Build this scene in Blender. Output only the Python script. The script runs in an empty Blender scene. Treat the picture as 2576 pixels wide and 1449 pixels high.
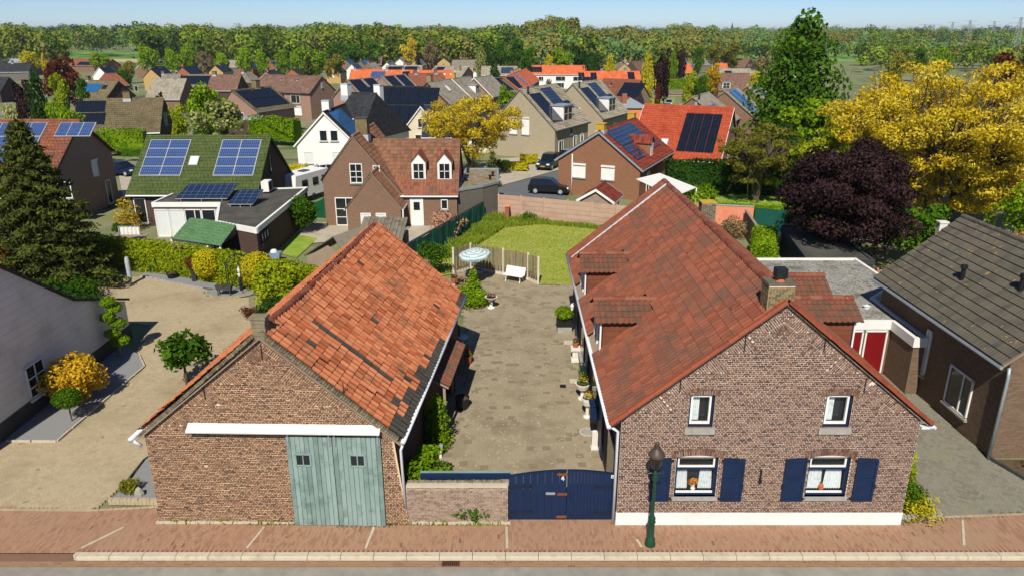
import bpy, bmesh, math, random
import numpy as np
from mathutils import Matrix, Vector
rng = np.random.default_rng(7); random.seed(7)
sc = bpy.context.scene
# ---------------------------------------------------------------- camera, sky, sun, exposure
CAMH, FPX, PITCH = 15.0, 1850.0, math.atan((724.5 - 80.0) / 1850.0)
cam = bpy.data.objects.new('camera', bpy.data.cameras.new('camera'))
sc.collection.objects.link(cam); sc.camera = cam
cam.location = (0, 0, CAMH); cam.rotation_euler = (math.pi / 2 - PITCH, 0, 0)
cam.data.sensor_width = 36; cam.data.lens = 36 * FPX / 2576; cam.data.sensor_fit = 'HORIZONTAL'
cam.data.clip_start = 0.5; cam.data.clip_end = 30000
SUN_AZ, SUN_EL = math.radians(8.5), math.radians(46)      # azimuth the light travels to, from +Y towards +X
wd = bpy.data.worlds.new('World'); sc.world = wd; wd.use_nodes = True
_nt = wd.node_tree; _bg = _nt.nodes['Background']
_sky = _nt.nodes.new('ShaderNodeTexSky'); _sky.sky_type = 'NISHITA'; _sky.sun_disc = False
_sky.sun_elevation = SUN_EL; _sky.sun_rotation = SUN_AZ + math.pi; _sky.altitude = 0
_sky.air_density = 0.7; _sky.dust_density = 0.0; _sky.ozone_density = 8.0
_nt.links.new(_sky.outputs[0], _bg.inputs[0]); _bg.inputs[1].default_value = 0.08
sun = bpy.data.objects.new('sun', bpy.data.lights.new('sun', 'SUN')); sc.collection.objects.link(sun)
sun.data.energy = 4.6; sun.data.angle = math.radians(0.53); sun.data.color = (1.0, 0.94, 0.84)
sun.location = (-5, -30, 60)
_L = Vector((math.sin(SUN_AZ) * math.cos(SUN_EL), math.cos(SUN_AZ) * math.cos(SUN_EL), -math.sin(SUN_EL)))
sun.rotation_euler = _L.to_track_quat('-Z', 'Y').to_euler()
sc.view_settings.view_transform = 'Standard'; sc.view_settings.look = 'None'
sc.view_settings.exposure = 0.3; sc.view_settings.gamma = 1.0
sc.render.engine = 'CYCLES'; sc.cycles.use_denoising = True
sc.cycles.max_bounces = 5; sc.cycles.diffuse_bounces = 2; sc.cycles.glossy_bounces = 2; sc.cycles.transmission_bounces = 3
sc.cycles.transparent_max_bounces = 8; sc.cycles.caustics_reflective = False; sc.cycles.caustics_refractive = False

# ---------------------------------------------------------------- survey: sight lines of the photograph to ground points
_s, _c = math.sin(PITCH), math.cos(PITCH)
def ray(x, y):
    a = (x - 1288) / FPX; b = (724.5 - y) / FPX
    return a, _c + b * _s, -_s + b * _c
def gz(Y): return -0.027 * (min(max(Y, 78.0), 330.0) - 78.0)          # the village lies on a gentle fall
def pt(x, y, zr=0.0):                                                 # ground point plus height zr
    r = ray(x, y); z = zr
    for _ in range(30):
        t = (z - CAMH) / r[2]; z = 0.5 * z + 0.5 * (gz(r[1] * t) + zr)
    return Vector((r[0] * t, r[1] * t, z))
def atY(x, y, Y):                                                     # X and z of a sight line at depth Y
    r = ray(x, y); t = Y / r[1]; return r[0] * t, CAMH + r[2] * t

# ---------------------------------------------------------------- materials
MATS = {}
def lin(c):
    if isinstance(c, str):
        c = [int(c[i:i + 2], 16) / 255 for i in (0, 2, 4)]
        c = [v / 12.92 if v <= .04045 else ((v + .055) / 1.055) ** 2.4 for v in c]
    return (*c[:3], 1.0)
class N:
    def __init__(s, name):
        s.m = bpy.data.materials.new(name); s.m.use_nodes = True; s.t = s.m.node_tree
        s.b = s.t.nodes['Principled BSDF']; s.out = s.t.nodes['Material Output']; MATS[name] = s.m
    def n(s, typ, **k):
        o = s.t.nodes.new('ShaderNode' + typ)
        for a, v in k.items():
            if a.startswith('i_'): o.inputs[a[2:].replace('_', ' ')].default_value = v
            else: setattr(o, a, v)
        return o
    def l(s, a, b): s.t.links.new(a, b)
    def math(s, op, a, b=None, c=None):
        o = s.n('Math', operation=op)
        for i, v in enumerate((a, b, c)):
            if v is None: continue
            if isinstance(v, (int, float)): o.inputs[i].default_value = v
            else: s.l(v, o.inputs[i])
        return o.outputs[0]
    def noise(s, scale, detail=3, rough=.55, vec=None):
        o = s.n('TexNoise'); o.inputs['Scale'].default_value = scale; o.inputs['Detail'].default_value = detail; o.inputs['Roughness'].default_value = rough
        s.l(vec or s.pos(), o.inputs['Vector']); return o.outputs['Fac']
    def pos(s):
        if not hasattr(s, '_g'): s._g = s.n('NewGeometry')
        return s._g.outputs['Position']
    def uv(s):
        if not hasattr(s, '_u'): s._u = s.n('UVMap', uv_map='UVMap')
        return s._u.outputs[0]
    def rnd(s):
        a = s.n('Attribute', attribute_name='rnd'); o = s.n('ObjectInfo')
        return s.math('FRACT', s.math('ADD', a.outputs['Fac'], o.outputs['Random']))
    def ramp(s, fac, cols, pos=None, interp='LINEAR'):
        r = s.n('ValToRGB'); e = r.color_ramp.elements; r.color_ramp.interpolation = interp
        while len(e) < len(cols): e.new(0.5)
        for i, c in enumerate(cols):
            e[i].position = pos[i] if pos else i / max(1, len(cols) - 1); e[i].color = lin(c)
        s.l(fac, r.inputs[0]); return r.outputs[0]
    def mix(s, fac, a, b, mode='MIX'):
        o = s.n('MixRGB', blend_type=mode)
        for i, v in ((0, fac), (1, a), (2, b)):
            if isinstance(v, (int, float)): o.inputs[i].default_value = v
            elif isinstance(v, (str, tuple)): o.inputs[i].default_value = lin(v)
            else: s.l(v, o.inputs[i])
        return o.outputs[0]
    def bump(s, h, strength=.4, dist=.02):
        o = s.n('Bump'); o.inputs['Strength'].default_value = strength; o.inputs['Distance'].default_value = dist
        s.l(h, o.inputs['Height']); s.l(o.outputs[0], s.b.inputs['Normal'])
    def fin(s, col, rough=.85, spec=.25, metal=0):
        if isinstance(col, (str, tuple)): s.b.inputs['Base Color'].default_value = lin(col)
        else: s.l(col, s.b.inputs['Base Color'])
        s.b.inputs['Roughness'].default_value = rough; s.b.inputs['Specular IOR Level'].default_value = spec; s.b.inputs['Metallic'].default_value = metal
        return s.m
def plain(name, cols, rough=.85, ns=2.0, rw=0.0, spec=.25, bump=0, bs=60, metal=0, dirt=None, dn=(.5, .72), ds=.8):
    """cols blended by world noise and, with weight rw, by the random number of the piece"""
    k = N(name); f = k.noise(ns, 4)
    f = k.math('MULTIPLY_ADD', k.math('SUBTRACT', f, .5), 1.9, .5)
    if rw: f = k.math('ADD', k.math('MULTIPLY', f, 1 - rw), k.math('MULTIPLY', k.rnd(), rw))
    c = k.ramp(f, cols) if len(cols) > 1 else cols[0]
    if dirt:
        d = k.noise(ds, 6, .65); d = k.ramp(d, ['000000', 'ffffff'], list(dn)); c = k.mix(d, c, dirt)
    if bump: k.bump(k.noise(bs, 3), bump, .02)
    return k.fin(c, rough, spec, metal)
def brickwall(name, c1, c2, mortar, bw=.22, bh=.075, rough=.9, ms=.012, dirt=None):
    k = N(name); b = k.n('TexBrick', offset=.5); b.inputs['Scale'].default_value = 1
    b.inputs['Color1'].default_value = lin(c1); b.inputs['Color2'].default_value = lin(c2); b.inputs['Mortar'].default_value = lin(mortar)
    b.inputs['Mortar Size'].default_value = ms; b.inputs['Brick Width'].default_value = bw; b.inputs['Row Height'].default_value = bh
    b.inputs['Bias'].default_value = 0
    k.l(k.uv(), b.inputs['Vector']); c = b.outputs['Color']
    c = k.mix(k.math('MULTIPLY', k.noise(.7, 5), .55), c, dirt or c2); c = k.mix(.35, c, k.ramp(k.noise(9, 2), ['555555', 'ffffff']), 'MULTIPLY')
    k.bump(k.math('SUBTRACT', 1, b.outputs['Fac']), .5, .01)
    return k.fin(c, rough, .2)
def tileroof(name, cols, tw=.26, th=.33, rough=.75, dirt=None, dn=(.5, .75), ds=.5, amp=1.0, spec=.3):
    """colour per tile and fine relief for roofs too far away to part the tiles"""
    k = N(name); sx = k.n('SeparateXYZ'); k.l(k.uv(), sx.inputs[0])
    u = k.math('DIVIDE', sx.outputs[0], tw); v = k.math('DIVIDE', sx.outputs[1], th)
    cb = k.n('CombineXYZ'); k.l(k.math('FLOOR', u), cb.inputs[0]); k.l(k.math('FLOOR', v), cb.inputs[1])
    wn = k.n('TexWhiteNoise', noise_dimensions='2D'); k.l(cb.outputs[0], wn.inputs['Vector'])
    f = k.math('ADD', k.math('MULTIPLY', wn.outputs[0], .55), k.math('MULTIPLY', k.noise(1.2, 4), .5))
    c = k.ramp(f, cols, [.2 + .6 * i / max(1, len(cols) - 1) for i in range(len(cols))])
    if dirt: c = k.mix(k.ramp(k.noise(ds, 6, .68), ['000000', 'ffffff'], list(dn)), c, dirt)
    hu = k.math('ABSOLUTE', k.math('SINE', k.math('MULTIPLY', u, math.pi)))
    hv = k.math('SUBTRACT', 1, k.math('FRACT', v))
    k.bump(k.math('ADD', hu, k.math('MULTIPLY', hv, .7)), .9 * amp, .05)
    return k.fin(c, rough, spec)
def leafmat(name, cols, trans=.3, rw=.75, ns=.6):
    k = N(name); k.t.nodes.remove(k.b)
    f = k.math('ADD', k.math('MULTIPLY', k.math('MULTIPLY_ADD', k.math('SUBTRACT', k.noise(ns, 3), .5), 2, .5), 1 - rw), k.math('MULTIPLY', k.rnd(), rw))
    c = k.ramp(f, cols)
    d = k.n('BsdfDiffuse'); t = k.n('BsdfTranslucent'); mx = k.n('MixShader')
    k.l(c, d.inputs[0]); k.l(c, t.inputs[0]); mx.inputs[0].default_value = trans
    k.l(d.outputs[0], mx.inputs[1]); k.l(t.outputs[0], mx.inputs[2]); k.l(mx.outputs[0], k.out.inputs[0])
    return k.m
def panelmat(name, col, line, nx=6, ny=10, rough=.12, lw=.03):
    k = N(name); sx = k.n('SeparateXYZ'); k.l(k.uv(), sx.inputs[0])
    def g(o, n): return k.math('LESS_THAN', k.math('FRACT', k.math('MULTIPLY', o, n)), lw * 3)
    f = k.math('MAXIMUM', g(sx.outputs[0], nx), g(sx.outputs[1], ny))
    c = k.mix(k.noise(1.5, 3), col[0], col[1]); c = k.mix(k.math('MULTIPLY', f, .8), c, line)
    return k.fin(c, rough, .5)

# ---------------------------------------------------------------- mesh building
def newmesh(name, V, F, rnd=None, smooth=False, uv=True):
    """V (n,3) array, F (m,4) or (m,3) array; box UVs in metres; one random number per face"""
    V = np.asarray(V, np.float32); F = np.asarray(F, np.int32); me = bpy.data.meshes.new(name)
    m, q = F.shape
    me.vertices.add(len(V)); me.vertices.foreach_set('co', V.ravel())
    me.loops.add(m * q); me.loops.foreach_set('vertex_index', F.ravel())
    me.polygons.add(m); me.polygons.foreach_set('loop_start', np.arange(0, m * q, q, dtype=np.int32))
    me.polygons.foreach_set('use_smooth', np.full(m, bool(smooth)))
    me.update(calc_edges=True)
    if uv: box_uv(me)
    if rnd is not None:
        a = me.attributes.new('rnd', 'FLOAT', 'FACE'); a.data.foreach_set('value', np.asarray(rnd, np.float32))
    return me
def box_uv(me):
    n = len(me.polygons); nor = np.empty(n * 3, np.float32); me.polygons.foreach_get('normal', nor); nor = nor.reshape(-1, 3)
    tot = np.empty(n, np.int32); me.polygons.foreach_get('loop_total', tot)
    vi = np.empty(len(me.loops), np.int32); me.loops.foreach_get('vertex_index', vi)
    co = np.empty(len(me.vertices) * 3, np.float32); me.vertices.foreach_get('co', co); co = co.reshape(-1, 3)[vi]
    u = np.stack([-nor[:, 1], nor[:, 0], np.zeros(n)], 1); ln = np.linalg.norm(u, axis=1); flat = ln < .05
    u[flat] = (1, 0, 0); ln[flat] = 1; u /= ln[:, None]; v = np.cross(nor, u)
    u = np.repeat(u, tot, 0); v = np.repeat(v, tot, 0)
    me.uv_layers.new(name='UVMap').data.foreach_set('uv', np.stack([(co * u).sum(1), (co * v).sum(1)], 1).astype(np.float32).ravel())
def link(o): sc.collection.objects.link(o); return o
WM = {}                                                     # world matrix of every Empty and part
def reg(o, M): WM[o.name] = M; return o
def tag(o, label=None, cat=None, group=None, kind=None):
    for a, v in (('label', label), ('category', cat), ('group', group), ('kind', kind)):
        if v: o[a] = v
    return o
def T(name, label, cat, loc=(0, 0, 0), rz=0.0, group=None):
    o = link(bpy.data.objects.new(name, None)); o.location = loc; o.rotation_euler = (0, 0, rz); o.empty_display_size = .3
    reg(o, Matrix.Translation(loc) @ Matrix.Rotation(rz, 4, 'Z')); return tag(o, label, cat, group)
def put(name, me, mat, parent=None, label=None, cat=None, group=None, kind=None, loc=None, rz=0.0):
    if mat is not None and not len(me.materials): me.materials.append(MATS[mat] if isinstance(mat, str) else mat)
    o = link(bpy.data.objects.new(name, me))
    if parent is not None: o.parent = parent; reg(o, WM[parent.name])
    else: reg(o, Matrix.Identity(4))
    if loc is not None: o.location = loc; o.rotation_euler = (0, 0, rz)
    return tag(o, label, cat, group, kind)
class MB:
    """collects faces in world (or, with local=True at obj(), in the parent's) coordinates"""
    def __init__(s): s.v = []; s.f = []
    def add(s, V, F):
        b = len(s.v); s.v += [tuple(p) for p in V]; s.f += [tuple(i + b for i in f) for f in F]; return s
    def poly(s, *p): return s.add(p, [range(len(p))])
    def box(s, x0, y0, z0, x1, y1, z1):
        return s.add([(x, y, z) for z in (z0, z1) for y in (y0, y1) for x in (x0, x1)],
                     [(0, 2, 3, 1), (4, 5, 7, 6), (0, 1, 5, 4), (2, 6, 7, 3), (0, 4, 6, 2), (1, 3, 7, 5)])
    def ob(s, c, ax, sz):                                   # box about c with axes ax (3 vectors) and full sizes
        A = [Vector(a).normalized() * (d / 2) for a, d in zip(ax, sz)]; c = Vector(c)
        P = [c + A[0] * i + A[1] * j + A[2] * k for k in (-1, 1) for j in (-1, 1) for i in (-1, 1)]
        return s.add(P, [(0, 2, 3, 1), (4, 5, 7, 6), (0, 1, 5, 4), (2, 6, 7, 3), (0, 4, 6, 2), (1, 3, 7, 5)])
    def bar(s, a, b, w, h=None, up=(0, 0, 1)):              # square bar from a to b
        a, b = Vector(a), Vector(b); d = b - a; u = Vector(up)
        if abs(d.normalized().dot(u)) > .98: u = Vector((0, 1, 0))
        x = d.cross(u).normalized(); y = x.cross(d).normalized()
        return s.ob((a + b) / 2, (x, d, y), (w, d.length, h or w))
    def prism(s, P, d):                                     # polygon P swept by d
        P = [Vector(p) for p in P]; d = Vector(d); n = len(P)
        return s.add(P + [p + d for p in P], [list(range(n))[::-1], list(range(n, 2 * n))] + [(i, (i + 1) % n, n + (i + 1) % n, n + i) for i in range(n)])
    def tube(s, P, R, n=8, cap=True):
        P = [Vector(p) for p in P]; R = R if hasattr(R, '__len__') else [R] * len(P); V = []; up = Vector((0, 0, 1)); x = None
        for i, p in enumerate(P):
            d = (P[min(i + 1, len(P) - 1)] - P[max(i - 1, 0)]).normalized()
            if x is None: x = d.cross(Vector((0, 1, 0)) if abs(d.z) > .9 else up).normalized()
            x = (x - d * x.dot(d)).normalized(); y = d.cross(x)
            V += [p + (x * math.cos(2 * math.pi * k / n) + y * math.sin(2 * math.pi * k / n)) * R[i] for k in range(n)]
        F = [(i * n + k, i * n + (k + 1) % n, (i + 1) * n + (k + 1) % n, (i + 1) * n + k) for i in range(len(P) - 1) for k in range(n)]
        if cap: F += [list(range(n))[::-1], list(range((len(P) - 1) * n, len(P) * n))]
        return s.add(V, F)
    def lathe(s, prof, c=(0, 0, 0), n=16, sx=1, sy=1):
        V = [(c[0] + r * sx * math.cos(2 * math.pi * k / n), c[1] + r * sy * math.sin(2 * math.pi * k / n), c[2] + z) for r, z in prof for k in range(n)]
        F = [(i * n + k, i * n + (k + 1) % n, (i + 1) * n + (k + 1) % n, (i + 1) * n + k) for i in range(len(prof) - 1) for k in range(n)]
        F += [list(range(n))[::-1], list(range((len(prof) - 1) * n, len(prof) * n))]
        return s.add(V, F)
    def mesh(s, name, inv=None, smooth=False, rnd=None):
        me = bpy.data.meshes.new(name); V = [inv @ Vector(p) for p in s.v] if inv else s.v
        me.from_pydata(V, [], s.f); me.update(); box_uv(me)
        if smooth: me.polygons.foreach_set('use_smooth', np.ones(len(me.polygons), bool))
        if rnd is not None:
            a = me.attributes.new('rnd', 'FLOAT', 'FACE'); a.data.foreach_set('value', np.asarray(rnd, np.float32))
        return me
    def obj(s, name, mat, parent=None, local=False, smooth=False, base=None, rnd=None, **k):
        if parent is not None: return put(name, s.mesh(name, None if local else WM[parent.name].inverted(), smooth, rnd), mat, parent, **k)
        if base is None:
            a = np.array(s.v); base = ((a[:, 0].min() + a[:, 0].max()) / 2, (a[:, 1].min() + a[:, 1].max()) / 2, a[:, 2].min())
        M = Matrix.Translation(base); o = put(name, s.mesh(name, M.inverted(), smooth, rnd), mat, None, **k); o.location = base; reg(o, M); return o
# template of a five-faced block (no underside/back): x,y in [-.5,.5], z in [-1,0] with the face at z=0
BLOCK = (np.array([(-.5, -.5, 0), (.5, -.5, 0), (.5, .5, 0), (-.5, .5, 0), (-.5, -.5, -1), (.5, -.5, -1), (.5, .5, -1), (-.5, .5, -1)], float),
         np.array([(0, 1, 2, 3), (0, 4, 5, 1), (1, 5, 6, 2), (2, 6, 7, 3), (3, 7, 4, 0)]))
CAMP = np.array([0, 0, CAMH])
TPL = {}
def pieces(parent, name, tpl, mat, Ms, stuff=None, limit=300, smooth=False, key=None):
    """Ms: list of world 4x4 (columns may be scaled). The nearest `limit` become objects that share one mesh, the rest one part."""
    if not len(Ms): return
    Ms = np.array(Ms, float); V, F = tpl
    d = np.linalg.norm(Ms[:, :3, 3] - CAMP, axis=1) if key is None else np.asarray(key)
    o = np.argsort(d); near, rest = o[:limit], o[limit:]
    kk = (id(V), mat)
    if kk not in TPL:
        me = newmesh(name, V, F, smooth=smooth); me.materials.append(MATS[mat]); TPL[kk] = me
    me = TPL[kk]; inv = WM[parent.name].inverted()
    for i in near:
        b = link(bpy.data.objects.new(name, me)); b.parent = parent; b.matrix_basis = inv @ Matrix(Ms[i].tolist())
    if len(rest):
        A = np.array(inv) @ Ms[rest]; n = len(V)
        W = np.einsum('mij,nj->mni', A[:, :3, :3], V) + A[:, None, :3, 3]
        FF = (F[None] + (np.arange(len(rest)) * n)[:, None, None]).reshape(-1, F.shape[1])
        r = np.repeat(rng.random(len(rest)), len(F))
        put(stuff or name + '_field', newmesh(stuff or name, W.reshape(-1, 3), FF, r, smooth), mat, parent, kind='stuff')
def frame(U, V, Nn, p, s=(1, 1, 1)):
    m = np.eye(4); m[:3, 0] = np.array(U) * s[0]; m[:3, 1] = np.array(V) * s[1]; m[:3, 2] = np.array(Nn) * s[2]; m[:3, 3] = p; return m
def unit(v): v = np.array(v, float); return v / np.linalg.norm(v)
# ---------------------------------------------------------------- material list
plain('house_brick', ['463530', '5d453c', '6d5143', '795c4b', '856857', '523e38'], .9, 5, .8, bump=.3, bs=90, dirt='9a8476', dn=(.74, .86), ds=1.3)
plain('house_mortar', ['c6b8a6', 'd6c9b8', 'ddd2c4'], .95, 6)
plain('barn_brick', ['4a3729', '60473a', '705543', '7b5e4a', '86614a', '544134'], .92, 3, .75, bump=.35, bs=90, dirt='9c6440', dn=(.68, .78), ds=1.6)
plain('barn_mortar', ['cfae88', 'dcbd98', 'bd9d7a'], .95, 4)
plain('garden_brick', ['6f5c4f', '8c7766', '9d8877', '7a6556'], .92, 3, .75, bump=.3, bs=90, dirt='5b5047', dn=(.6, .75))
plain('garden_mortar', ['b5a48f', 'c5b6a2'], .95, 4)
plain('moss_brick', ['4b4538', '6a6150', '857a63', '3e3b30'], .95, 5, .7, dirt='8f7f3a', dn=(.62, .7), ds=3)
plain('stack_brick', ['5e5238', '7e6e4a', '93805a', '4a4331'], .95, 4, .8, dirt='a98a3c', dn=(.62, .75), ds=2)
plain('barn_tile', ['9a5636', 'ad6340', 'b66d47', 'bf7a54', '96502f', 'b4683f'], .9, 1.4, .7, bump=.25, bs=50, dirt='6d4d3a', dn=(.52, .74), ds=1.1)
plain('barn_tile_black', ['34312d', '46423c', '2a2826'], .8, 3, .6)
plain('house_tile', ['7d432e', '8c4e36', '723d29', '985c40'], .75, 1.2, .5, spec=.3, bump=.2, bs=50, dirt='5c4538', dn=(.42, .7), ds=.9)
plain('dormer_tile', ['6f4433', '7d4e3a', '623d2e'], .82, 2, .6, dirt='584a3c', dn=(.42, .66), ds=2.2)
plain('verge_tile', ['7a3820', '8a4426', '6c301c'], .65, 3, .6, spec=.35)
plain('ridge_tile', ['6a3524', '7d4530', '8a5a46'], .7, 3, .6, dirt='b09a8a', dn=(.6, .72), ds=5)
plain('grey_tile', ['45413a', '545046', '615b4e', '4d483f'], .92, 1.5, .5, dirt='a8853c', dn=(.63, .67), ds=3.2)
plain('brown_tile', ['76523d', '866048', '6b4a38', '906b4d'], .85, 1.3, .6, dirt='5e4c3c', dn=(.55, .75), ds=1)
plain('old_slate', ['6c6455', '7d7463', '8b8170'], .95, 1.5, .5, dirt='4d4a3c', dn=(.5, .7), ds=1.5)
plain('white_paint', ['dcdad2', 'e6e4de'], .6, 2)
plain('white_plaster', ['d9d6cf', 'e4e2dc'], .85, 1.5, dirt='c8c2b4', dn=(.55, .85))
plain('grey_plaster', ['c9c9c5', 'd6d6d2'], .85, .6, dirt='a9aaa6', dn=(.5, .85))
plain('dark_plinth', ['3b3c3d', '4a4a4a'], .9, 2)
plain('blue_paint', ['081b36', '0b2445', '09203e'], .55, 2, dirt='2a4262', dn=(.66, .8), ds=3, spec=.4)
plain('green_board', ['71867f', '7f948c', '8c9f98', '6b8078', '97a8a2'], .88, 1.0, .55, bump=.2, bs=40, dirt='61766c', dn=(.5, .75), ds=2)
plain('sill_stone', ['8b877e', '9b978e', 'a6a298'], .9, 5, bump=.2)
plain('iron', ['17171a', '232326'], .6, 5, spec=.4)
plain('rust', ['6b3a1e', '7f4a28', '54301c'], .9, 9)
plain('zinc', ['8d979c', 'a3adb1', '9aa4a8'], .45, 3, metal=.4)
plain('white_zinc', ['c9cdd0', 'd9dcde'], .5, 3)
plain('lead', ['9da3a8', 'b5babd'], .6, 4)
plain('asphalt', ['827c72', '8c867b', '958f84'], .95, 3, bump=.25, bs=120, dirt='a29a8d', dn=(.5, .8), ds=.7)
plain('street_asphalt', ['5c5d5f', '686a6c'], .95, 1, bump=.2)
plain('gutter_brick', ['8a6a50', '96775c', '7e6048'], .95, 3, .5)
plain('walk_brick', ['94705a', '9c785f', 'a38066', '8e6a54', 'a8876d'], .92, .9, .5, bump=.15, bs=90, dirt='a08468', dn=(.5, .8), ds=.5)
plain('walk_bed', ['80634e', '755a47'], .95, 3)
plain('kerb_stone', ['b0a48d', 'bfb39c', 'a89b84'], .92, 4, bump=.2, dirt='958a74', dn=(.55, .8))
plain('drive_brick', ['9a8b6e', 'a59576', 'ae9e80', '9f8f72'], .93, .7, .45, bump=.2, bs=90, dirt='86795c', dn=(.5, .78), ds=.35)
plain('drive_bed', ['83775c', '8d8166'], .95, 3)
plain('right_brick', ['6c685a', '7b7666', '848070', '747060'], .93, .8, .5, dirt='858064', dn=(.55, .8), ds=.4)
plain('right_bed', ['67624c', '6f6a56'], .95, 3)
plain('yard_stone', ['8c7f66', '93876e', '9a8d74', '8f826a', '958a72'], .95, .8, .22, bump=.35, bs=40, dirt='776c55', dn=(.46, .74), ds=.6)
plain('yard_bed', ['7a6f58', '847962'], .95, 2)
plain('chip_stone', ['a2977f', 'b0a58e', '978c74'], .95, 5, .6)
plain('gravel', ['6a6a69', '7d7d7c', '8d8d8c', '5c5c5b'], .95, 40, 0, bump=.6, bs=60)
plain('roof_gravel', ['3d3a34', '6f6c63', 'a5a198', '504d45', 'b5b1a8'], .95, 6, 0, bump=.9, bs=14, dirt='5f5c49', dn=(.5, .7))
plain('bitumen', ['3d3b37', '4a4843', '55524b'], .9, .6, dirt='6a6250', dn=(.5, .8))
plain('moss_roof', ['5c4f36', '76664a', '8c7a58', '6a6a38'], .98, 2, 0, bump=.6, bs=20, dirt='8f8a80', dn=(.5, .6), ds=3)
plain('soil', ['4a3c2c', '5c4b37', '3e3426'], .98, 3)
plain('glass', ['0f1418', '1a2126'], .06, .3, spec=.6)
plain('window_dark', ['1a1f22', '262c2f'], .1, .3, spec=.5)
plain('blind', ['c8ccca', 'd6d8d4'], .7, 1)
plain('curtain', ['c9d2d2', 'dfe6e5', 'b4bfc0'], .9, 6)
plain('green_net', ['0e4436', '135041', '0b382d'], .8, 1, dirt='1c5a48', dn=(.5, .8))
plain('green_paint', ['0e4a2c', '125634'], .6, 2)
plain('lamp_green', ['0b3a26', '0f4630'], .4, 3, spec=.5)
plain('bronze', ['4a4038', '5b5046'], .5, 3, metal=.3)
plain('fence_wood', ['7b6c58', '8d7e69', '6c5f4e', '998a75'], .92, 2, .7, bump=.2)
plain('old_wood', ['8b7a68', '9a8874', '7c6b5a'], .92, 2, .6)
plain('post_concrete', ['c2b8a5', 'd0c7b5'], .92, 4)
plain('shingle_brown', ['6e3f2b', '7a4832', '653825'], .85, 2, .5)
plain('pink_concrete', ['a88a75', 'b79a85', 'a07f6b'], .95, 1, .5, bump=.5, bs=25)
plain('salmon', ['d08062', 'dc8f70'], .9, 1, dirt='c07055', dn=(.5, .8))
plain('orange_wall', ['c97a4a', 'd88a58'], .9, 1)
plain('cream_wall', ['cfc2a6', 'd9cdb3'], .9, 1, dirt='bfb295', dn=(.5, .8))
plain('white_wall', ['e0ded8', 'e9e7e2'], .85, .6, dirt='d2cfc6', dn=(.55, .85))
plain('black_plastic', ['18191b', '242628'], .5, 4)
plain('stone_white', ['cfcac0', 'ded9cf'], .85, 5)
plain('terracotta', ['a85a36', 'b96a42'], .85, 4)
plain('red_panel', ['6f0b10', '7b0d13'], .45, 2, spec=.4)
plain('lichen', ['a98426', 'bd9a3a', '8c7636'], .95, 5)
plain('trunk', ['4a4034', '5c5142', '6b6052'], .95, 4, bump=.4, bs=20)
plain('pale_trunk', ['6e6455', '857a69'], .95, 4, bump=.4, bs=20)
plain('grass', ['5d7a1c', '74902a', '879f38', '6b8424'], .95, .9, 0, bump=.6, bs=25, dirt='9a9a4a', dn=(.5, .75), ds=.5)
plain('mown_grass', ['7d8a2e', '8a9436', '969a42', '838f34'], .95, .55, 0, bump=.3, bs=20, dirt='9d9a4a', dn=(.42, .75), ds=.35)
plain('village_ground', ['55682c', '6f7a44', '7d7c5c', '4a5f24', '62762e'], .95, .12, 0, dirt='8a8470', dn=(.56, .66), ds=.09)
plain('field_green', ['5b7f33', '6b8d3d', '789a48'], .95, .02)
plain('field_pale', ['8a9a58', '9aa466'], .95, .02)
plain('field_tan', ['b09a70', 'bda882'], .95, .02)
plain('street_brick', ['9a7a64', 'a88a74'], .95, 1)
plain('lane', ['a79c88', 'b5ab98'], .95, .5, dirt='8f8672', dn=(.5, .8))
brickwall('brown_wall', '765644', '8c6a54', '8f7d6c', .22, .07)
brickwall('pink_wall', '8f6a58', 'a98270', 'ad9a8a', .22, .075)
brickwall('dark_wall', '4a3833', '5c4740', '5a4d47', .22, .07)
brickwall('bung_wall', '63503f', '8a6f58', '6d6254', .22, .07)
brickwall('cream_brick', 'a89a7e', 'b8aa8e', 'a79c86', .22, .07)
brickwall('red_wall', '9a5238', 'ab6244', '9d7a66', .22, .075)
brickwall('yellow_wall', 'c29a5c', 'cba768', 'b79c70', .22, .075)
brickwall('grey_wall', '6d655c', '7d756b', '746d64', .22, .075)
brickwall('solar_wall', '85583c', 'a06c4c', '8d7562', .22, .07)
tileroof('roof_black', ['1d1e20', '2a2b2d', '34353a'], dirt='45464a', dn=(.55, .8))
tileroof('roof_grey', ['6a6456', '7c7565', '8a8373'], dirt='585445', dn=(.5, .75))
tileroof('roof_beige', ['7f7766', '918876', '9e9583'], .3, .4, dirt='6a6455', dn=(.5, .75))
tileroof('roof_brown', ['5c4438', '6f5344', '7e6151'], dirt='8f7c68', dn=(.6, .7), ds=1.2)
tileroof('roof_redbrown', ['7d4a36', '90583f', '6c3e2e'], dirt='5c4a3c', dn=(.5, .75))
tileroof('roof_orange', ['b8552c', 'c9653a', 'd27346'], dirt='a04a28', dn=(.5, .75))
tileroof('roof_red', ['9c4026', 'aa4c2f', 'b45636'], .3, .34, dirt='8f3018', dn=(.5, .8))
tileroof('roof_green', ['3f4b22', '495528', '525e30'], .3, 1.4, dirt='3c4a1c', dn=(.5, .75))
tileroof('roof_sage', ['4a6b45', '567a50', '5f8459'], .3, .36, dirt='6a8a60', dn=(.55, .8), amp=.6)
tileroof('roof_olive', ['5b5138', '6b5f44', '786b4f'], .3, .36, dirt='4c4630', dn=(.5, .75))
tileroof('roof_redsolar', ['6f2d20', '843a29', '5f261c'], .3, .34)
tileroof('roof_blueblack', ['1f2832', '2b3744', '364454'], .3, .36, rough=.35, spec=.6)
panelmat('panel_blue', ('173163', '223f70'), '8c9cb8', 6, 6, .15)
panelmat('panel_dark', ('10141c', '161b25'), '2a3140', 3, 5, .12)
panelmat('panel_mid', ('1c2a42', '22324e'), '7d8898', 2, 2, .12, .012)
panelmat('panel_sky', ('1d4d78', '2a5f8e'), '3f6f98', 4, 2, .1)
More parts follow.
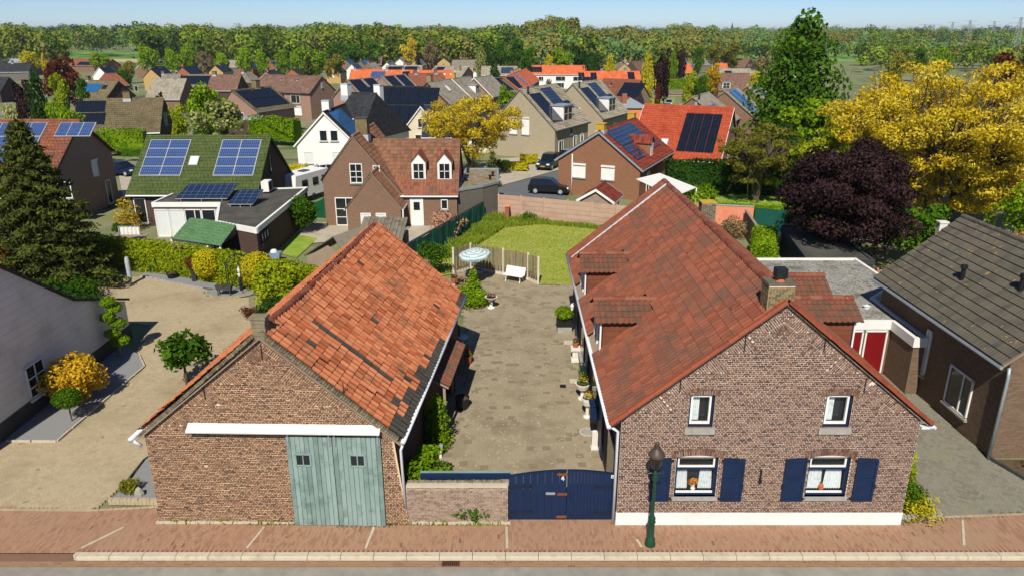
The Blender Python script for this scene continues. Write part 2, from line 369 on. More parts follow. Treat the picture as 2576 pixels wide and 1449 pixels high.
plain('panel_frame', ['b9bcbe', 'c6c9cb'], .4, 3, metal=.5)
leafmat('leaf_lime', ['4f6e0c', '6f8f14', '8ba81f', '3c560a'])
leafmat('leaf_green', ['2c4a0e', '426416', '577c1e', '22380b'])
leafmat('leaf_dark', ['1a2f10', '274317', '35551d', '12220b'], .15)
leafmat('leaf_olive', ['5a5c1a', '777625', '8d8a34', '45481a'])
leafmat('leaf_gold', ['b39a16', 'cdb022', 'dfc434', 'a08c16', 'e8d048', 'c0a41c'], .35)
leafmat('leaf_bronze', ['b08614', 'cda022', 'dab436', '94801a', 'c49024'], .3)
leafmat('leaf_hedge', ['6d7f10', '8a9a18', 'a3ab24', '536a10'])
leafmat('leaf_yellow', ['b2a61a', 'ccbf26', 'bdb020', '96941a'], .3)
leafmat('leaf_purple', ['1b1113', '271a1c', '362528', '463332', '130c0d', '523d38'], .15)
leafmat('leaf_copper', ['3b1c16', '54281d', '6a3826', '2a1412'], .2)
leafmat('leaf_spruce', ['363f17', '485020', '5e652c', '242c11', '75763a'], .12)
leafmat('leaf_brown', ['6a5a3c', '80704c', '91805c', '57492f'], .2)
leafmat('leaf_pink', ['a87a5c', 'c4977a', 'b08468', '8a6a4c'], .25)
leafmat('leaf_cream', ['9a9a5a', 'b8b57a', '7f8a40', '66702c'], .3)
leafmat('leaf_orange', ['c98a2c', 'd9a24c', 'c4742c', 'd8b45c'], .25)
leafmat('leaf_wood', ['4d6418', '62801f', '78922a', '8a9630', '3a5213', '6c7a2e'], .2, .8, .015)
leafmat('leaf_pine', ['28381a', '344822', '40562a', '202e14'], .15, .8, .02)
leafmat('leaf_wood2', ['78763a', '8c8840', '6a7a2c', '8e8046', '566c26'], .2, .8, .02)
leafmat('leaf_wood3', ['5c7a40', '6a884a', '7c9658', '50723e'], .2, .8, .02)
leafmat('grass_blade', ['66801e', '7c9028', '8f9c36', '55701a'])
leafmat('flower_blue', ['5a62a8', '747bc0'], .3); leafmat('flower_yellow', ['d8a808', 'e8c018'], .3)
leafmat('flower_red', ['c00c28', 'd81838'], .3); leafmat('flower_pink', ['c86a98', 'd88ab0'], .3); leafmat('flower_white', ['d0d0c8', 'e0e0da'], .3)

# ---------------------------------------------------------------- brickwork, tiles, paving
def intri(p, t):
    def s(a, b): return (p[0] - b[0]) * (a[1] - b[1]) - (a[0] - b[0]) * (p[1] - b[1])
    d = [s(t[0], t[1]), s(t[1], t[2]), s(t[2], t[0])]
    return not (min(d) < 0 and max(d) > 0)
def brick_wall(parent, O, U, Nn, ext, z0, z1, opens, mb, mm, ch=.067, bl=.215, jt=.012, wedges=(), prot=.012, jit=.004, limit=300, skip=None):
    """real bricks in cross bond, proud of a mortar bed; x runs along U from O"""
    O = np.array(O, float); U = unit(U); Nn = unit(Nn); Z = np.array([0, 0, 1.0]); Ms = []; V = []; F = []
    n = int(round((z1 - z0) / ch)); ch = (z1 - z0) / n; hl = bl / 2
    def P(x, z, d=0): return O + U * x + Z * z + Nn * d
    for i in range(n):
        za, zb = z0 + i * ch, z0 + (i + 1) * ch; zc = (za + zb) / 2
        xl, xr = ext(zc)
        if xr - xl < .05: continue
        iv = [(xl, xr)]
        for (a, b, c, d) in opens:
            if c - .01 < zc < d + .01: iv = [q for (l, r) in iv for q in ((l, min(r, a)), (max(l, b), r)) if q[1] - q[0] > .03]
        L = bl if i % 2 == 0 else hl; off = (0, bl * .25, bl * .5, bl * .25)[i % 4]
        for (l, r) in iv:
            la, lb = (max(l, ext(za)[0]), max(l, ext(zb)[0])) if l == xl else (l, l)
            ra, rb = (min(ext(za)[1], 1e9), ext(zb)[1]) if r == xr else (r, r)
            if l == xl: la, lb = ext(za)[0], ext(zb)[0]
            if rb > lb: b = len(V); V += [P(la, za), P(ra, za), P(rb, zb), P(lb, zb)]; F.append((b, b + 1, b + 2, b + 3))
            k = math.floor((l - off) / L)
            while k * L + off < r:
                a0, a1 = max(l, k * L + off), min(r, (k + 1) * L + off); k += 1
                if a1 - a0 < .04: continue
                xm = (a0 + a1) / 2
                if any(intri((xm, zc), t[0]) for t in wedges) or (skip and skip(xm, zc)): continue
                e = rng.normal(0, jit, 3)
                Ms.append(frame(unit(U + Z * e[0]), Z, Nn, P(xm, zc + e[1] * .5, prot + e[2] * .7), (a1 - a0 - jt, ch - jt, .03)))
    for t, d in wedges:                                     # tumbled triangles along the verge
        cg = np.mean(np.array(t), 0); tt = [tuple(cg + (np.array(q) - cg) * 1.1) for q in t]; A = np.array(tt[0]); d = np.array(d); p = np.array([-d[1], d[0]]); c = (np.array(t[1]) + np.array(t[2])) / 2 - A
        if p @ c < 0: p = -p
        d3 = U * d[0] + Z * d[1]; p3 = U * p[0] + Z * p[1]
        for i in range(int(1.9 / ch)):
            L = bl if i % 2 else bl * .66
            for j in range(7):
                q = A + d * (i + .5) * ch + p * (j + .5) * L
                if intri(q, tt): Ms.append(frame(p3 * (1 if np.dot(np.cross(p3, d3), Nn) > 0 else -1), d3, Nn, P(q[0], q[1], prot + rng.normal(0, .004)), (L - jt, ch - jt, .03)))
    Vn = np.array(V); inv = np.array(WM[parent.name].inverted()); Vn = Vn @ inv[:3, :3].T + inv[:3, 3]
    put('mortar_bed', newmesh('mortar_bed', Vn, np.array(F)), mm, parent)
    pieces(parent, 'brick', BLOCK, mb, Ms, 'brick_field', limit)
def arch(parent, O, U, Nn, x0, x1, zb, rise, mat, h=.22, bw=.075, prot=.016):
    """flat segmental arch of standing bricks over an opening"""
    O = np.array(O, float); U = unit(U); Nn = unit(Nn); Z = np.array([0, 0, 1.0]); w = x1 - x0; xm = (x0 + x1) / 2; Ms = []
    R = (w * w / 4 + rise * rise) / (2 * rise); zc = zb + rise - R; a = math.asin(min(1, (w / 2 + .06) / R)); n = int(2 * a * (R + h / 2) / bw)
    for i in range(n):
        t = -a + 2 * a * (i + .5) / n; r3 = U * math.sin(t) + Z * math.cos(t); s3 = U * math.cos(t) - Z * math.sin(t)
        for k in (0, 1):
            Ms.append(frame(s3, r3, Nn, O + U * (xm + math.sin(t) * (R + h * (.25 + .5 * k))) + Z * (zc + math.cos(t) * (R + h * (.25 + .5 * k))) + Nn * prot, (bw - .012, h / 2 - .01, .03)))
    pieces(parent, 'arch_brick', BLOCK, mat, Ms)
def pantile(tw, th, roll=.045, lip=.03):
    xs = np.array([0, .2, .45, .65, .82, 1.0]) * tw; zs = np.array([.45, .05, 0, .5, 1.0, .55]) * roll
    V = [(x, -.02, z + lip) for x, z in zip(xs, zs)] + [(x, th, z + .004) for x, z in zip(xs, zs)] + [(x, -.02, z) for x, z in zip(xs, zs)]
    F = [(i, i + 1, i + 7, i + 6) for i in range(5)] + [(i + 12, i + 13, i + 1, i) for i in range(5)]
    return np.array(V), np.array(F)
def flattile(tw, th, lip=.03):
    xs = np.array([0, .06, .5, .56, .62, .94, 1.0]) * tw; zs = np.array([.0, .02, .02, .0, .02, .02, .0])
    V = [(x, -.02, z + lip) for x, z in zip(xs, zs)] + [(x, th, z + .004) for x, z in zip(xs, zs)] + [(x, -.02, z - .01) for x, z in zip(xs, zs)]
    n = len(xs); F = [(i, i + 1, i + 1 + n, i + n) for i in range(n - 1)] + [(i + 2 * n, i + 2 * n + 1, i + 1, i) for i in range(n - 1)]
    return np.array(V), np.array(F)
def tile_slope(parent, O, U, V, lu, lv, tw, th, tpl, mat, keep=None, sag=None, jit=.004, limit=300, name='roof_tile', flip=False):
    """tiles laid from the eave corner O along U (ridge direction) and up the slope V"""
    O = np.array(O, float); U = unit(U); V = unit(V); Nn = np.cross(U, V)
    if Nn[2] < 0: Nn = -Nn
    nu, nv = max(1, round(lu / tw)), max(1, round(lv / th)); su, sv = lu / nu / tw, lv / nv / th; Ms = {}
    for j in range(nv):
        for i in range(nu):
            u, v = i * lu / nu, j * lv / nv
            m = mat(i, j, nu, nv) if callable(mat) else mat
            if keep and not keep(u + tw / 2, v + th / 2): continue
            e = rng.normal(0, jit, 3); p = O + U * u + V * v + Nn * (.02 + abs(e[2]) + (sag(u, v) if sag else 0))
            x = U + V * e[0] * 2
            if flip: p = p + U * tw * su; x = -U; Ms.setdefault(m, []).append(frame(x, V, -np.cross(x, V) if np.cross(x, V)[2] < 0 else np.cross(x, V), p, (su, sv, 1)))
            else: Ms.setdefault(m, []).append(frame(x, V, Nn, p, (su, sv, 1)))
    for m, L in Ms.items(): pieces(parent, name, tpl, m, L, name + '_field', limit if len(L) > 200 else 60, smooth=False)
def inpoly(X, Y, poly):
    r = np.zeros(len(X), bool); n = len(poly)
    for i in range(n):
        (x0, y0), (x1, y1) = poly[i][:2], poly[(i + 1) % n][:2]
        c = ((y0 > Y) != (y1 > Y)) & (X < (x1 - x0) * (Y - y0) / ((y1 - y0) or 1e-9) + x0); r ^= c
    return r
def sheet(name, poly, z, mat, kind='structure', **k):
    z = z if callable(z) else (lambda y, z=z: z)
    m = MB(); m.poly(*[(p[0], p[1], z(p[1])) for p in poly]); return m.obj(name, mat, kind=kind, **k)
def pavers(base, poly, z, pat, lx, ly, gap, ang, mat, name='paver', limit=300, jit=.003, frac=1.0, proud=.004):
    P = np.array([p[:2] for p in poly]); c = P.mean(0); R = np.linalg.norm(P - c, axis=1).max() + 1; ca, sa = math.cos(ang), math.sin(ang)
    out = []
    if pat == 'herring':
        n = int(R / lx) + 2; i, j = np.meshgrid(np.arange(-n, n), np.arange(-n, n)); i = i.ravel(); j = j.ravel(); md = (i - j) % 4
        for sel, dx, dy, w, h in ((md == 0, 1.0, .5, 2, 1), (md == 3, .5, 1.0, 1, 2)):
            out.append(np.stack([(i[sel] + dx) * lx, (j[sel] + dy) * lx, np.full(sel.sum(), w * lx), np.full(sel.sum(), h * lx)], 1))
    else:
        nx, ny = int(R / lx) + 2, int(R / ly) + 2; i, j = np.meshgrid(np.arange(-nx, nx), np.arange(-ny, ny)); i = i.ravel(); j = j.ravel()
        sh = (.5 * (j % 2) if pat == 'run' else .5 * (i % 2)) * (pat != 'grid')
        x = (i + (sh if pat == 'run' else 0)) * lx; y = (j + (sh if pat == 'runy' else 0)) * ly
        out.append(np.stack([x, y, np.full(len(x), lx), np.full(len(x), ly)], 1))
    A = np.concatenate(out); X = c[0] + A[:, 0] * ca - A[:, 1] * sa; Y = c[1] + A[:, 0] * sa + A[:, 1] * ca
    k = inpoly(X, Y, poly)
    A, X, Y = A[k], X[k], Y[k]
    Ms = np.zeros((len(A), 4, 4)); Ms[:, 3, 3] = 1; th = ang + rng.normal(0, .006, len(A))
    Ms[:, 0, 0] = np.cos(th) * (A[:, 2] - gap); Ms[:, 1, 0] = np.sin(th) * (A[:, 2] - gap)
    Ms[:, 0, 1] = -np.sin(th) * (A[:, 3] - gap); Ms[:, 1, 1] = np.cos(th) * (A[:, 3] - gap)
    tl = rng.normal(0, .0025, (len(A), 2)); Ms[:, 2, 0] = tl[:, 0] * A[:, 2]; Ms[:, 2, 1] = tl[:, 1] * A[:, 3]
    Ms[:, 2, 2] = .04; Ms[:, 0, 3] = X; Ms[:, 1, 3] = Y; Ms[:, 2, 3] = z + proud + rng.normal(0, jit * .5, len(A))
    pieces(base, name, BLOCK, mat, Ms, name + '_field', limit)

# ---------------------------------------------------------------- plants
def leafcloud(C, R, n, size, asp=.6, up=.25, flat=1.0, inner=.25, seed=0, droop=0.0, crnd=None, lw=.4, ori=.75):
    """n leaf faces on clumps with centres C and radii R: clumped light and dark, gaps between clumps"""
    g = np.random.default_rng(seed); C = np.asarray(C, float); R = np.asarray(R, float)
    if R.ndim == 1: R = np.stack([R, R, R * flat], 1)
    w = (R[:, 0] * R[:, 2]); k = g.choice(len(C), n, p=w / w.sum()); d = g.normal(size=(n, 3)); d[:, 2] += up; d /= np.linalg.norm(d, axis=1)[:, None]
    r = np.where(g.random(n) < inner, g.random(n) ** .5, .82 + .26 * g.random(n))
    p = C[k] + d * R[k] * r[:, None]
    nn = d * ori + g.normal(size=(n, 3)) * .5; nn[:, 2] += .2; nn /= np.linalg.norm(nn, axis=1)[:, None]
    a = np.cross(nn, g.normal(size=(n, 3))); a[:, 2] -= droop; a -= nn * (a * nn).sum(1)[:, None]; a /= np.linalg.norm(a, axis=1)[:, None]; b = np.cross(nn, a)
    s = size * (.6 + .8 * g.random(n))[:, None]
    V = np.stack([p - a * s * .5, p + b * s * asp * .5, p + a * s * .5, p - b * s * asp * .5], 1).reshape(-1, 3)
    rnd = np.clip((1 - lw) * (g.random(len(C)) if crnd is None else np.asarray(crnd))[k] + lw * g.random(n), 0, .999)
    return V, np.arange(4 * n).reshape(-1, 4), rnd
def clumps(shape, n, w, h, z0, seed, cr=.3, squash=.8):
    """clump centres and radii for a crown of width w from z0 to h"""
    g = np.random.default_rng(seed); C = []; R = []; H = h - z0
    for i in range(n):
        if shape == 'round': d = g.normal(size=3); d /= np.linalg.norm(d); r = g.random() ** .4 * .78; p = d * r; c = (p[0] * w / 2, p[1] * w / 2, z0 + H / 2 + p[2] * H / 2); q = w * cr * (.55 + .6 * g.random()) * .5
        elif shape == 'cone':
            t = (i + .5) / n; a = i * 2.4; rr = (1 - t) ** .9 * w / 2 * (.5 + .45 * g.random()); c = (rr * math.cos(a), rr * math.sin(a), z0 + t * H * .97); q = (.25 + .75 * (1 - t)) * w * cr * .5
        elif shape == 'column':
            t = (i + .5) / n; a = i * 2.4; rr = w / 2 * math.sin(math.pi * min(1, .12 + t * .88)) ** .6 * (.3 + .35 * g.random()); c = (rr * math.cos(a), rr * math.sin(a), z0 + t * H); q = w * cr * (.6 + .5 * g.random()) * (1.15 - .75 * t)
        else:                                               # vase: open, wide at the top
            t = g.random() ** .75; a = g.random() * 6.28; rr = w / 2 * (.45 + .5 * t) * g.random() ** .5; c = (rr * math.cos(a), rr * math.sin(a), z0 + H * (t * .85 * (1 - .45 * (2 * rr / w) ** 2) + .06)); q = w * cr * (.45 + .6 * g.random()) * .5
        C.append(c); R.append((q, q, q * squash))
    return np.array(C), np.array(R)
def trunkmesh(h0, C, r, seed=0, nl=9, lean=(0, 0), forks=1):
    g = np.random.default_rng(seed); m = MB(); C = np.asarray(C)
    top = (lean[0], lean[1], h0)
    m.tube([(0, 0, -.1), (lean[0] * .3, lean[1] * .3, h0 * .5), top], [r * 1.25, r, r * .8], 9)
    for c in C[g.permutation(len(C))[:nl]]:
        a = Vector(top) * (.75 + .25 * g.random()); b = Vector(c); mid = a.lerp(b, .5) + Vector((0, 0, .12 * (b - a).length))
        m.tube([a, mid, b], [r * .5, r * .28, r * .06], 5, False)
    return m
def tree(name, label, loc, w, h, z0, mat, shape='round', n=28, leaves=3000, size=.4, cr=.42, seed=1, trunk='trunk', squash=.8, cat='tree', group=None, tr=None, nl=9, rz=0.0, droop=0, inner=.25, asp=.6, flat=1):
    t = T(name, label, cat, loc, rz, group); C, R = clumps(shape, n, w, h, z0, seed, cr, squash)
    trunkmesh(max(z0 + (h - z0) * (.15 if shape != 'cone' else .9), .3), C, tr or h * .022, seed, nl).obj('trunk', trunk, t, local=True, smooth=True)
    V, F, r = leafcloud(C, R, leaves, size, asp, seed=seed, droop=droop, inner=inner)
    put('crown', newmesh('crown', V, F, r, uv=False), mat, t); return t
def copytree(root, loc, s=(1, 1, 1), rz=0.0, label=None, group=None, name=None):
    r = link(root.copy()); r.location = loc; r.scale = s; r.rotation_euler = (0, 0, rz)
    if label: r['label'] = label
    if group: r['group'] = group
    if name: r.name = name
    for ch in root.children:
        c = link(ch.copy()); c.parent = r
        for gch in ch.children: d = link(gch.copy()); d.parent = c
    return r
def hedge(name, label, P, w, h, mat, dens=60, size=.16, z=0.0, cat='hedge', group=None, seed=3, wob=.08):
    """clipped hedge along the points P: a leafy skin over a solid core box added to stop see-through"""
    g = np.random.default_rng(seed); P = [Vector((p[0], p[1], z)) for p in P]; t = T(name, label, cat, P[0], 0, group)
    Vs = []; m = MB(); hs = h if hasattr(h, '__len__') else [h] * len(P)
    for a, b, h0, h1 in zip(P[:-1], P[1:], hs[:-1], hs[1:]):
        d = b - a; L = d.length; d.normalize(); nrm = Vector((d.y, -d.x, 0)); hm = (h0 + h1) / 2
        m.prism([a - nrm * w * .4 + Vector((0, 0, .1)), a + nrm * w * .4 + Vector((0, 0, .1)), a + nrm * w * .4 + Vector((0, 0, h0 * .9)), a - nrm * w * .4 + Vector((0, 0, h0 * .9))], d * L)
        N_ = int(dens * L * (2 * hm + w)); f = g.random(N_) * (2 * hm + w); s = g.random(N_) * (L + .1) - .05
        hh = h0 + (h1 - h0) * s / L; f = f / (2 * hm + w) * (2 * hh + w)
        o = np.where(f < hh, -w / 2, np.where(f < hh + w, f - hh - w / 2, w / 2)); zz = np.where(f < hh, f, np.where(f < hh + w, hh, 2 * hh + w - f))
        pn = np.stack([np.where(f < hh, -1, np.where(f < hh + w, 0, 1)), np.where((f >= hh) & (f < hh + w), 1, 0)], 1)
        wv = wob * np.sin(s * 1.7 + zz * 2.3 + 1.3 * np.sin(s * .6)) + g.normal(0, .05, N_)
        o = o + pn[:, 0] * wv; zz = zz + pn[:, 1] * wv
        p = np.array(a)[None] + s[:, None] * np.array(d) + o[:, None] * np.array(nrm); p[:, 2] += zz
        nn = pn[:, :1] * np.array(nrm) + pn[:, 1:] * np.array([0, 0, 1]) + g.normal(size=(N_, 3)) * .6; Vs.append((p, nn))
    p = np.concatenate([q[0] for q in Vs]); nn = np.concatenate([q[1] for q in Vs]); n = len(p); nn /= np.linalg.norm(nn, axis=1)[:, None]
    a = np.cross(nn, g.normal(size=(n, 3))); a /= np.linalg.norm(a, axis=1)[:, None]; b = np.cross(nn, a); s = size * (.6 + .8 * g.random(n))[:, None]
    V = np.stack([p - a * s * .5, p + b * s * .35, p + a * s * .5, p - b * s * .35], 1).reshape(-1, 3) - np.array(P[0])
    put('foliage', newmesh('foliage', V, np.arange(4 * n).reshape(-1, 4), np.clip(.5 * g.random(n) + .25 + .25 * np.sin(p[:, 0] * 1.1 + p[:, 2] * 2), 0, .99), uv=False), mat, t)
    m.obj('hedge_core', mat, t); return t  # added filler box in the leaf material, closes the view through the hedge
def shrub(name, label, loc, w, h, mat, leaves=900, size=.14, n=14, shape='round', z0=.05, cat='shrub', group=None, seed=5, cr=.5, squash=.85, stem='trunk', inner=.35, asp=.6):
    t = T(name, label, cat, loc, 0, group); C, R = clumps(shape, n, w, h, z0, seed, cr, squash)
    V, F, r = leafcloud(C, R, leaves, size, asp, seed=seed, inner=inner); put('foliage', newmesh('foliage', V, F, r, uv=False), mat, t)
    trunkmesh(max(z0 + h * .15, .12), C, max(.015, h * .018), seed, 6).obj('stem', stem, t, local=True); return t
def ball(name, label, loc, r, mat, z=None, leaves=2500, size=.12, stem=0, cat='shrub', group=None, sz=1.0, seed=2):
    """clipped ball, standing on the ground or on a stem"""
    t = T(name, label, cat, loc, 0, group); c = np.array([[0, 0, stem + r * sz * .95]])
    V, F, rr = leafcloud(c, np.array([[r, r, r * sz]]), leaves, size, seed=seed, inner=.15); rr = np.random.default_rng(seed).random(len(F)) * .99
    put('foliage', newmesh('foliage', V, F, rr, uv=False), mat, t)
    m = MB(); m.tube([(0, 0, -.05), (0, 0, stem + r * sz)], max(.03, r * .06), 7)
    for k in range(7):
        a = k * .9; m.tube([(0, 0, stem + r * .3), (math.cos(a) * r * .75, math.sin(a) * r * .75, stem + r * sz * (.6 + .1 * k))], [.02, .008], 4, False)
    m.obj('stem', 'trunk', t, local=True); return t
def blades(name, label, poly, n, hgt, mat, z=0.0, kind='stuff', w=.02, cat=None, seed=4, clump=None):
    g = np.random.default_rng(seed); P = np.array([p[:2] for p in poly]); lo, hi = P.min(0), P.max(0)
    X = lo[0] + (hi[0] - lo[0]) * g.random(n * 3); Y = lo[1] + (hi[1] - lo[1]) * g.random(n * 3); k = inpoly(X, Y, poly); X, Y = X[k][:n], Y[k][:n]; n = len(X)
    a = g.random(n) * 6.28; hh = hgt * (.4 + .9 * g.random(n)) * (1 if clump is None else (.5 + np.abs(np.sin(X * clump) * np.cos(Y * clump * .8)))); ww = w * (.6 + g.random(n))
    dx, dy = np.cos(a), np.sin(a); tx, ty = g.normal(0, .35, n) * hh, g.normal(0, .35, n) * hh
    b = np.stack([X, Y, np.full(n, z)], 1); s = np.stack([dx * ww, dy * ww, np.zeros(n)], 1); tp = b + np.stack([tx, ty, hh], 1)
    V = np.stack([b - s, b + s, tp + s * .4, tp - s * .4], 1).reshape(-1, 3); base = (P[:, 0].mean(), P[:, 1].mean(), z); V = V - np.array(base)
    o = put(name, newmesh(name, V, np.arange(4 * n).reshape(-1, 4), g.random(n) * .99, uv=False), mat, None, label=label, cat=cat, kind=kind); o.location = base; return o
# ---------------------------------------------------------------- ground, street, pavements
gr = MB(); Ys = [-400, 18.55, 18.8, 40, 75, 120, 180, 240, 300, 420, 700, 1500, 4000, 20000]; Zs = [-.35, -.35, -.06, -.06] + [gz(y) - .06 for y in Ys[4:]]
Xs = [-20000, -3000, -400, -60, 0, 60, 400, 3000, 20000]
for i in range(len(Ys) - 1):
    for j in range(len(Xs) - 1): gr.poly((Xs[j], Ys[i], Zs[i]), (Xs[j + 1], Ys[i], Zs[i]), (Xs[j + 1], Ys[i + 1], Zs[i + 1]), (Xs[j], Ys[i + 1], Zs[i + 1]))
gr.obj('ground', 'village_ground', base=(0, 0, 0), kind='structure')
sheet('road', [(-60, -40), (60, -40), (60, 18.02), (-60, 18.02)], -.1, 'asphalt')
gut = sheet('gutter', [(-60, 18.02), (60, 18.02), (60, 18.62), (-60, 18.62)], -.104, 'walk_bed')
pavers(gut, [(-16, 18.03), (16, 18.03), (16, 18.28), (-16, 18.28)], -.104, 'run', .21, .08, .005, 0, 'gutter_brick', limit=120)
sheet('drive_mouth', [(-60, 18.28), (-13.35, 18.28), (-13.35, 18.6), (-60, 18.6)], -.097, 'walk_bed')
WALK = [(-40, 18.58), (40, 18.6), (40, 20.6), (14.6, 20.25), (12.55, 19.9), (3.4, 19.9), (3.4, 20.25), (-.1, 20.2), (-.1, 19.9), (-3.3, 19.95), (-4.1, 19.8), (-11.45, 20.06), (-11.9, 20.78), (-13.5, 20.8), (-13.9, 20.62), (-40, 20.9)]
wk = sheet('pavement', WALK, -.004, 'walk_bed')
pavers(wk, [(max(-17.5, min(18.5, p[0])), p[1]) for p in WALK], -.004, 'runy', .075, .215, .004, 0, 'walk_brick', limit=300)
for i, (a, b) in enumerate(((-13.25, -12.45), (-8.15, -7.95), (-4.5, -4.42), (-.15, -.17), (4.0, 3.9), (14.0, 14.65))):
    m = MB(); y0, y1 = (18.75, 19.75) if i != 5 else (18.9, 20.1)
    if i == 4: y0, y1 = 18.8, 19.15
    m.ob(((a + b) / 2, (y0 + y1) / 2, .012), ((b - a, y1 - y0, 0), (-(y1 - y0), b - a, 0), (0, 0, 1)), (math.hypot(b - a, y1 - y0), .075, .02)); m.obj('paving_strip', 'kerb_stone', wk)
m = MB(); kx = -13.2
kerb = T('kerb', None, None, (0, 18.45, -.1))
kerb['kind'] = 'structure'
while kx < 17.5:
    m = MB(); y = 18.45 + .008 * kx * 0; m.prism([(kx + .008, y - .14, -.12), (kx + .008, y - .12, .0), (kx + .008, y - .1, .018), (kx + .008, y + .1, .018), (kx + .008, y + .12, -.12)], (.984, 0, 0)); m.obj('kerb_stone', 'kerb_stone', kerb); kx += 1.0
m = MB(); P = [(-13.2 + .12 * math.cos(a) - .0, 18.45 + .13 * math.sin(a)) for a in np.linspace(math.pi / 2, 3 * math.pi / 2, 9)]
m.prism([(p[0] * 1, p[1], -.12) for p in P], (0, 0, .138)); m.obj('kerb_end', 'kerb_stone', kerb)
dr = T('storm_drain', 'rusty iron storm drain grate in the gutter by the kerb', 'drain', (-1.83, 18.16, -.1))
m = MB(); m.box(-2.12, 18.05, -.099, -1.56, 18.29, -.088); m.obj('frame', 'rust', dr)
for i in range(9): m = MB(); m.box(-2.09 + i * .057, 18.07, -.088, -2.055 + i * .057, 18.27, -.074); m.obj('bar', 'iron', dr)
for a, b in (((-40, 20.93), (-13.95, 20.64)), ((-13.95, 20.64), (-11.5, 20.86)), ((-40, 18.6), (-13.3, 18.6)), ((14.05, 20.28), (19.5, 20.6))):
    n = int(math.dist(a, b) / .215); A_, B_ = Vector((*a, 0)), Vector((*b, 0)); U_ = (B_ - A_).normalized(); Ms = [frame(tuple(U_), (-U_.y, U_.x, 0), (0, 0, 1), tuple(A_.lerp(B_, (i + .5) / n) + Vector((0, 0, .012))), (.207, .1, .03)) for i in range(n) if -19 < A_.lerp(B_, (i + .5) / n).x < 19]
    pieces(wk, 'border_brick', BLOCK, 'drive_brick' if a[1] > 19 else 'walk_brick', Ms)
def litter(name, label, mat, n, x0, x1, y, z, sp, size, cat, seed):
    g = np.random.default_rng(seed); cx = g.uniform(x0, x1, 9); c = g.choice(cx, n) + g.normal(0, .35, n); p = np.stack([np.clip(c, x0, x1), y + np.abs(g.normal(0, sp, n)), np.full(n, z)], 1); a = g.random(n) * 6.28; u = np.stack([np.cos(a), np.sin(a), g.normal(0, .2, n)], 1) * size * (.5 + g.random(n))[:, None]; v = np.stack([-np.sin(a), np.cos(a), g.normal(0, .2, n)], 1) * size * .5
    put(name, newmesh(name, np.stack([p - u, p - v, p + u, p + v], 1).reshape(-1, 3), np.arange(4 * n).reshape(-1, 4), g.random(n) * .99, uv=False), mat, None, label=label, cat=cat, kind='stuff')
litter('leaf_litter', 'dry brown leaves gathered in the gutter along the kerb', 'leaf_brown', 150, -2, 12, 18.2, -.085, .05, .025, 'leaves', 3); litter('pavement_litter', 'tiny scattered leaves and petals on the pavement', 'leaf_orange', 60, -12, 14, 18.7, .02, .6, .03, 'leaves', 4)
blades('weeds', 'small weeds growing along the foot of the barn and garden wall', [(-11.3, 19.9), (-.3, 19.8), (-.3, 19.9), (-11.3, 20.02)], 260, .13, 'grass_blade', cat='weeds', w=.02, clump=2.2)
# the left yard of clinker with gravel beds
DRIVE = [(-40, 20.95), (-13.95, 20.65), (-13.65, 22.3), (-13.7, 23.7), (-12.9, 25.2), (-12.2, 27), (-11.0, 32.8), (-12.5, 37.2), (-14.8, 38.6), (-15.7, 41.3), (-18.4, 41.6), (-19.2, 42.9), (-23.8, 45.3), (-28, 45), (-29, 39), (-19.6, 37), (-18.4, 33), (-17.4, 31.7), (-17.6, 24.95), (-19.5, 25.1), (-40, 24.9)]
dv = sheet('driveway', DRIVE, -.008, 'drive_bed')
pavers(dv, [(max(-21, p[0]) if p[1] < 30 else p[0], p[1]) for p in DRIVE], -.008, 'herring', .105, .105, .004, math.radians(38), 'drive_brick', limit=300)
sheet('gravel_bed', [(-19.75, 25.0), (-17.65, 24.98), (-17.45, 31.7), (-18.4, 33.1), (-19.8, 34.4)], .02, 'gravel')
sheet('gravel_wedge', [(-13.6, 21.2), (-11.7, 21.2), (-11.6, 26), (-12.3, 26.8), (-13.6, 23.7), (-13.5, 22.3)], .02, 'gravel')
isl = [(-17.1 + 1.5 * math.cos(a), 42.3 + 1.0 * math.sin(a)) for a in np.linspace(0, 6.28, 25)[:-1]]
sheet('gravel_island', isl, .03, 'gravel'); sheet('gravel_border', [(-24.2, 45.4), (-19.3, 43.1), (-17.2, 42.6), (-15.4, 41.8), (-14.6, 42.6), (-19, 45), (-24.2, 46.6)], .015, 'gravel')
def edging(label, P, mat='kerb_stone', h=.09, w=.06, step=.42):
    t = T('bed_edging', label, 'edging', (P[0][0], P[0][1], 0)); P = [Vector((p[0], p[1], 0)) for p in P]
    for a, b in zip(P[:-1], P[1:]):
        n = max(1, round((b - a).length / step))
        for i in range(n):
            p, q = a.lerp(b, i / n), a.lerp(b, (i + 1) / n); p = p.lerp(q, .02); m = MB(); m.bar(p + Vector((0, 0, h / 2)), p.lerp(q, .96) + Vector((0, 0, h / 2 + random.uniform(-.008, .008))), w, h); m.obj('edging_stone', mat, t)
edging('concrete edging around the gravel bed beside the white building', [(-19.6, 24.95), (-17.62, 24.95), (-17.42, 31.7), (-18.35, 33.1)], 'kerb_stone', .08, .06, 1.0)
edging('ring of small stones round the gravel island with the flower trough', isl[12:] + isl[:1], 'drive_brick', .08, .1, .24)
edging('stone edging in front of the hedge and the globe shrubs', [(-24.1, 45.3), (-19.3, 42.95), (-18.5, 42.2)], 'sill_stone', .09, .12, .4)
edging('upright log edging of the gravel wedge beside the barn', [(-13.55, 21.0), (-11.75, 20.95)], 'drive_brick', .22, .12, .125)
edging('dark edging strip between driveway and gravel wedge', [(-13.6, 22.3), (-13.65, 23.7), (-12.8, 25.3)], 'dark_plinth', .06, .05, .8)
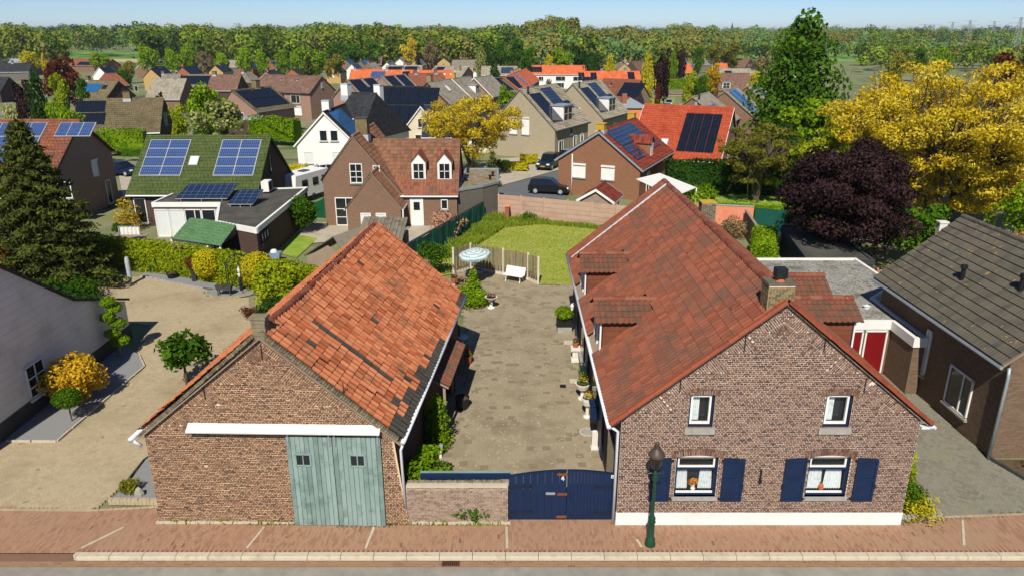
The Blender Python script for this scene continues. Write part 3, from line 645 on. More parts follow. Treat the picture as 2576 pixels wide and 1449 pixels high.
# courtyard and lawn
YARD = [(-4.0, 21.0), (-.2, 20.2), (3.35, 20.3), (3.5, 38.2), (9, 38.2), (9, 43.5), (1.7, 43.7), (1.0, 44.6), (-.5, 45.6), (-2.75, 46.7), (-3.8, 45.7), (-4.4, 42), (-2.9, 40), (-2.2, 34)]
yd = sheet('courtyard', YARD, -.012, 'yard_bed'); pavers(yd, YARD, -.012, 'run', .3, .3, .008, math.radians(3), 'yard_stone', name='paving_slab', limit=300, jit=.006)
g_ = np.random.default_rng(3); Ms = []
for i in range(1300):
    x, y = g_.uniform(-2, 3), g_.uniform(21, 41); s = g_.uniform(.03, .11)
    if inpoly(np.array([x]), np.array([y]), YARD)[0] and g_.random() < .35 + .6 * abs(math.sin(x * 1.3 + y * .45)): a = g_.random() * 6; Ms.append(frame((math.cos(a), math.sin(a), 0), (-math.sin(a), math.cos(a), 0), (0, 0, 1), (x, y, .009), (s, s * .6, .006)))
pieces(yd, 'pale_patch', BLOCK, 'chip_stone', Ms, 'pale_patches', 0)
m = MB(); m.box(2.15, 29.55, .0, 2.42, 29.85, .014); m.obj('drain_cover', 'iron', yd)
m = MB()
for q in ((2.9, 30.2, .55, .4), (2.95, 34.6, .6, .5), (3.0, 37.6, .5, .5)): m.box(q[0] - q[2] / 2, q[1] - q[3] / 2, 0, q[0] + q[2] / 2, q[1] + q[3] / 2, .02)
m.obj('doorstep_slab', 'kerb_stone', yd)
LAWN = [(1.7, 43.75), (9, 43.55), (12.5, 55.7), (9.6, 57.2), (-1.1, 61.6), (-2.4, 60.4), (-5.6, 48.9), (-5.2, 45), (-3.9, 45.9), (-2.75, 46.9), (-.5, 45.75), (1.05, 44.7)]
sheet('lawn', LAWN, -.004, 'mown_grass')
blades('rough_grass', 'long green grass along the netting fence and the concrete wall', [(-5.6, 48.8), (-3.9, 49.5), (-2.4, 53), (-.6, 57.8), (2.5, 58.9), (9, 56.4), (9.7, 57.1), (-1.1, 61.5), (-2.4, 60.3)], 14000, .38, 'grass_blade', cat='grass', w=.03, clump=.9)
blades('lawn_grass', 'short mown grass of the back lawn', LAWN, 16000, .035, 'grass_blade', cat='grass', w=.035, seed=9)

# ---------------------------------------------------------------- the barn
BU, BV = unit((8.12, -.2, 0)), unit((math.sin(math.radians(5)), math.cos(math.radians(5)), 0)); BO = np.array([-11.42, 20.07, 0]); BN = -np.array([-BU[1], BU[0], 0]) * 1.0
def B(u, v, z, d=0): return Vector(BO + BU * u + BV * v + BN * d + np.array([0, 0, z]))
barn = T('barn', 'old brick barn with orange pantile roof and pale green sliding doors', 'barn', (-7.6, 26, 0))
BE, BRZ, BL = 3.38, 6.62, 12.9
def bext(z):
    if z < BE: return (0.0, 7.72 + .42 * max(0, 1 - z / 3.2) ** 1.3)
    t = (z - BE) / (BRZ - BE); return (4.02 * t, 7.74 - 3.72 * t)
def wedge_list(xe, ze, xa, za, n, s0=.35, side=1, L=1.15):
    d = unit((xa - xe, za - ze)); W = []
    for i in range(n):
        a = np.array((xe, ze)) + d * (s0 + i * L); b = a + d * (L * .97)
        p = np.array([-d[1], d[0]]) if side < 0 else np.array([d[1], -d[0]])
        k = (b[1] - a[1]) / -p[1]; W.append(((tuple(a), tuple(b), tuple(b + p * k)), d))
    return W
fw = MB(); fw.poly(B(0, .02, 0), B(8.1, .02, 0), B(7.74, .02, BE), B(4.02, .02, BRZ), B(0, .02, BE)); fwall = fw.obj('front_wall', 'barn_mortar', barn)
W_ = wedge_list(0, BE, 4.02, BRZ, 4, .2, 1) + wedge_list(7.74, BE, 4.02, BRZ, 4, .2, -1)
brick_wall(fwall, BO, BU, BN, bext, .02, BRZ, [], 'barn_brick', 'barn_mortar', .066, .21, .018, W_, .012, .006, 300, skip=lambda x, z: 4.5 < x < 7.25 and z < 3.2)
m = MB(); m.poly(B(.05, .03, 0), B(.05, BL, 0), B(.05, BL, BE), B(.05, .03, BE)); m.obj('side_wall', 'barn_mortar', barn)
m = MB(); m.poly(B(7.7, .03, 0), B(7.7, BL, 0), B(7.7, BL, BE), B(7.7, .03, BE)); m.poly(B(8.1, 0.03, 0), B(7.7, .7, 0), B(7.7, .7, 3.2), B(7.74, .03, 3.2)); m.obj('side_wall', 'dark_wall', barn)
m = MB(); m.poly(B(0, BL, 0), B(7.7, BL, 0), B(7.7, BL, BE), B(4.02, BL, BRZ), B(0, BL, BE)); m.obj('back_wall', 'barn_mortar', barn)
m = MB(); m.box(-11.5, 19.93, 0, -3.2, 20.02, .06); m.obj('footing', 'kerb_stone', barn)
rf = MB()
for s, x0 in ((-1, -.28), (1, 8.02)):
    z0 = BE - .22; rf.prism([B(x0, -.12, z0 - .2), B(x0, BL + .1, z0 - .2), B(4.02, BL + .1, BRZ - .14), B(4.02, -.12, BRZ - .14)], (0, 0, .05))
roof = rf.obj('roof', 'old_wood', barn)
PT = pantile(.25, .3)
def bmat(i, j, nu, nv):
    if i == 9 and 3 < j < nv - 3 or (j == 0 and (i < 30 or i > 44)) or (j == 1 and (i % 7 < 4) and i < 22) or (j == 2 and i in (5, 6, 12)) or (i, j) in ((4, nv - 5), (20, 9), (33, nv - 3), (38, 3)): return 'barn_tile_black'
    return 'barn_tile'
e0 = np.array(B(8.05, -.1, BE - .2)); e1 = np.array(B(4.05, -.1, BRZ + .1)); sv = e1 - e0; sl = np.linalg.norm(sv)
tile_slope(roof, e0, BV, sv, BL + .2, sl, .25, .3, PT, bmat, None, lambda u, v: -.1 * math.sin(math.pi * u / 13) * (v / sl) - .04 * math.sin(u * 1.1 + v) * .5, .012, 300)
e2 = np.array(B(-.3, .25, BE - .2)); sv2 = np.array(B(3.99, .25, BRZ + .1)) - e2
tile_slope(roof, e2, BV, sv2, BL - .2, np.linalg.norm(sv2), .25, .3, PT, 'barn_tile', None, None, .012, 60)
HALF = []; 
def halftube(r=.12, L=.4, n=7):
    V = [(r * k * math.cos(math.pi * i / n), y, r * k * math.sin(math.pi * i / n)) for y, k in ((0, 1.12), (L, 1.0)) for i in range(n + 1)] + [(r * .8 * math.cos(math.pi * i / n), 0, r * .8 * math.sin(math.pi * i / n)) for i in range(n + 1)]
    F = [(i + 1, i, i + n + 1, i + n + 2) for i in range(n)] + [(i, i + 1, i + 1 + 2 * (n + 1), i + 2 * (n + 1)) for i in range(n)]
    return np.array(V), np.array(F)
HT = halftube(); VT = halftube(.1, .34)
def along(parent, a, b, tpl, L, mat, name, jit=.01, up=(0, 0, 1), sag=0):
    a, b = np.array(a, float), np.array(b, float); d = b - a; ln = np.linalg.norm(d); d = d / ln; n = max(1, round(ln / L)); up = np.array(up, float); x = unit(np.cross(d, up)); Ms = []
    for i in range(n):
        e = rng.normal(0, jit, 3); p = a + d * ln * i / n + x * e[0] + np.array([0, 0, e[1] - sag * math.sin(math.pi * i / n)])
        Ms.append(frame(x, d, np.cross(x, d), p, (1, ln / n / L, 1)))
    pieces(parent, name, tpl, mat, Ms)
along(roof, B(4.02, .35, BRZ + .08), B(4.02, BL, BRZ + .08), HT, .4, 'ridge_tile', 'ridge_tile', .012, sag=.1)
for (x0, z0, x1, z1) in ((7.95, BE - .17, 4.2, BRZ + .0), (-.15, BE - .17, 3.8, BRZ + .0)):      # rowlock coping on the gable
    a, b = np.array(B(x0, -.05, z0)), np.array(B(x1, -.05, z1)); d = unit(b - a); Ms = []; nn = int(np.linalg.norm(b - a) / .085)
    up = unit(np.cross(d, BV)); up = up if up[2] > 0 else -up
    for i in range(nn): Ms.append(frame(d, BV, up, a + (b - a) * (i + .5) / nn + up * (.0 + rng.normal(0, .008)) + BV * .06, (.07, .25, .1)))
    pieces(fwall, 'coping_brick', BLOCK, 'moss_brick', Ms)
ch = MB()
for k in range(5): ch.ob(B(4.0, .1, 6.5 + k * .13), (BU, BV, (0, 0, 1)), (.42 - .02 * (k % 2), .3, .12))
ch.ob(B(4.0, .1, 7.12), (BU, BV, (0, 0, 1)), (.5, .36, .08)); ch.obj('chimney', 'moss_brick', barn)
gt = MB(); gt.tube([B(8.1, -.2, BE - .24), B(8.1, BL + .1, BE - .24)], .075, 8); gt.tube([B(8.1, -.1, BE - .28), B(7.98, -.02, BE - .6), B(8.02, .05, .1)], .045, 8); gt.obj('gutter', 'white_zinc', barn, smooth=True)
gt = MB(); gt.tube([B(-.34, -.22, BE - .26), B(-.34, BL, BE - .26)], .075, 8); gt.tube([B(-.34, -.15, BE - .28), B(-.1, -.06, BE - .55)], .05, 8); gt.obj('gutter', 'white_zinc', barn, smooth=True)
for u, z, h in ((4.0, 6.05, .5), (6.35, 4.85, .45), (2.1, 4.7, .45)):
    m = MB(); m.ob(B(u, 0, z, .03), (BU, BN, (0, 0, 1)), (.025, .02, h)); m.obj('wall_anchor', 'iron', barn)
# sliding doors
for x0, x1, lab in ((4.44, 5.87, None), (5.88, 7.38, None)):
    m = MB()
    for z in (.35, 1.6, 2.95): m.ob(B((x0 + x1) / 2, 0, z, .055), (BU, BN, (0, 0, 1)), (x1 - x0 - .06, .025, .14))
    dd = m.obj('sliding_door', 'green_board', barn); n = 10
    for i in range(n):
        a, b = x0 + (x1 - x0) * i / n, x0 + (x1 - x0) * (i + 1) / n
        m = MB(); m.ob(B((a + b) / 2, 0, 1.64, .085 + random.uniform(-.004, .004)), (BU, BN, (0, 0, 1)), (b - a - .012, .03, 3.24 + random.uniform(-.02, .02))); m.obj('board', 'green_board', dd)
    xm = (x0 + x1) / 2 + (-.22 if x0 < 5 else 0); w = MB()
    for (c, s) in (((xm, 2.64), (.5, .05)), ((xm, 2.24), (.5, .05)), ((xm - .23, 2.44), (.05, .4)), ((xm + .23, 2.44), (.05, .4)), ((xm, 2.44), (.03, .4))): w.ob(B(c[0], 0, c[1], .115), (BU, BN, (0, 0, 1)), (s[0], .035, s[1]))
    fr = w.obj('window_frame', 'green_board', dd)
    m = MB(); m.ob(B(xm, 0, 2.44, .104), (BU, BN, (0, 0, 1)), (.44, .008, .38)); m.obj('pane', 'window_dark', dd)
    m = MB()
    for x in (x0 + .08, x1 - .08): m.ob(B(x, 0, 3.2, .115), (BU, BN, (0, 0, 1)), (.05, .03, .5))
    m.obj('hanger', 'zinc', dd)
m = MB(); m.ob(B(4.4, 0, 3.36, .06), (BU, BN, (0, 0, 1)), (5.9, .05, .07)); m.obj('door_rail', 'leaf_olive', barn)
m = MB(); a = [B(1.45, 0, 3.42, .02), B(1.45, 0, 3.42, .27), B(1.45, 0, 3.47, .29), B(1.45, 0, 3.64, .02)]; m.prism(a, BU * 5.95); m.obj('rail_hood', 'white_paint', barn)
# canopy on the yard side
cp = T('tiled_canopy', 'small red tiled canopy on the yard side of the barn', 'canopy', (-3.0, 27.4, 2.2))
a = np.array([-2.42, 25.2, 2.2]); b = np.array([-3.5, 25.3, 2.75]); dY = unit((.09, 1, 0))
m = MB(); m.prism([a, a + dY * 4, b + dY * 4, b], (0, 0, -.06)); cr_ = m.obj('roof', 'old_wood', cp)
tile_slope(cr_, a, dY, b - a, 4.0, np.linalg.norm(b - a), .22, .3, pantile(.22, .3), 'dormer_tile', None, None, .006, 100)
for y in (25.4, 28.9): m = MB(); m.bar((-2.6, y, 0), (-2.6, y, 2.25), .1); m.obj('post', 'old_wood', cp)
m = MB(); m.box(-3.6, 29.05, 0, -2.5, 29.2, 2.2); m.obj('side_panel', 'dark_wall', cp)

# ---------------------------------------------------------------- the house
house = T('farmhouse', 'brown brick farmhouse with red tiled roof and blue shutters', 'house', (7.9, 28.5, 0))
HX0, HX1, HY0, HY1, HE, HRX, HRZ = 3.35, 12.5, 19.9, 38.0, 3.9, 7.92, 7.55
HO = np.array([HX0, HY0, 0]); HU = np.array([1.0, 0, 0]); HN = np.array([0, -1.0, 0]); HW = HX1 - HX0; HA = HRX - HX0
def hext(z):
    if z < HE: return (0.0, HW)
    t = (z - HE) / (HRZ - HE); return (HA * t, HW - (HW - HA) * t)
LOW = [(1.78, 3.1), (5.93, 7.23)]; UPP = [(2.03, 2.8), (6.15, 6.98)]
opens = [(a, b, 1.06, 2.5) for a, b in LOW] + [(a, b, 3.54, 4.66) for a, b in UPP]
hw_ = MB(); hw_.poly((HX0, HY0 + .35, 0), (HX1, HY0 + .35, 0), (HX1, HY0 + .35, HE), (HRX, HY0 + .35, HRZ), (HX0, HY0 + .35, HE))
hwall = hw_.obj('front_wall', 'window_dark', house)
W_ = wedge_list(0, HE, HA, HRZ, 5, .25, 1, 1.05) + wedge_list(HW, HE, HA, HRZ, 5, .25, -1, 1.05)
brick_wall(hwall, HO, HU, HN, hext, .46, HRZ, opens, 'house_brick', 'house_mortar', .0655, .215, .015, W_, .01, .003, 300, skip=lambda x, z: any(a - .06 < x < b + .06 and d - .03 < z < d + (.2 if d < 3 else .15) for a, b, c, d in opens))
for a, b, c, d in opens:
    m = MB(); x0, x1 = HX0 + a, HX0 + b
    m.poly((x0, HY0, c), (x0, HY0 + .35, c), (x0, HY0 + .35, d), (x0, HY0, d)); m.poly((x1, HY0, c), (x1, HY0, d), (x1, HY0 + .35, d), (x1, HY0 + .35, c)); m.poly((x0, HY0, d), (x0, HY0 + .35, d), (x1, HY0 + .35, d), (x1, HY0, d)); m.poly((x0, HY0, c), (x1, HY0, c), (x1, HY0 + .35, c), (x0, HY0 + .35, c)); m.obj('window_reveal', 'house_brick', hwall)
    arch(hwall, HO, HU, HN, a - .06, b + .06, d - .03, .1 if d < 3 else .04, 'house_brick', .25 if d < 3 else .21, .078, .02)
m = MB(); m.box(HX0 - .02, HY0 - .025, -.02, HX1 + .02, HY0 + .05, .46); m.obj('plinth', 'white_plaster', house)
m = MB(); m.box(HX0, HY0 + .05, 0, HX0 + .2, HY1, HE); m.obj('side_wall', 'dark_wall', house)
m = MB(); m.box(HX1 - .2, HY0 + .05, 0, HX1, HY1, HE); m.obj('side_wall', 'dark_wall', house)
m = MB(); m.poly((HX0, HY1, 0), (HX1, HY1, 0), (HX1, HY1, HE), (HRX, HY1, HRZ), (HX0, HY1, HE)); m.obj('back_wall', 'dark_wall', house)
_k = N('clear_glass'); _k.t.nodes.remove(_k.b); _tr = _k.n('BsdfTransparent'); _gl = _k.n('BsdfGlossy'); _gl.inputs['Roughness'].default_value = .02; _mx = _k.n('MixShader'); _mx.inputs[0].default_value = .06; _k.l(_tr.outputs[0], _mx.inputs[1]); _k.l(_gl.outputs[0], _mx.inputs[2]); _k.l(_mx.outputs[0], _k.out.inputs[0])
def ring(m, x0, x1, z0, z1, y, w, d):
    m.box(x0, y, z0, x1, y + d, z0 + w); m.box(x0, y, z1 - w, x1, y + d, z1); m.box(x0, y, z0 + w, x0 + w, y + d, z1 - w); m.box(x1 - w, y, z0 + w, x1, y + d, z1 - w)
def ruffle(x0, x1, z0, z1, y, n=40, amp=.02, flare=0):
    V = []
    for i in range(n + 1):
        t = i / n; x = x0 + (x1 - x0) * t; V += [(x, y + amp * math.sin(i * 1.3), z1), (x + flare * (t - .5), y + amp * 1.3 * math.sin(i * 1.3 + .3), z0 + .02 * abs(math.sin(i * .65)))]
    m = MB(); m.add(V, [(2 * i, 2 * i + 2, 2 * i + 3, 2 * i + 1) for i in range(n)]); return m
for k, (a, b) in enumerate(LOW):
    x0, x1 = HX0 + a, HX0 + b
    m = MB(); ring(m, x0, x1, 1.06, 2.5, HY0 + .09, .075, .07); m.box(x0 + .07, HY0 + .085, 2.0, x1 - .07, HY0 + .17, 2.07); w = m.obj('window', 'blue_paint', house)
    m = MB(); ring(m, x0 + .075, x1 - .075, 2.07, 2.44, HY0 + .11, .055, .05); m.obj('sash', 'white_paint', w)
    m = MB(); m.box(x0 + .07, HY0 + .1, 1.135, x1 - .07, HY0 + .15, 1.19); m.obj('sash', 'white_paint', w)
    m = MB(); m.box(x0 - .05, HY0 - .06, .93, x1 + .05, HY0 + .1, 1.06); m.obj('sill', 'sill_stone', w)
    m = MB(); m.box(x0 + .08, HY0 + .31, 1.0, x1 - .08, HY0 + .345, 2.45); m.obj('room_shade_sheet', 'window_dark', w); m = MB(); m.poly((x0 + .07, HY0 + .135, 1.13), (x1 - .07, HY0 + .135, 1.13), (x1 - .07, HY0 + .135, 2.44), (x0 + .07, HY0 + .135, 2.44)); m.obj('pane', 'clear_glass', w)  # dark sheet behind the curtains: the room's shade put into its colour
    for (p, q) in (((x0 + .08, x0 + .42), (x1 - .48, x1 - .12)) if k == 0 else ((x0 + .08, x0 + .55), (x1 - .62, x1 - .12))):
        ruffle(p, q, 1.2, 1.98, HY0 + .24, 36, .018, .08).obj('curtain', 'curtain', w)
vs = T('flower_vase', 'white vase of dried golden flowers in the left ground-floor window', 'vase', (5.78, HY0 + .22, 1.14)); m = MB(); m.lathe([(.05, 0), (.08, .08), (.05, .16), (.06, .2)], (5.78, HY0 + .22, 1.14), 10); m.obj('vase', 'stone_white', vs)
V_, F_, r_ = leafcloud([[0, 0, .32]], [[.16, .05, .13]], 160, .07, seed=9); put('dried_flowers', newmesh('dried_flowers', V_, F_, r_, uv=False), 'leaf_orange', vs)
jg = T('clay_jar', 'round clay jar in the right ground-floor window', 'jar', (9.87, HY0 + .22, 1.14)); m = MB(); m.lathe([(.05, 0), (.09, .1), (.08, .2), (.04, .26), (.05, .3)], (9.87, HY0 + .22, 1.14), 10); m.obj('jar', 'terracotta', jg); m = MB(); m.lathe([(.052, .3), (.045, .31)], (9.87, HY0 + .22, 1.14), 10); m.obj('rim', 'soil', jg)
for a, b in UPP:
    x0, x1 = HX0 + a, HX0 + b
    m = MB(); ring(m, x0, x1, 3.54, 4.66, HY0 + .09, .06, .07); w = m.obj('window', 'blue_paint', house)
    m = MB(); ring(m, x0 + .06, x1 - .09, 3.64, 4.62, HY0 + .06, .06, .08); m.obj('sash', 'white_paint', w)
    m = MB(); m.box(x0 - .09, HY0 - .06, 3.33, x1 + .07, HY0 + .1, 3.53); m.obj('sill', 'sill_stone', w)
    m = MB(); m.box(x0 + .07, HY0 + .31, 3.55, x1 - .07, HY0 + .345, 4.64); m.obj('room_shade_sheet', 'window_dark', w); m = MB(); m.poly((x0 + .06, HY0 + .135, 3.6), (x1 - .06, HY0 + .135, 3.6), (x1 - .06, HY0 + .135, 4.62), (x0 + .06, HY0 + .135, 4.62)); m.obj('pane', 'clear_glass', w)  # same dark sheet upstairs, coloured as the shade of the room
    ruffle(x0 + .1, x0 + .36, 3.68, 4.6, HY0 + .22, 22, .016).obj('curtain', 'curtain', w)
for x0, x1 in ((.98, 1.62), (3.25, 3.92), (5.18, 5.85), (7.42, 8.08)):
    X0, X1 = HX0 + x0, HX0 + x1; y = HY0 - .05
    lo = (x0 in (.98, 5.18)); za, zb = (2.45, 2.5) if lo else (2.5, 2.45)
    m = MB(); m.prism([(X0, y, .93), (X1, y, .93), (X1, y, zb), (X0, y, za)], (0, .02, 0)); s = m.obj('shutter', 'blue_paint', house)
    m = MB(); ring(m, X0, X1, .93, 2.44, y - .022, .075, .022); m.box(X0 + .075, y - .022, 1.66, X1 - .075, y, 1.76); m.obj('rail', 'blue_paint', s)
    m = MB(); hx = X1 if lo else X0
    for z in (1.02, 2.4): m.box(hx - .06, y - .03, z - .02, hx + .08 * (1 if lo else .3), y + .05, z + .02)
    m.box((X0 if lo else X1) - .025, y - .04, 1.42, (X0 if lo else X1) + .025, y + .05, 1.52); m.obj('hinge', 'iron', s)
for x, z, h in ((5.05, 4.98, .46), (10.6, 4.98, .46), (6.85, 6.35, .5), (9.2, 6.35, .5)):
    m = MB(); m.box(x - .015, HY0 - .035, z - h / 2, x + .015, HY0 - .01, z + h / 2); m.obj('wall_anchor', 'iron', house)
m = MB(); m.box(7.78, HY0 - .05, 1.68, 7.84, HY0 - .01, 2.05); m.box(7.76, HY0 - .12, 1.62, 7.84, HY0 - .01, 1.72); m.obj('flag_holder', 'iron', house)
m = MB(); m.bar((4.42, HY0 - .02, 1.62), (4.3, HY0 - .2, 1.7), .03); m.bar((4.3, HY0 - .2, 1.7), (4.32, HY0 - .12, 1.58), .03); m.obj('wall_hook', 'iron', house)
# roof
EX0, EX1, EZ = 3.02, 12.78, 3.68
def roofz(x): return EZ + (HRZ + .13 - EZ) * ((x - EX0) / (HRX - EX0) if x < HRX else (EX1 - x) / (EX1 - HRX))
m = MB(); m.prism([(EX0, HY0 - .1, EZ - .06), (HRX, HY0 - .1, HRZ + .07), (EX1, HY0 - .1, EZ - .06), (EX1, HY0 - .1, EZ - .1), (HRX, HY0 - .1, HRZ + .02), (EX0, HY0 - .1, EZ - .1)], (0, HY1 - HY0 + .2, 0)); hroof = m.obj('roof', 'old_wood', house)
DORM = [(25.8, 5.5), (31.7, 5.5)]
def hkeep(u, v):
    y = HY0 - .12 + u; x = EX0 + (HRX - EX0) * v / 6.2
    return not any(abs(y - d) < .95 and x < 5.2 for d, _ in DORM)
sv = np.array([HRX - EX0, 0, HRZ + .13 - EZ]); sl = np.linalg.norm(sv); PH = pantile(.215, .345, .052, .032)
tile_slope(hroof, (EX0, HY0 - .12, EZ), (0, 1, 0), sv, HY1 - HY0 + .2, sl, .215, .345, PH, 'house_tile', hkeep, None, .003, 300)
sv = np.array([HRX - EX1, 0, HRZ + .13 - EZ]); tile_slope(hroof, (EX1, HY0 - .12, EZ), (0, 1, 0), sv, HY1 - HY0 + .2, np.linalg.norm(sv), .215, .345, PH, 'house_tile', None, None, .003, 60)
along(hroof, (HRX, HY0 + .75, HRZ + .12), (HRX, HY1, HRZ + .12), HT, .4, 'ridge_tile', 'ridge_tile', .006)
for xe in (EX0, EX1):
    along(hroof, (xe, HY0 - .1, EZ + .02), (HRX, HY0 - .1, HRZ + .12), VT, .34, 'verge_tile', 'verge_tile', .004); along(hroof, (xe, HY1 + .05, EZ + .02), (HRX, HY1 + .05, HRZ + .12), VT, .34, 'verge_tile', 'verge_tile', .004)
m = MB(); m.bar((EX0 + .1, 36.9, EZ + .16), (HRX - .1, 36.9, HRZ + .17), .12, .05); m.obj('flashing', 'white_zinc', hroof)
for x, y in ((7.0, 21.4), (7.0, 24.3), (7.0, 27.4), (7.0, 30.6), (7.0, 33.8)):
    m = MB(); m.tube([(x - .16, y, roofz(x - .16) + .06), (x + .1, y, roofz(x + .1) + .1)], [.07, .05], 8); m.obj('roof_vent', 'ridge_tile', hroof)
def gutter(P, r, mat, par, name='gutter'): m = MB(); m.tube(P, r, 8); m.obj(name, mat, par, smooth=True)
gutter([(EX0 - .06, HY0 - .15, EZ - .06), (EX0 - .06, HY1 + .1, EZ - .06)], .075, 'white_zinc', house); gutter([(EX0 - .02, HY0 - .02, EZ - .08), (3.26, HY0 + .05, EZ - .3), (3.26, HY0 + .05, 0)], .05, 'white_zinc', house, 'downpipe')
gutter([(EX1 + .04, HY0 - .15, EZ - .06), (EX1 + .04, HY1 + .1, EZ - .06)], .075, 'white_zinc', house); m = MB(); m.box(12.5, HY0 - .12, 3.55, 12.95, HY0 + .1, 3.62); m.obj('gutter_end', 'white_zinc', house)
def dormer(yc, sgn):
    """tiled saddle-roof dormer whose ridge runs into the slope"""
    X = (lambda x: x) if sgn < 0 else (lambda x: EX0 + EX1 - x)
    rz, ez, hw = 5.55, 5.02, 1.08; x0, x1 = X(3.02), X(5.42)
    m = MB(); xf = X(3.28); m.prism([(xf, yc - .92, roofz(3.28) - .2), (xf, yc + .92, roofz(3.28) - .2), (xf, yc + .92, ez), (xf, yc, rz - .08), (xf, yc - .92, ez)], (.04 * (1 if sgn < 0 else -1), 0, 0)); d = m.obj('dormer', 'window_dark', house)
    for s in (-1, 1):
        e = np.array([x0, yc + s * hw, ez]); r = np.array([x0, yc, rz]); U = np.array([1.0 if x1 > x0 else -1.0, 0, 0])
        def kp(u, v, s=s): z = ez + (rz - ez) * v / 1.2; x = x0 + U[0] * u; return roofz(x) < z + .12
        tile_slope(d, e, U, r - e, abs(x1 - x0) + .1, np.linalg.norm(r - e), .215, .34, PH, 'dormer_tile', kp, None, .003, 70)
        xa = X(3.3); m = MB(); pts = [(xa, yc + s * .9, roofz(xa) - .1), (xa, yc + s * .9, ez + .1), (X(4.95), yc + s * .9, ez + .1)]
        m.prism(pts, (0, -.03 * s, 0)); ck = m.obj('cheek', 'shingle_brown', d)
        for k in range(6):
            z = roofz(xa) - .05 + k * .2
            if z < ez + .05: xs = X(3.32); xe = X(3.3 + max(.05, (z - roofz(3.3)) / .83 + .2)); m = MB(); m.box(min(xs, xe), yc + s * .9 - .015, z, max(xs, xe), yc + s * .9 + .015, z + .19); m.obj('shingle_course', 'shingle_brown', d)
    along(d, (x0, yc, rz + .02), (x1, yc, rz + .02), HT, .4, 'ridge_tile', 'ridge_tile', .004)
    m = MB(); xf = X(3.24)
    for y in (yc - .9, yc, yc + .9): m.box(xf - .03, y - .04, roofz(3.28) - .15, xf + .03, y + .04, ez)
    m.obj('window_frame', 'white_paint', d)
for y, z in DORM: dormer(y, -1)
for y in (25.9, 28.6): dormer(y, 1)
def stack(parent, x, y, z0, z1, w, d, mat, name='chimney', ch=.07, mm='house_mortar'):
    """brick chimney stack, every brick its own block"""
    m = MB(); m.box(x - w / 2, y - d / 2, z0, x + w / 2, y + d / 2, z1); c = m.obj(name, mm, parent); Ms = []; n = int((z1 - z0) / ch)
    for f, (U, Nn, ln, off) in enumerate((((1, 0, 0), (0, -1, 0), w, d / 2), ((0, 1, 0), (-1, 0, 0), d, w / 2), ((0, 1, 0), (1, 0, 0), d, w / 2))):
        U, Nn = np.array(U, float), np.array(Nn, float); k = max(1, round(ln / .2))
        for i in range(n):
            sh = .5 * (i % 2) / k
            for j in range(-1, k + 1):
                a, b = max(0, j / k + sh), min(1, (j + 1) / k + sh)
                if b - a > .03: Ms.append(frame(U, (0, 0, 1), Nn if np.dot(np.cross(U, (0, 0, 1)), Nn) > 0 else Nn, np.array([x, y, z0 + (i + .5) * ch]) + U * ((a + b) / 2 - .5) * ln + Nn * (off + .012), ((b - a) * ln - .01, ch - .012, .02)))
    pieces(c, 'brick', BLOCK, mat, Ms, limit=300); return c
c1 = stack(house, 7.78, 20.3, 6.8, 8.1, .74, .62, 'stack_brick'); m = MB(); m.box(7.38, 19.97, 8.1, 8.18, 20.63, 8.15); m.obj('cap', 'moss_brick', c1)
m = MB(); m.lathe([(.16, 8.15), (.13, 8.25)], (7.8, 20.3, 0), 12); m.obj('pot', 'terracotta', c1); m = MB(); m.box(7.64, 20.14, 8.26, 7.96, 20.46, 8.54); m.obj('cowl', 'black_plastic', c1)
m = MB(); m.ob((7.3, 20.1, 7.15), ((.7, 0, .6), (0, 1, 0), (-.6, 0, .7)), (.35, .5, .03)); m.obj('flashing', 'lead', c1)
c2 = stack(house, 9.1, 33.6, 6.0, 7.5, .64, .62, 'moss_brick'); m = MB(); m.box(8.75, 33.26, 7.5, 9.45, 33.94, 7.56); m.obj('cap', 'lichen', c2)
# yard-side openings of the house
for y, w, z0, z1, mt in ((21.3, 1.5, .5, 2.3, 'blind'), (24.2, 1.0, .1, 2.3, 'blue_paint'), (26.3, 1.3, .7, 2.3, 'blind'), (29.6, 1.1, .1, 2.4, 'blue_paint'), (31.5, 1.2, .7, 2.3, 'blind'), (35.0, 1.2, .2, 2.3, 'blue_paint')):
    m = MB(); m.box(3.3, y - w / 2 - .08, z0 - .08, 3.36, y + w / 2 + .08, z1 + .08); w_ = m.obj('window' if mt == 'blind' else 'door', 'blue_paint', house)
    m = MB(); m.box(3.275, y - w / 2, z0, 3.31, y + w / 2, z1); m.obj('pane' if mt == 'blind' else 'leaf', 'window_dark' if mt == 'blind' else mt, w_)
    if mt == 'blind': m = MB(); m.box(3.15, y - w / 2 - .1, z0 - .2, 3.34, y + w / 2 + .1, z0 - .08); m.obj('sill', 'sill_stone', w_)

# ---------------------------------------------------------------- garden wall and gate
gw = T('garden_wall', 'low weathered brick garden wall between the barn and the blue gate', 'wall', (-1.7, 19.95, 0))
m = MB(); m.box(-3.4, 19.96, 0, -.13, 20.22, 1.42); gwall = m.obj('wall', 'garden_mortar', gw)
brick_wall(gwall, (-3.4, 19.95, 0), (1, 0, 0), (0, -1, 0), lambda z: (0.0 + .2 * max(0, (z - .1)) * .2, 3.27), .02, 1.28, [], 'garden_brick', 'garden_mortar', .066, .21, .012, (), .012, .005, 300)
Ms = [frame((1, 0, 0), unit((0, .8, .45)), unit((0, -.45, .8)), (-3.3 + i * .078, 20.07, 1.4 + rng.normal(0, .006)), (.066, .3, .1)) for i in range(41)]; pieces(gwall, 'coping_brick', BLOCK, 'moss_brick', Ms)
m = MB(); m.box(-3.3, 19.9, 0, -.05, 19.97, .08); m.obj('footing', 'kerb_stone', gw)
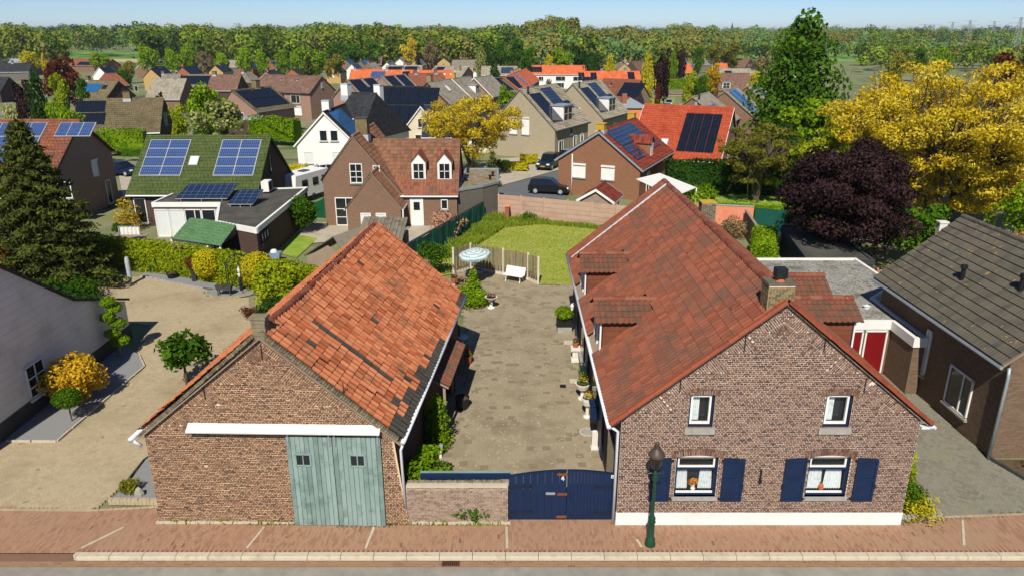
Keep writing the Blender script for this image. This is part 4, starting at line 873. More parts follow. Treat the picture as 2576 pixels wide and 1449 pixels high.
for y, z, mt in ((20.28, 1.5, 'blue_paint'), (20.34, 1.57, 'blue_paint'), (20.42, 1.6, 'green_board')): m = MB(); m.box(-2.95, y, z - .05, -.05, y + .06, z + .03); m.obj('top_rail', mt, gw)
gate = T('gate', 'arched dark blue double gate with black strap hinges and house number 4', 'gate', (1.6, 20.12, 0))
def gtop(x): t = (x + .1) / 3.5; return 1.6 + .26 * math.sin(math.pi * min(1, max(0, .08 + t * .8))) + .03 * t
for a, b, n in ((-.1, 1.74, 8), (1.76, 3.42, 15)):
    m = MB()
    for i in range(8): x0, x1 = a + (b - a) * i / 8, a + (b - a) * (i + 1) / 8; m.bar((x0, 20.13, gtop(x0)), (x1, 20.13, gtop(x1)), .1, .03)
    for z in (.3, 1.3): m.box(a + .05, 20.137, z - .06, b - .05, 20.16, z + .06)
    lf = m.obj('gate_leaf', 'blue_paint', gate)
    for i in range(n):
        x0, x1 = a + (b - a) * i / n + .003, a + (b - a) * (i + 1) / n - .003; m = MB(); m.prism([(x0, 20.1, .06), (x1, 20.1, .06), (x1, 20.1, gtop(x1)), (x0, 20.1, gtop(x0))], (0, .035, 0)); m.obj('board', 'blue_paint', lf)
    for z in (.33, 1.28):
        m = MB(); s = 1 if a < 0 else -1; xh = a if a < 0 else b; m.box(min(xh, xh + s * .68), 20.075, z - .02, max(xh, xh + s * .68), 20.1, z + .02)
        for k in (-1, 1): m.bar((xh + s * .66, 20.085, z), (xh + s * .78, 20.085, z + k * .06), .02)
        m.obj('strap_hinge', 'iron', lf)
for z in (.16, 1.02, 1.75): m = MB(); m.box(1.44, 20.07, z - .04, 1.76, 20.1, z + .04); m.obj('rust_plate', 'rust', gate)
m = MB(); m.box(1.08, 20.075, 1.0, 1.38, 20.1, 1.08); m.obj('letter_slot', 'zinc', gate)
m = MB()                                                     # the figure 4
for p, q in (((1.635, 1.53), (1.635, 1.69)), ((1.565, 1.585), (1.67, 1.585)), ((1.63, 1.69), (1.57, 1.59))): m.bar((p[0], 20.085, p[1]), (q[0], 20.085, q[1]), .024, .024)
m.obj('house_number', 'white_paint', gate)
m = MB(); m.box(3.15, 20.07, 1.62, 3.25, 20.1, 1.72); pl = m.obj('number_plate', 'white_paint', gate); m = MB(); m.box(3.185, 20.062, 1.64, 3.215, 20.07, 1.7); m.obj('mark', 'iron', gate)
m = MB(); m.tube([(1.86, 20.1, .86), (1.86, 20.04, .86), (1.94, 20.03, .88)], .018, 6); m.obj('handle', 'iron', gate)
m = MB(); m.box(3.42, 20.08, 0, 3.5, 20.2, .7); m.obj('gate_post', 'blue_paint', gate)
# ---------------------------------------------------------------- a general gabled house
def winbox(par, O, U, Nn, u, z, w, h, kind, fm='white_paint'):
    """window or door on a wall: frame proud of the wall, panes, sill; O is the wall's foot centre (in the parent's frame)"""
    O, U, Nn = Vector(O), Vector(U), Vector(Nn); Z = Vector((0, 0, 1)); c = O + U * u + Z * (z + h / 2)
    f = .07; m = MB()
    for dx, dz, sw, sh in ((0, h / 2, w + f, f), (0, -h / 2, w + f, f), (-w / 2, 0, f, h), (w / 2, 0, f, h)): m.ob(c + U * dx + Z * dz + Nn * .03, (U, Nn, Z), (sw, .07, sh))
    if kind in 'wW' and w > 1.0: m.ob(c + U * w * .12 + Nn * .03, (U, Nn, Z), (.06, .06, h))
    if kind == 'c': m.ob(c + Nn * .03, (U, Nn, Z), (.05, .05, h)); m.ob(c + Z * h * .1 + Nn * .03, (U, Nn, Z), (w, .05, .05)); m.ob(c - Z * h * .2 + Nn * .03, (U, Nn, Z), (w, .05, .05))
    o = m.obj('door' if kind in 'dDr' else 'window', fm, par, local=True)
    m = MB(); m.ob(c + Nn * .012, (U, Nn, Z), (w - .03, .02, h - .03)); m.obj('leaf' if kind in 'dr' else ('roller_blind' if kind == 's' else 'pane'), {'s': 'white_paint', 'd': fm, 'b': 'blind', 'r': 'red_panel'}.get(kind, 'window_dark'), o, local=True)
    if kind == 'd': m = MB(); m.ob(c + Z * h * .22 + Nn * .03, (U, Nn, Z), (w * .5, .02, h * .3)); m.obj('pane', 'window_dark', o, local=True)
    if kind in 'wbsWc': m = MB(); m.ob(c - Z * (h / 2 + .09) + Nn * .05, (U, Nn, Z), (w + .2, .14, .08)); m.obj('sill', 'sill_stone' if fm == 'white_paint' else fm, o, local=True)
    if kind == 's': m = MB(); m.ob(c + Z * (h / 2 + .1) + Nn * .06, (U, Nn, Z), (w + .12, .16, .16)); m.obj('blind_box', 'white_paint', o, local=True)
    return o
def corr(m, P0, U, V, Nn, lu, lv, tw, th, amp=.045):
    """relief of a tiled slope: rolls across, steps up the slope"""
    nu, nv = max(2, round(lu / tw)), max(2, round(lv / th)); k = 4; prof = [0, .35, 1, .35]; X = [(i + j / k) * lu / nu for i in range(nu) for j in range(k)] + [lu]; Zp = [prof[j] * amp for i in range(nu) for j in range(k)] + [0]
    V0 = []; F = []; n = len(X)
    for r in range(nv):
        for e, dz in ((0, .035), (1, 0)): V0 += [P0 + U * x + V * ((r + e) * lv / nv) + Nn * (z + dz) for x, z in zip(X, Zp)]
        b = r * 2 * n; F += [(b + i, b + i + 1, b + n + i + 1, b + n + i) for i in range(n - 1)]
        if r: F += [(b - n + i, b - n + i + 1, b + i + 1, b + i) for i in range(n - 1)]
    m.add(V0, F)
def gable(name, label, A, B=None, az=None, L=None, zr=8, ez=5.2, hw=3.5, wall='pink_wall', roof='roof_grey', ov=.3, win=(), chim=(), sol=(), dorm=(), corrg=False, cat='house', group=None, trim=None, hip=0, gz0=None, gut='zinc', sky=()):
    A = pt(*A, zr) if len(A) == 2 else Vector(A)
    if B is not None: B = pt(*B, zr) if len(B) == 2 else Vector(B)
    else: B = A + Vector((math.sin(math.radians(az)), math.cos(math.radians(az)), 0)) * L
    d = Vector((B.x - A.x, B.y - A.y, 0)); L = d.length; rz = math.atan2(d.y, d.x); c = Vector(((A.x + B.x) / 2, (A.y + B.y) / 2, 0)); c.z = gz(c.y) if gz0 is None else gz0
    hl, hr = hw if hasattr(hw, '__len__') else (hw, hw); el, er = ez if hasattr(ez, '__len__') else (ez, ez)
    t = T(name, label, cat, c, rz, group); a, b = -L / 2, L / 2
    m = MB()
    for x in (a, b): m.poly(*[(x, -hr, -.3), (x, hl, -.3), (x, hl, el), (x, 0, zr - .05) if not hip else (x, (hl - hr) / 2, min(el, er)), (x, -hr, er)][::(1 if x < 0 else -1)])
    m.poly((a, -hr, -.3), (b, -hr, -.3), (b, -hr, er), (a, -hr, er)); m.poly((a, hl, -.3), (a, hl, el), (b, hl, el), (b, hl, -.3)); m.obj('wall', wall, t, local=True)
    sl, sr = (zr - el) / hl, (zr - er) / hr; o = ov; rm = MB(); th = .1; g0, g1 = a - o * .6, b + o * .6
    h0, h1 = (g0 + hip, g1 - hip) if hip else (g0, g1)
    for sgn, hh, s, e in ((1, hl, sl, el), (-1, hr, sr, er)):
        y = sgn * (hh + o); z = e - s * o
        if corrg and not hip:
            U = Vector((1, 0, 0)); P0 = Vector((g0, y, z + th)); Vv = Vector((0, -y, zr - z)); lv = Vv.length; Vv.normalize(); Nn = U.cross(Vv); Nn = Nn if Nn.z > 0 else -Nn; corr(rm, P0, U, Vv, Nn, g1 - g0, lv, .3, .36)
            rm.poly((g0, y, z), (g0, 0, zr), (g0, 0, zr + th), (g0, y, z + th)); rm.poly((g1, y, z), (g1, 0, zr), (g1, 0, zr + th), (g1, y, z + th)); rm.poly((g0, y, z), (g1, y, z), (g1, y, z + th), (g0, y, z + th)); rm.poly((g0, y, z), (g1, y, z), (g1, 0, zr), (g0, 0, zr))
        else: rm.prism([(g0, y, z), (g1, y, z), (h1, 0, zr), (h0, 0, zr)][::sgn], (0, 0, th))
    if hip:
        for g, h in ((g0, h0), (g1, h1)): rm.prism([(g, hl + o, el - sl * o), (g, -hr - o, er - sr * o), (h, 0, zr)], (0, 0, th))
    rf = rm.obj('roof', roof, t, local=True)
    m = MB(); m.tube([(h0, 0, zr + th), (h1, 0, zr + th)], .11, 6); m.obj('ridge_cap', roof, rf, local=True)
    if trim and not hip:
        for x in (g0, g1):
            m = MB(); dx = -.04 if x < 0 else .04
            for sgn, hh, s, e in ((1, hl, sl, el), (-1, hr, sr, er)): y = sgn * (hh + o); z = e - s * o; m.prism([(x, y, z - .12), (x, 0, zr - .12), (x, 0, zr + .1), (x, y, z + .1)], (dx, 0, 0))
            m.obj('barge_board', trim, t, local=True)
    m = MB()
    for sgn, hh, s, e in ((1, hl, sl, el), (-1, hr, sr, er)): y = sgn * (hh + o + .05); m.tube([(g0, y, e - s * o), (g1, y, e - s * o)], .07, 6)
    m.obj('gutter', gut, t, local=True)
    FACE = {'A': ((a, 0, 0), (0, -1, 0), (-1, 0, 0)), 'B': ((b, 0, 0), (0, 1, 0), (1, 0, 0)), 'R': ((0, -hr, 0), (1, 0, 0), (0, -1, 0)), 'L': ((0, hl, 0), (-1, 0, 0), (0, 1, 0))}
    for w in win: winbox(t, *FACE[w[0]], *w[1:6], **({'fm': w[6]} if len(w) > 6 else {}))
    for cx, cy, w, up, mat in chim:
        zz = zr - abs(cy) * (sl if cy > 0 else sr); m = MB(); m.box(cx - w / 2, cy - w / 2, zz - .6, cx + w / 2, cy + w / 2, zr + up); co = m.obj('chimney', mat, t, local=True)
        m = MB(); m.box(cx - w / 2 - .04, cy - w / 2 - .04, zr + up, cx + w / 2 + .04, cy + w / 2 + .04, zr + up + .09); m.obj('cap', 'lichen' if mat == 'lichen' else 'dark_plinth' if 'white' not in mat else 'lead', co, local=True)
        m = MB(); m.box(cx - w / 2 - .06, cy - w / 2 - .06, zz - .5, cx + w / 2 + .06, cy + w / 2 + .06, zz + .12); m.obj('flashing', 'lead', co, local=True)
    def slope(side):
        sgn, hh, s, e = (1, hl, sl, el) if side == 'L' else (-1, hr, sr, er)
        E, R = Vector((0, sgn * hh, e + th)), Vector((0, 0, zr + th)); v = R - E; nn = Vector((0, sgn * s, 1)).normalized(); return E, v, nn
    for side, x0, x1, s0, s1, nx, ns, mat, *fr in sol:
        E, v, nn = slope(side); lift = .1 if corrg else .07
        if fr and fr[0]: m = MB(); P = lambda x, s: E + v * s + Vector((x, 0, 0)) + nn * (lift - .05); m.prism([P(x0 - .03, s0 - .006), P(x1 + .03, s0 - .006), P(x1 + .03, s1 + .006), P(x0 - .03, s1 + .006)][::(1 if side == 'R' else -1)], nn * .05); m.obj('panel_rack', fr[0], t, local=True)
        for i in range(nx):
            for j in range(ns):
                gx = .05 if fr and fr[0] else .014; gs = gx / v.length; xa, xb = x0 + (x1 - x0) * i / nx + gx, x0 + (x1 - x0) * (i + 1) / nx - gx; sa, sb = s0 + (s1 - s0) * j / ns + gs, s0 + (s1 - s0) * (j + 1) / ns - gs
                m = MB(); m.ob(E + v * ((sa + sb) / 2) + Vector(((xa + xb) / 2, 0, 0)) + nn * (lift + .02), ((1, 0, 0), v, nn), (xb - xa, v.length * (sb - sa), .04)); m.obj('solar_panel', mat, t, local=True)
    for side, x, s, w, h in sky:
        E, v, nn = slope(side); m = MB(); p = E + v * s + Vector((x, 0, 0)) + nn * .1; m.ob(p, ((1, 0, 0), v, nn), (w, h, .1)); k = m.obj('skylight', 'lead', t, local=True); m = MB(); m.ob(p + nn * .055, ((1, 0, 0), v, nn), (w - .16, h - .16, .02)); m.obj('pane', 'blind', k, local=True)
    for side, x, w, z0, z1, mat, kind in dorm:                # dormers: 'flat' box or 'peak'
        sgn, hh, s, e = (1, hl, sl, el) if side == 'L' else (-1, hr, sr, er); yf = sgn * (hh - (z0 - e) / s); yb = sgn * max(0, hh - (z1 - e) / s); n0 = Vector((0, sgn, 0))
        m = MB(); m.box(x - w / 2, min(yf, yb), z0, x + w / 2, max(yf, yb), z1); do = m.obj('dormer', mat, t, local=True)
        m = MB()
        if kind == 'flat': m.box(x - w / 2 - .12, min(yf, yb) - .15, z1, x + w / 2 + .12, max(yf, yb) + .1, z1 + .12); m.obj('dormer_roof', 'zinc', do, local=True)
        else:
            yk = sgn * max(0, hh - (z1 + w * .55 - e) / s); m2 = MB(); m2.prism([(x - w / 2, yf, z1), (x + w / 2, yf, z1), (x, yf, z1 + w * .6)], (0, (yk - yf), 0)); m2.obj('dormer_gable', mat, do, local=True)
            for q in (-1, 1): m.prism([(x + q * (w / 2 + .12), yf + sgn * .12, z1 - .12), (x, yf + sgn * .12, z1 + w * .6 + .02), (x, yk, z1 + w * .6 + .02), (x + q * (w / 2 + .12), yk, z1 - .12)], (0, 0, .08))
            m.obj('dormer_roof', roof, do, local=True)
        fm = MB(); U = Vector((1, 0, 0)) if sgn < 0 else Vector((-1, 0, 0)); cz = z0 + .12
        ww, hh2 = w - .3, z1 - z0 - .25; m = MB(); m.ob(Vector((x, yf, cz + hh2 / 2)) + n0 * .02, (U, n0, (0, 0, 1)), (ww, .03, hh2)); m.obj('pane', 'window_dark', do, local=True)
        for q in (-.5, 0, .5): fm.ob(Vector((x + q * ww, yf, cz + hh2 / 2)) + n0 * .03, (U, n0, (0, 0, 1)), (.05, .05, hh2))
        for q in (0, .5, 1): fm.ob(Vector((x, yf, cz + q * hh2)) + n0 * .03, (U, n0, (0, 0, 1)), (ww, .05, .05))
        fm.obj('window_frame', 'white_paint', do, local=True)
    return t
def flatbox(name, label, poly, z1, wall, roof, fascia='white_paint', cat='annex', fh=.3, z0=-.2, win=(), rail=.08):
    """flat-roofed block on a polygon (counter-clockwise): walls, fascia band, roof deck with an upstand"""
    P = [Vector((p[0], p[1], 0)) for p in poly]; c = sum(P, Vector()) / len(P); t = T(name, label, cat, (c.x, c.y, max(0, z0))); n = len(P)
    m = MB()
    for i in range(n): a, b = P[i], P[(i + 1) % n]; m.poly((a.x, a.y, z0), (b.x, b.y, z0), (b.x, b.y, z1 - fh), (a.x, a.y, z1 - fh))
    m.obj('wall', wall, t); m = MB(); m.poly(*[(p.x, p.y, z1 - rail) for p in P]); m.obj('roof_deck', roof, t)
    m = MB()
    for i in range(n):
        a, b = P[i], P[(i + 1) % n]; d = (b - a).normalized(); nn = Vector((d.y, -d.x, 0)); a2, b2 = a - d * (.05 + .003 * i), b + d * (.05 + .003 * i)
        m.prism([a2 + nn * .06 + Vector((0, 0, z1 - fh - .003 * i)), b2 + nn * .06 + Vector((0, 0, z1 - fh - .003 * i)), b2 + nn * .06 + Vector((0, 0, z1 + .003 * i)), a2 + nn * .06 + Vector((0, 0, z1 + .003 * i))], -nn * .18)
    m.obj('fascia', fascia, t); return t
def car(name, label, loc, rz, paint, L=4.0, W=1.7, H=1.48, tall=0.0, hatch=True):
    """car: shaped body, glasshouse, wheels with rims, lamps; the nose points to local +x"""
    if paint not in MATS: k = N(paint); k.fin(paint.split('_')[-1] if False else {'car_navy': '0e1a3a', 'car_black': '14171a', 'car_teal': '12262e', 'car_white': 'd8dadb', 'car_silver': '9aa0a6', 'car_blue': '123a8a', 'car_paleblue': '7d95a8'}[paint], .22, .6)
    t = T(name, label, 'car', loc, rz); h = L / 2; zs = .28 + tall * .08; bel = H * .6
    side = [(-h, zs), (-h * .99, bel * .9), (-h * .93, bel), (h * .42, bel), (h * .9, bel * .82), (h, bel * .6), (h * .98, zs)]
    m = MB()
    def sec(pts, ys, zsq): return
    V = []; n = len(side)
    for y, s in ((-W / 2, .97), (-W / 2 * .96, 1.0), (0, 1.03), (W / 2 * .96, 1.0), (W / 2, .97)): V += [(x * (1 if abs(y) < W * .49 else .985), y, zs + (z - zs) * s if z > zs else z) for x, z in side]
    F = [(j * n + i, j * n + (i + 1) % n, (j + 1) * n + (i + 1) % n, (j + 1) * n + i) for j in range(4) for i in range(n)]; F += [list(range(n)), list(range(4 * n, 5 * n))[::-1]]
    m.add(V, F); m.obj('body', paint, t, local=True, smooth=False)
    cab = [(-h * .95, bel), (-h * (.86 if hatch else .6), H * .97), (-h * .3, H), (h * .1, H * .98), (h * .5, bel)]; m = MB(); V = []
    for y, s in ((-W * .47, 0), (-W * .38, 1), (W * .38, 1), (W * .47, 0)): V += [(x, y if z > bel + .01 or s == 0 else y * 1.0, z) for x, z in cab] if s else [(x, y, bel) for x, z in cab]
    k = len(cab); F = [(j * k + i, (j + 1) * k + i, (j + 1) * k + i + 1, j * k + i + 1) for j in range(3) for i in range(k - 1)]; m.add(V, F); m.obj('glasshouse', 'glass', t, local=True)
    m = MB(); m.poly(*[(x, y, z + .012) for x, z in cab[1:4] for y in (-W * .37,)] + [(x, W * .37, z + .012) for x, z in cab[1:4][::-1]])
    for x in (-h * .25, h * .05):
        for s in (-1, 1): m.bar((x, s * W * .475, bel), (x, s * W * .385, H * .98), .05, .03)
    m.obj('roof_panel', paint, t, local=True)
    for x in (-h * .62, h * .62):
        for s in (-1, 1):
            w = MB(); r = .32 + tall * .05; w.tube([(x, s * (W / 2 - .18), r), (x, s * (W / 2 + .015), r)], r, 16); wo = w.obj('wheel', 'black_plastic', t, local=True); w = MB(); w.tube([(x, s * (W / 2 + .01), r), (x, s * (W / 2 + .03), r)], r * .62, 12); w.obj('rim', 'panel_frame', wo, local=True)
    for s in (-1, 1):
        m = MB(); m.ob((h * .95, s * W * .34, bel * .72), ((1, 0, -.4), (0, 1, 0), (.4, 0, 1)), (.16, .36, .16)); m.obj('headlight', 'white_paint', t, local=True)
        m = MB(); m.ob((-h * .97, s * W * .38, bel * .85), ((1, 0, 0), (0, 1, 0), (0, 0, 1)), (.08, .2, .22)); m.obj('tail_lamp', 'red_panel', t, local=True)
        m = MB(); m.ob((h * .34, s * (W / 2 + .08), bel + .06), ((1, 0, 0), (0, 1, 0), (0, 0, 1)), (.12, .18, .12)); m.obj('mirror', paint, t, local=True)
    m = MB(); m.box(h * .98, -.26, zs + .12, h * 1.01, .26, zs + .24); m.obj('number_plate', 'flower_yellow', t, local=True)
    return t
# ---------------------------------------------------------------- neighbours beside the street
wb = T('white_building', 'long whitewashed building with dark plinth at the left edge', 'building', (-22, 28, 0))
m = MB(); m.poly((-19.8, 22.0, .7), (-19.8, 35.3, .7), (-19.8, 35.3, 2.0), (-19.8, 31.2, 3.5), (-19.8, 24.6, 8.1), (-19.8, 22, 6.3)); m.poly((-19.8, 35.3, 0), (-24.5, 35.3, 0), (-24.5, 35.3, 2.0), (-19.8, 35.3, 2.0)); m.obj('wall', 'grey_plaster', wb)
m = MB(); m.box(-19.85, 22, 0, -19.76, 35.36, .7); m.obj('plinth', 'dark_plinth', wb)
m = MB()
for P in (((35.55, 1.95), (31.2, 3.52)), ((31.2, 3.52), (24.6, 8.12)), ((24.6, 8.12), (21.8, 6.2))): m.prism([(-19.68, P[0][0], P[0][1]), (-19.68, P[1][0], P[1][1]), (-30, P[1][0], P[1][1]), (-30, P[0][0], P[0][1])], (0, 0, .12))
m.obj('roof', 'roof_black', wb)
winbox(wb, tuple(Vector((-19.79, 27.65, 0)) - Vector((-22, 28, 0))), (0, 1, 0), (1, 0, 0), 0, .75, 1.15, 1.35, 'c', 'blind')
for k in range(16):
    z = 1.2 + k * .33; ya, yb = 22.2, min(35.2, 31.2 + (3.5 - z) * 2.6 if z < 3.5 else 31.2 - (z - 3.5) / .7)
    if yb > ya + .5: m = MB(); m.box(-19.803, ya, z, -19.797, yb, z + .012); m.obj('joint', 'lead', wb)
bg = gable('bungalow', 'dark brick bungalow with lichened grey tiled roof at the right edge', (21.05, 23.9, 0), (21.05, 33.3, 0), zr=6.75, ez=4.1, hw=3.25, wall='bung_wall', roof='old_wood', ov=.42, gut='zinc', win=[('L', 2.3 - 0, .7, 1.5, 1.6, 'w'), ('L', -1.5, .1, .9, 2.1, 'D', 'red_panel'), ('L', -.3, 1.0, .3, 2.0, 'b'), ('A', 1.9, .7, 1.2, 1.4, 'w')])
FT = flattile(.3, .36, .05); sa = np.array([21.05 - 17.4, 0, 6.85 - 3.86]); broof = [o for o in bg.children if o.name.startswith('roof')][0]; WM[broof.name] = WM[bg.name]
tile_slope(broof, (17.4, 23.68, 3.86), (0, 1, 0), sa, 9.85, np.linalg.norm(sa), .3, .36, FT, 'grey_tile', None, None, .003, 300)
tile_slope(broof, (24.7, 23.68, 3.86), (0, 1, 0), sa * np.array([-1, 1, 1]), 9.85, np.linalg.norm(sa), .3, .36, FT, 'grey_tile', None, None, .003, 10)
along(broof, (21.05, 23.7, 6.85), (21.05, 33.5, 6.85), HT, .4, 'grey_tile', 'ridge_tile', .004)
gutter([(17.72, 23.8, 3.7), (17.72, 23.75, 3.3), (17.72, 23.75, 0)], .06, 'zinc', bg, 'downpipe'); gutter([(19.9, 23.8, 3.9), (19.9, 23.8, 0)], .06, 'zinc', bg, 'downpipe')
for y, x in ((29.3, 18.9), (26.6, 19.5)): z = 3.86 + (x - 17.4) * .82; m = MB(); m.tube([(x, y, z), (x, y, z + .55), (x, y, z + .56), (x, y, z + .72)], [.09, .09, .14, .13], 10); m.obj('vent_pipe', 'black_plastic', bg)
gar = flatbox('garage', 'flat-roofed garage with gravel roof and red double doors behind the farmhouse', [(12.9, 31.0), (17.25, 31.0), (17.25, 29.0), (17.75, 29.0), (17.75, 34), (19.8, 36), (19.8, 40.6), (12.9, 40.6)], 2.65, 'bung_wall', 'roof_gravel', 'white_paint', fh=.42)
for x0, x1 in ((13.8, 14.9), (14.95, 16.0), (16.1, 17.1)): winbox(gar, Vector(((x0 + x1) / 2, 30.98, 0)) - gar.location, (1, 0, 0), (0, -1, 0), 0, .05, x1 - x0 - .05, 2.1, 'r')
for q in ((14.9, 36.5), (14.95, 34.6), (16.9, 32.8)): m = MB(); m.lathe([(.14, 0), (.14, .12), (.18, .13), (.02, .2)], (q[0], q[1], 2.55), 10); m.obj('roof_vent', 'white_zinc', gar)
DR = [(12.7, 20.3), (14.7, 20.35), (17.4, 20.6), (40, 20.8), (40, 22), (18.3, 22.1), (17.75, 23.8), (17.75, 29), (17.2, 31), (12.9, 31), (12.6, 26)]
rd = sheet('side_drive', DR, -.01, 'right_bed'); pavers(rd, [(min(p[0], 19.5), p[1]) for p in DR], -.01, 'herring', .105, .105, .004, math.radians(50), 'right_brick', limit=300)
sheet('soil_bed', [(17.85, 23.7), (18.3, 22.2), (30, 22.2), (30, 23.7)], .015, 'soil')
edging('stone kerb of the soil bed in front of the bungalow', [(17.75, 23.75), (18.25, 22.2), (19.4, 21.9)], 'dark_plinth', .12, .08, .5)
shrub('low_shrub', 'small green groundcover shrub in the bed by the bungalow', (19.0, 22.9, 0), .8, .35, 'leaf_green', 500, .1); shrub('yellow_shrub', 'yellow-green shrub at the right edge by the bungalow', (19.8, 22.8, 0), .9, .7, 'leaf_yellow', 700, .1)
sh = shrub('cypress_shrub', 'upright green cypress at the corner of the farmhouse', (13.15, 21.6, 0), 1.15, 2.3, 'leaf_hedge', 3600, .12, 22, 'column', cr=.42, seed=11)
shrub('green_shrub', 'fluffy green shrub below the cypress at the house corner', (13.2, 20.85, 0), 1.3, .75, 'leaf_green', 1600, .1, seed=12); shrub('golden_shrub', 'low golden shrub in the stone-edged bed at the house corner', (13.25, 20.5, 0), 1.6, .42, 'leaf_yellow', 1500, .09, 18, seed=13)
edging('rough stone edging of the corner bed beside the side drive', [(12.6, 20.22), (14.0, 20.25), (14.05, 21.2)], 'sill_stone', .14, .14, .3)

# ---------------------------------------------------------------- street lamp
lp = T('street_lamp', 'green cast-iron lantern post on the pavement before the farmhouse', 'street lamp', (4.28, 18.92, 0))
m = MB(); m.lathe([(.17, 0), (.17, .06), (.14, .12), (.15, .2), (.13, .26), (.105, .3), (.1, .8), (.125, .84), (.1, .9), (.115, .98), (.08, 1.05), (.06, 1.12), (.05, 2.3), (.07, 2.34), (.1, 2.4), (.06, 2.48), (.08, 2.55), (.05, 2.6), (.045, 2.72)], (4.28, 18.92, 0), 12); m.obj('post', 'lamp_green', lp, smooth=True)
m = MB()
for s in (-1, 1): m.tube([(4.28, 18.92, 2.5), (4.28 + s * .12, 18.92, 2.58), (4.28 + s * .22, 18.92, 2.55), (4.28 + s * .25, 18.92, 2.62), (4.28 + s * .2, 18.92, 2.64)], [.02, .018, .016, .014, .01], 6)
m.obj('cross_arm', 'lamp_green', lp)
m = MB(); m.lathe([(.12, 2.74), (.13, 2.78), (.21, 3.16), (.2, 3.16), (.115, 2.78)], (4.28, 18.92, 0), 12); ln = m.obj('lantern_glass', 'glass', lp)
m = MB()
for k in range(6): a = k * math.pi / 3; m.bar((4.28 + .125 * math.cos(a), 18.92 + .125 * math.sin(a), 2.76), (4.28 + .215 * math.cos(a), 18.92 + .215 * math.sin(a), 3.17), .02)
m.obj('lantern_frame', 'bronze', lp); m = MB(); m.lathe([(.23, 3.14), (.25, 3.18), (.22, 3.26), (.14, 3.38), (.08, 3.42), (.09, 3.46), (.06, 3.52), (.07, 3.55), (.01, 3.66)], (4.28, 18.92, 0), 14); m.obj('lantern_hood', 'bronze', lp, smooth=True)
m = MB(); m.lathe([(.03, 2.85), (.05, 2.95), (.03, 3.05)], (4.28, 18.92, 0), 8); m.obj('bulb', 'blind', lp)
# ---------------------------------------------------------------- pots, plants and furniture in the courtyard
def flowers(o, loc, r, h, mat, n=60, size=.05, seed=1, name='flowers'):
    g = np.random.default_rng(seed); V, F, rr = leafcloud([[loc[0], loc[1], loc[2] + h / 2]], [[r, r, h / 2]], n, size, seed=seed); inv = np.array(WM[o.name].inverted()); V = V @ inv[:3, :3].T + inv[:3, 3]
    put(name, newmesh(name, V, F, rr, uv=False), mat, o)
def pot(name, label, loc, prof, mat, fol=None, fl=None, cat='flowerpot', n=14, ped=None):
    t = T(name, label, cat, loc); top = prof[-1][1]
    m = MB(); m.lathe([(prof[0][0], 0)] + prof + [(prof[-1][0] * .85, top), (prof[-1][0] * .8, top - .05)], loc, n); m.obj('bowl' if ped else 'pot', mat, t, smooth=False)
    m = MB(); m.lathe([(prof[-1][0] * .8, top - .045), (.01, top - .03)], loc, n); m.obj('earth', 'soil', t)
    if fol: flowers(t, (loc[0], loc[1], loc[2] + top), fol[0], fol[1], fol[2], fol[3] if len(fol) > 3 else 120, .09, 3, 'foliage')
    if fl: flowers(t, (loc[0], loc[1], loc[2] + top + fl[1] * .5), fl[0], fl[1], fl[2], 70, .05, 5)
    return t
URN = [(.2, .05), (.12, .1), (.08, .3), (.1, .42), (.24, .5), (.32, .68), (.34, .75)]
pot('stone_urn', 'white stone urn on a pedestal with yellow pansies by the house wall', (3.05, 28.5, 0), URN, 'stone_white', (.28, .2, 'leaf_green'), (.25, .25, 'flower_yellow'), ped=1)
pot('stone_urn', 'white goblet urn with yellow flowers nearest the blue letterbox', (3.1, 26.9, 0), [(.17, .05), (.08, .1), (.07, .45), (.2, .6), (.26, .8), (.27, .9)], 'stone_white', (.2, .15, 'leaf_cream'), (.2, .2, 'flower_yellow'), ped=1)
bx = T('box_plant', 'narrow clipped green conifer in a pot beside the house door', 'plant', (3.1, 29.5, 0)); flowers(bx, (3.1, 29.5, .3), .17, 1.0, 'leaf_dark', 500, .07, 6, 'foliage'); m = MB(); m.lathe([(.12, 0), (.17, .3)], (3.1, 29.5, 0), 12); m.obj('pot', 'terracotta', bx)
pd = T('plant_stand', 'square white pedestal with a potted pink geranium by the house wall', 'plant stand', (3.05, 32.4, 0)); m = MB(); m.box(2.85, 32.2, 0, 3.25, 32.6, .12); m.box(2.9, 32.25, .12, 3.2, 32.55, .6); m.box(2.82, 32.17, .6, 3.28, 32.63, .72); m.obj('pedestal', 'stone_white', pd)
m = MB(); m.lathe([(.11, .72), (.16, .95)], (3.05, 32.4, 0), 12); m.obj('pot', 'terracotta', pd); flowers(pd, (3.05, 32.4, .95), .14, .25, 'leaf_green', 100, .07, 2, 'foliage'); flowers(pd, (3.05, 32.4, 1.1), .08, .2, 'flower_pink', 30, .06, 3)
tb = T('planter_box', 'dark rectangular planter with leafy plants by the far end of the house', 'planter', (2.75, 36.2, 0)); m = MB(); m.box(2.35, 35.9, .3, 3.2, 36.35, .75); m.obj('trough', 'black_plastic', tb); m = MB(); m.box(2.4, 35.85, 0, 3.15, 36.4, .3); m.obj('block', 'sill_stone', tb); flowers(tb, (2.75, 36.15, .75), .5, .6, 'leaf_lime', 700, .14, 4, 'foliage')
well = T('drain_cover', 'round concrete drain cover in the courtyard next to the house', 'drain cover', (3.0, 25.7, 0)); m = MB(); m.lathe([(.28, .0), (.28, .02)], (3.0, 25.7, 0), 20); m.obj('lid', 'sill_stone', well); m = MB(); m.lathe([(.34, 0), (.34, .016)], (3.0, 25.7, 0), 20); m.obj('rim', 'kerb_stone', well)
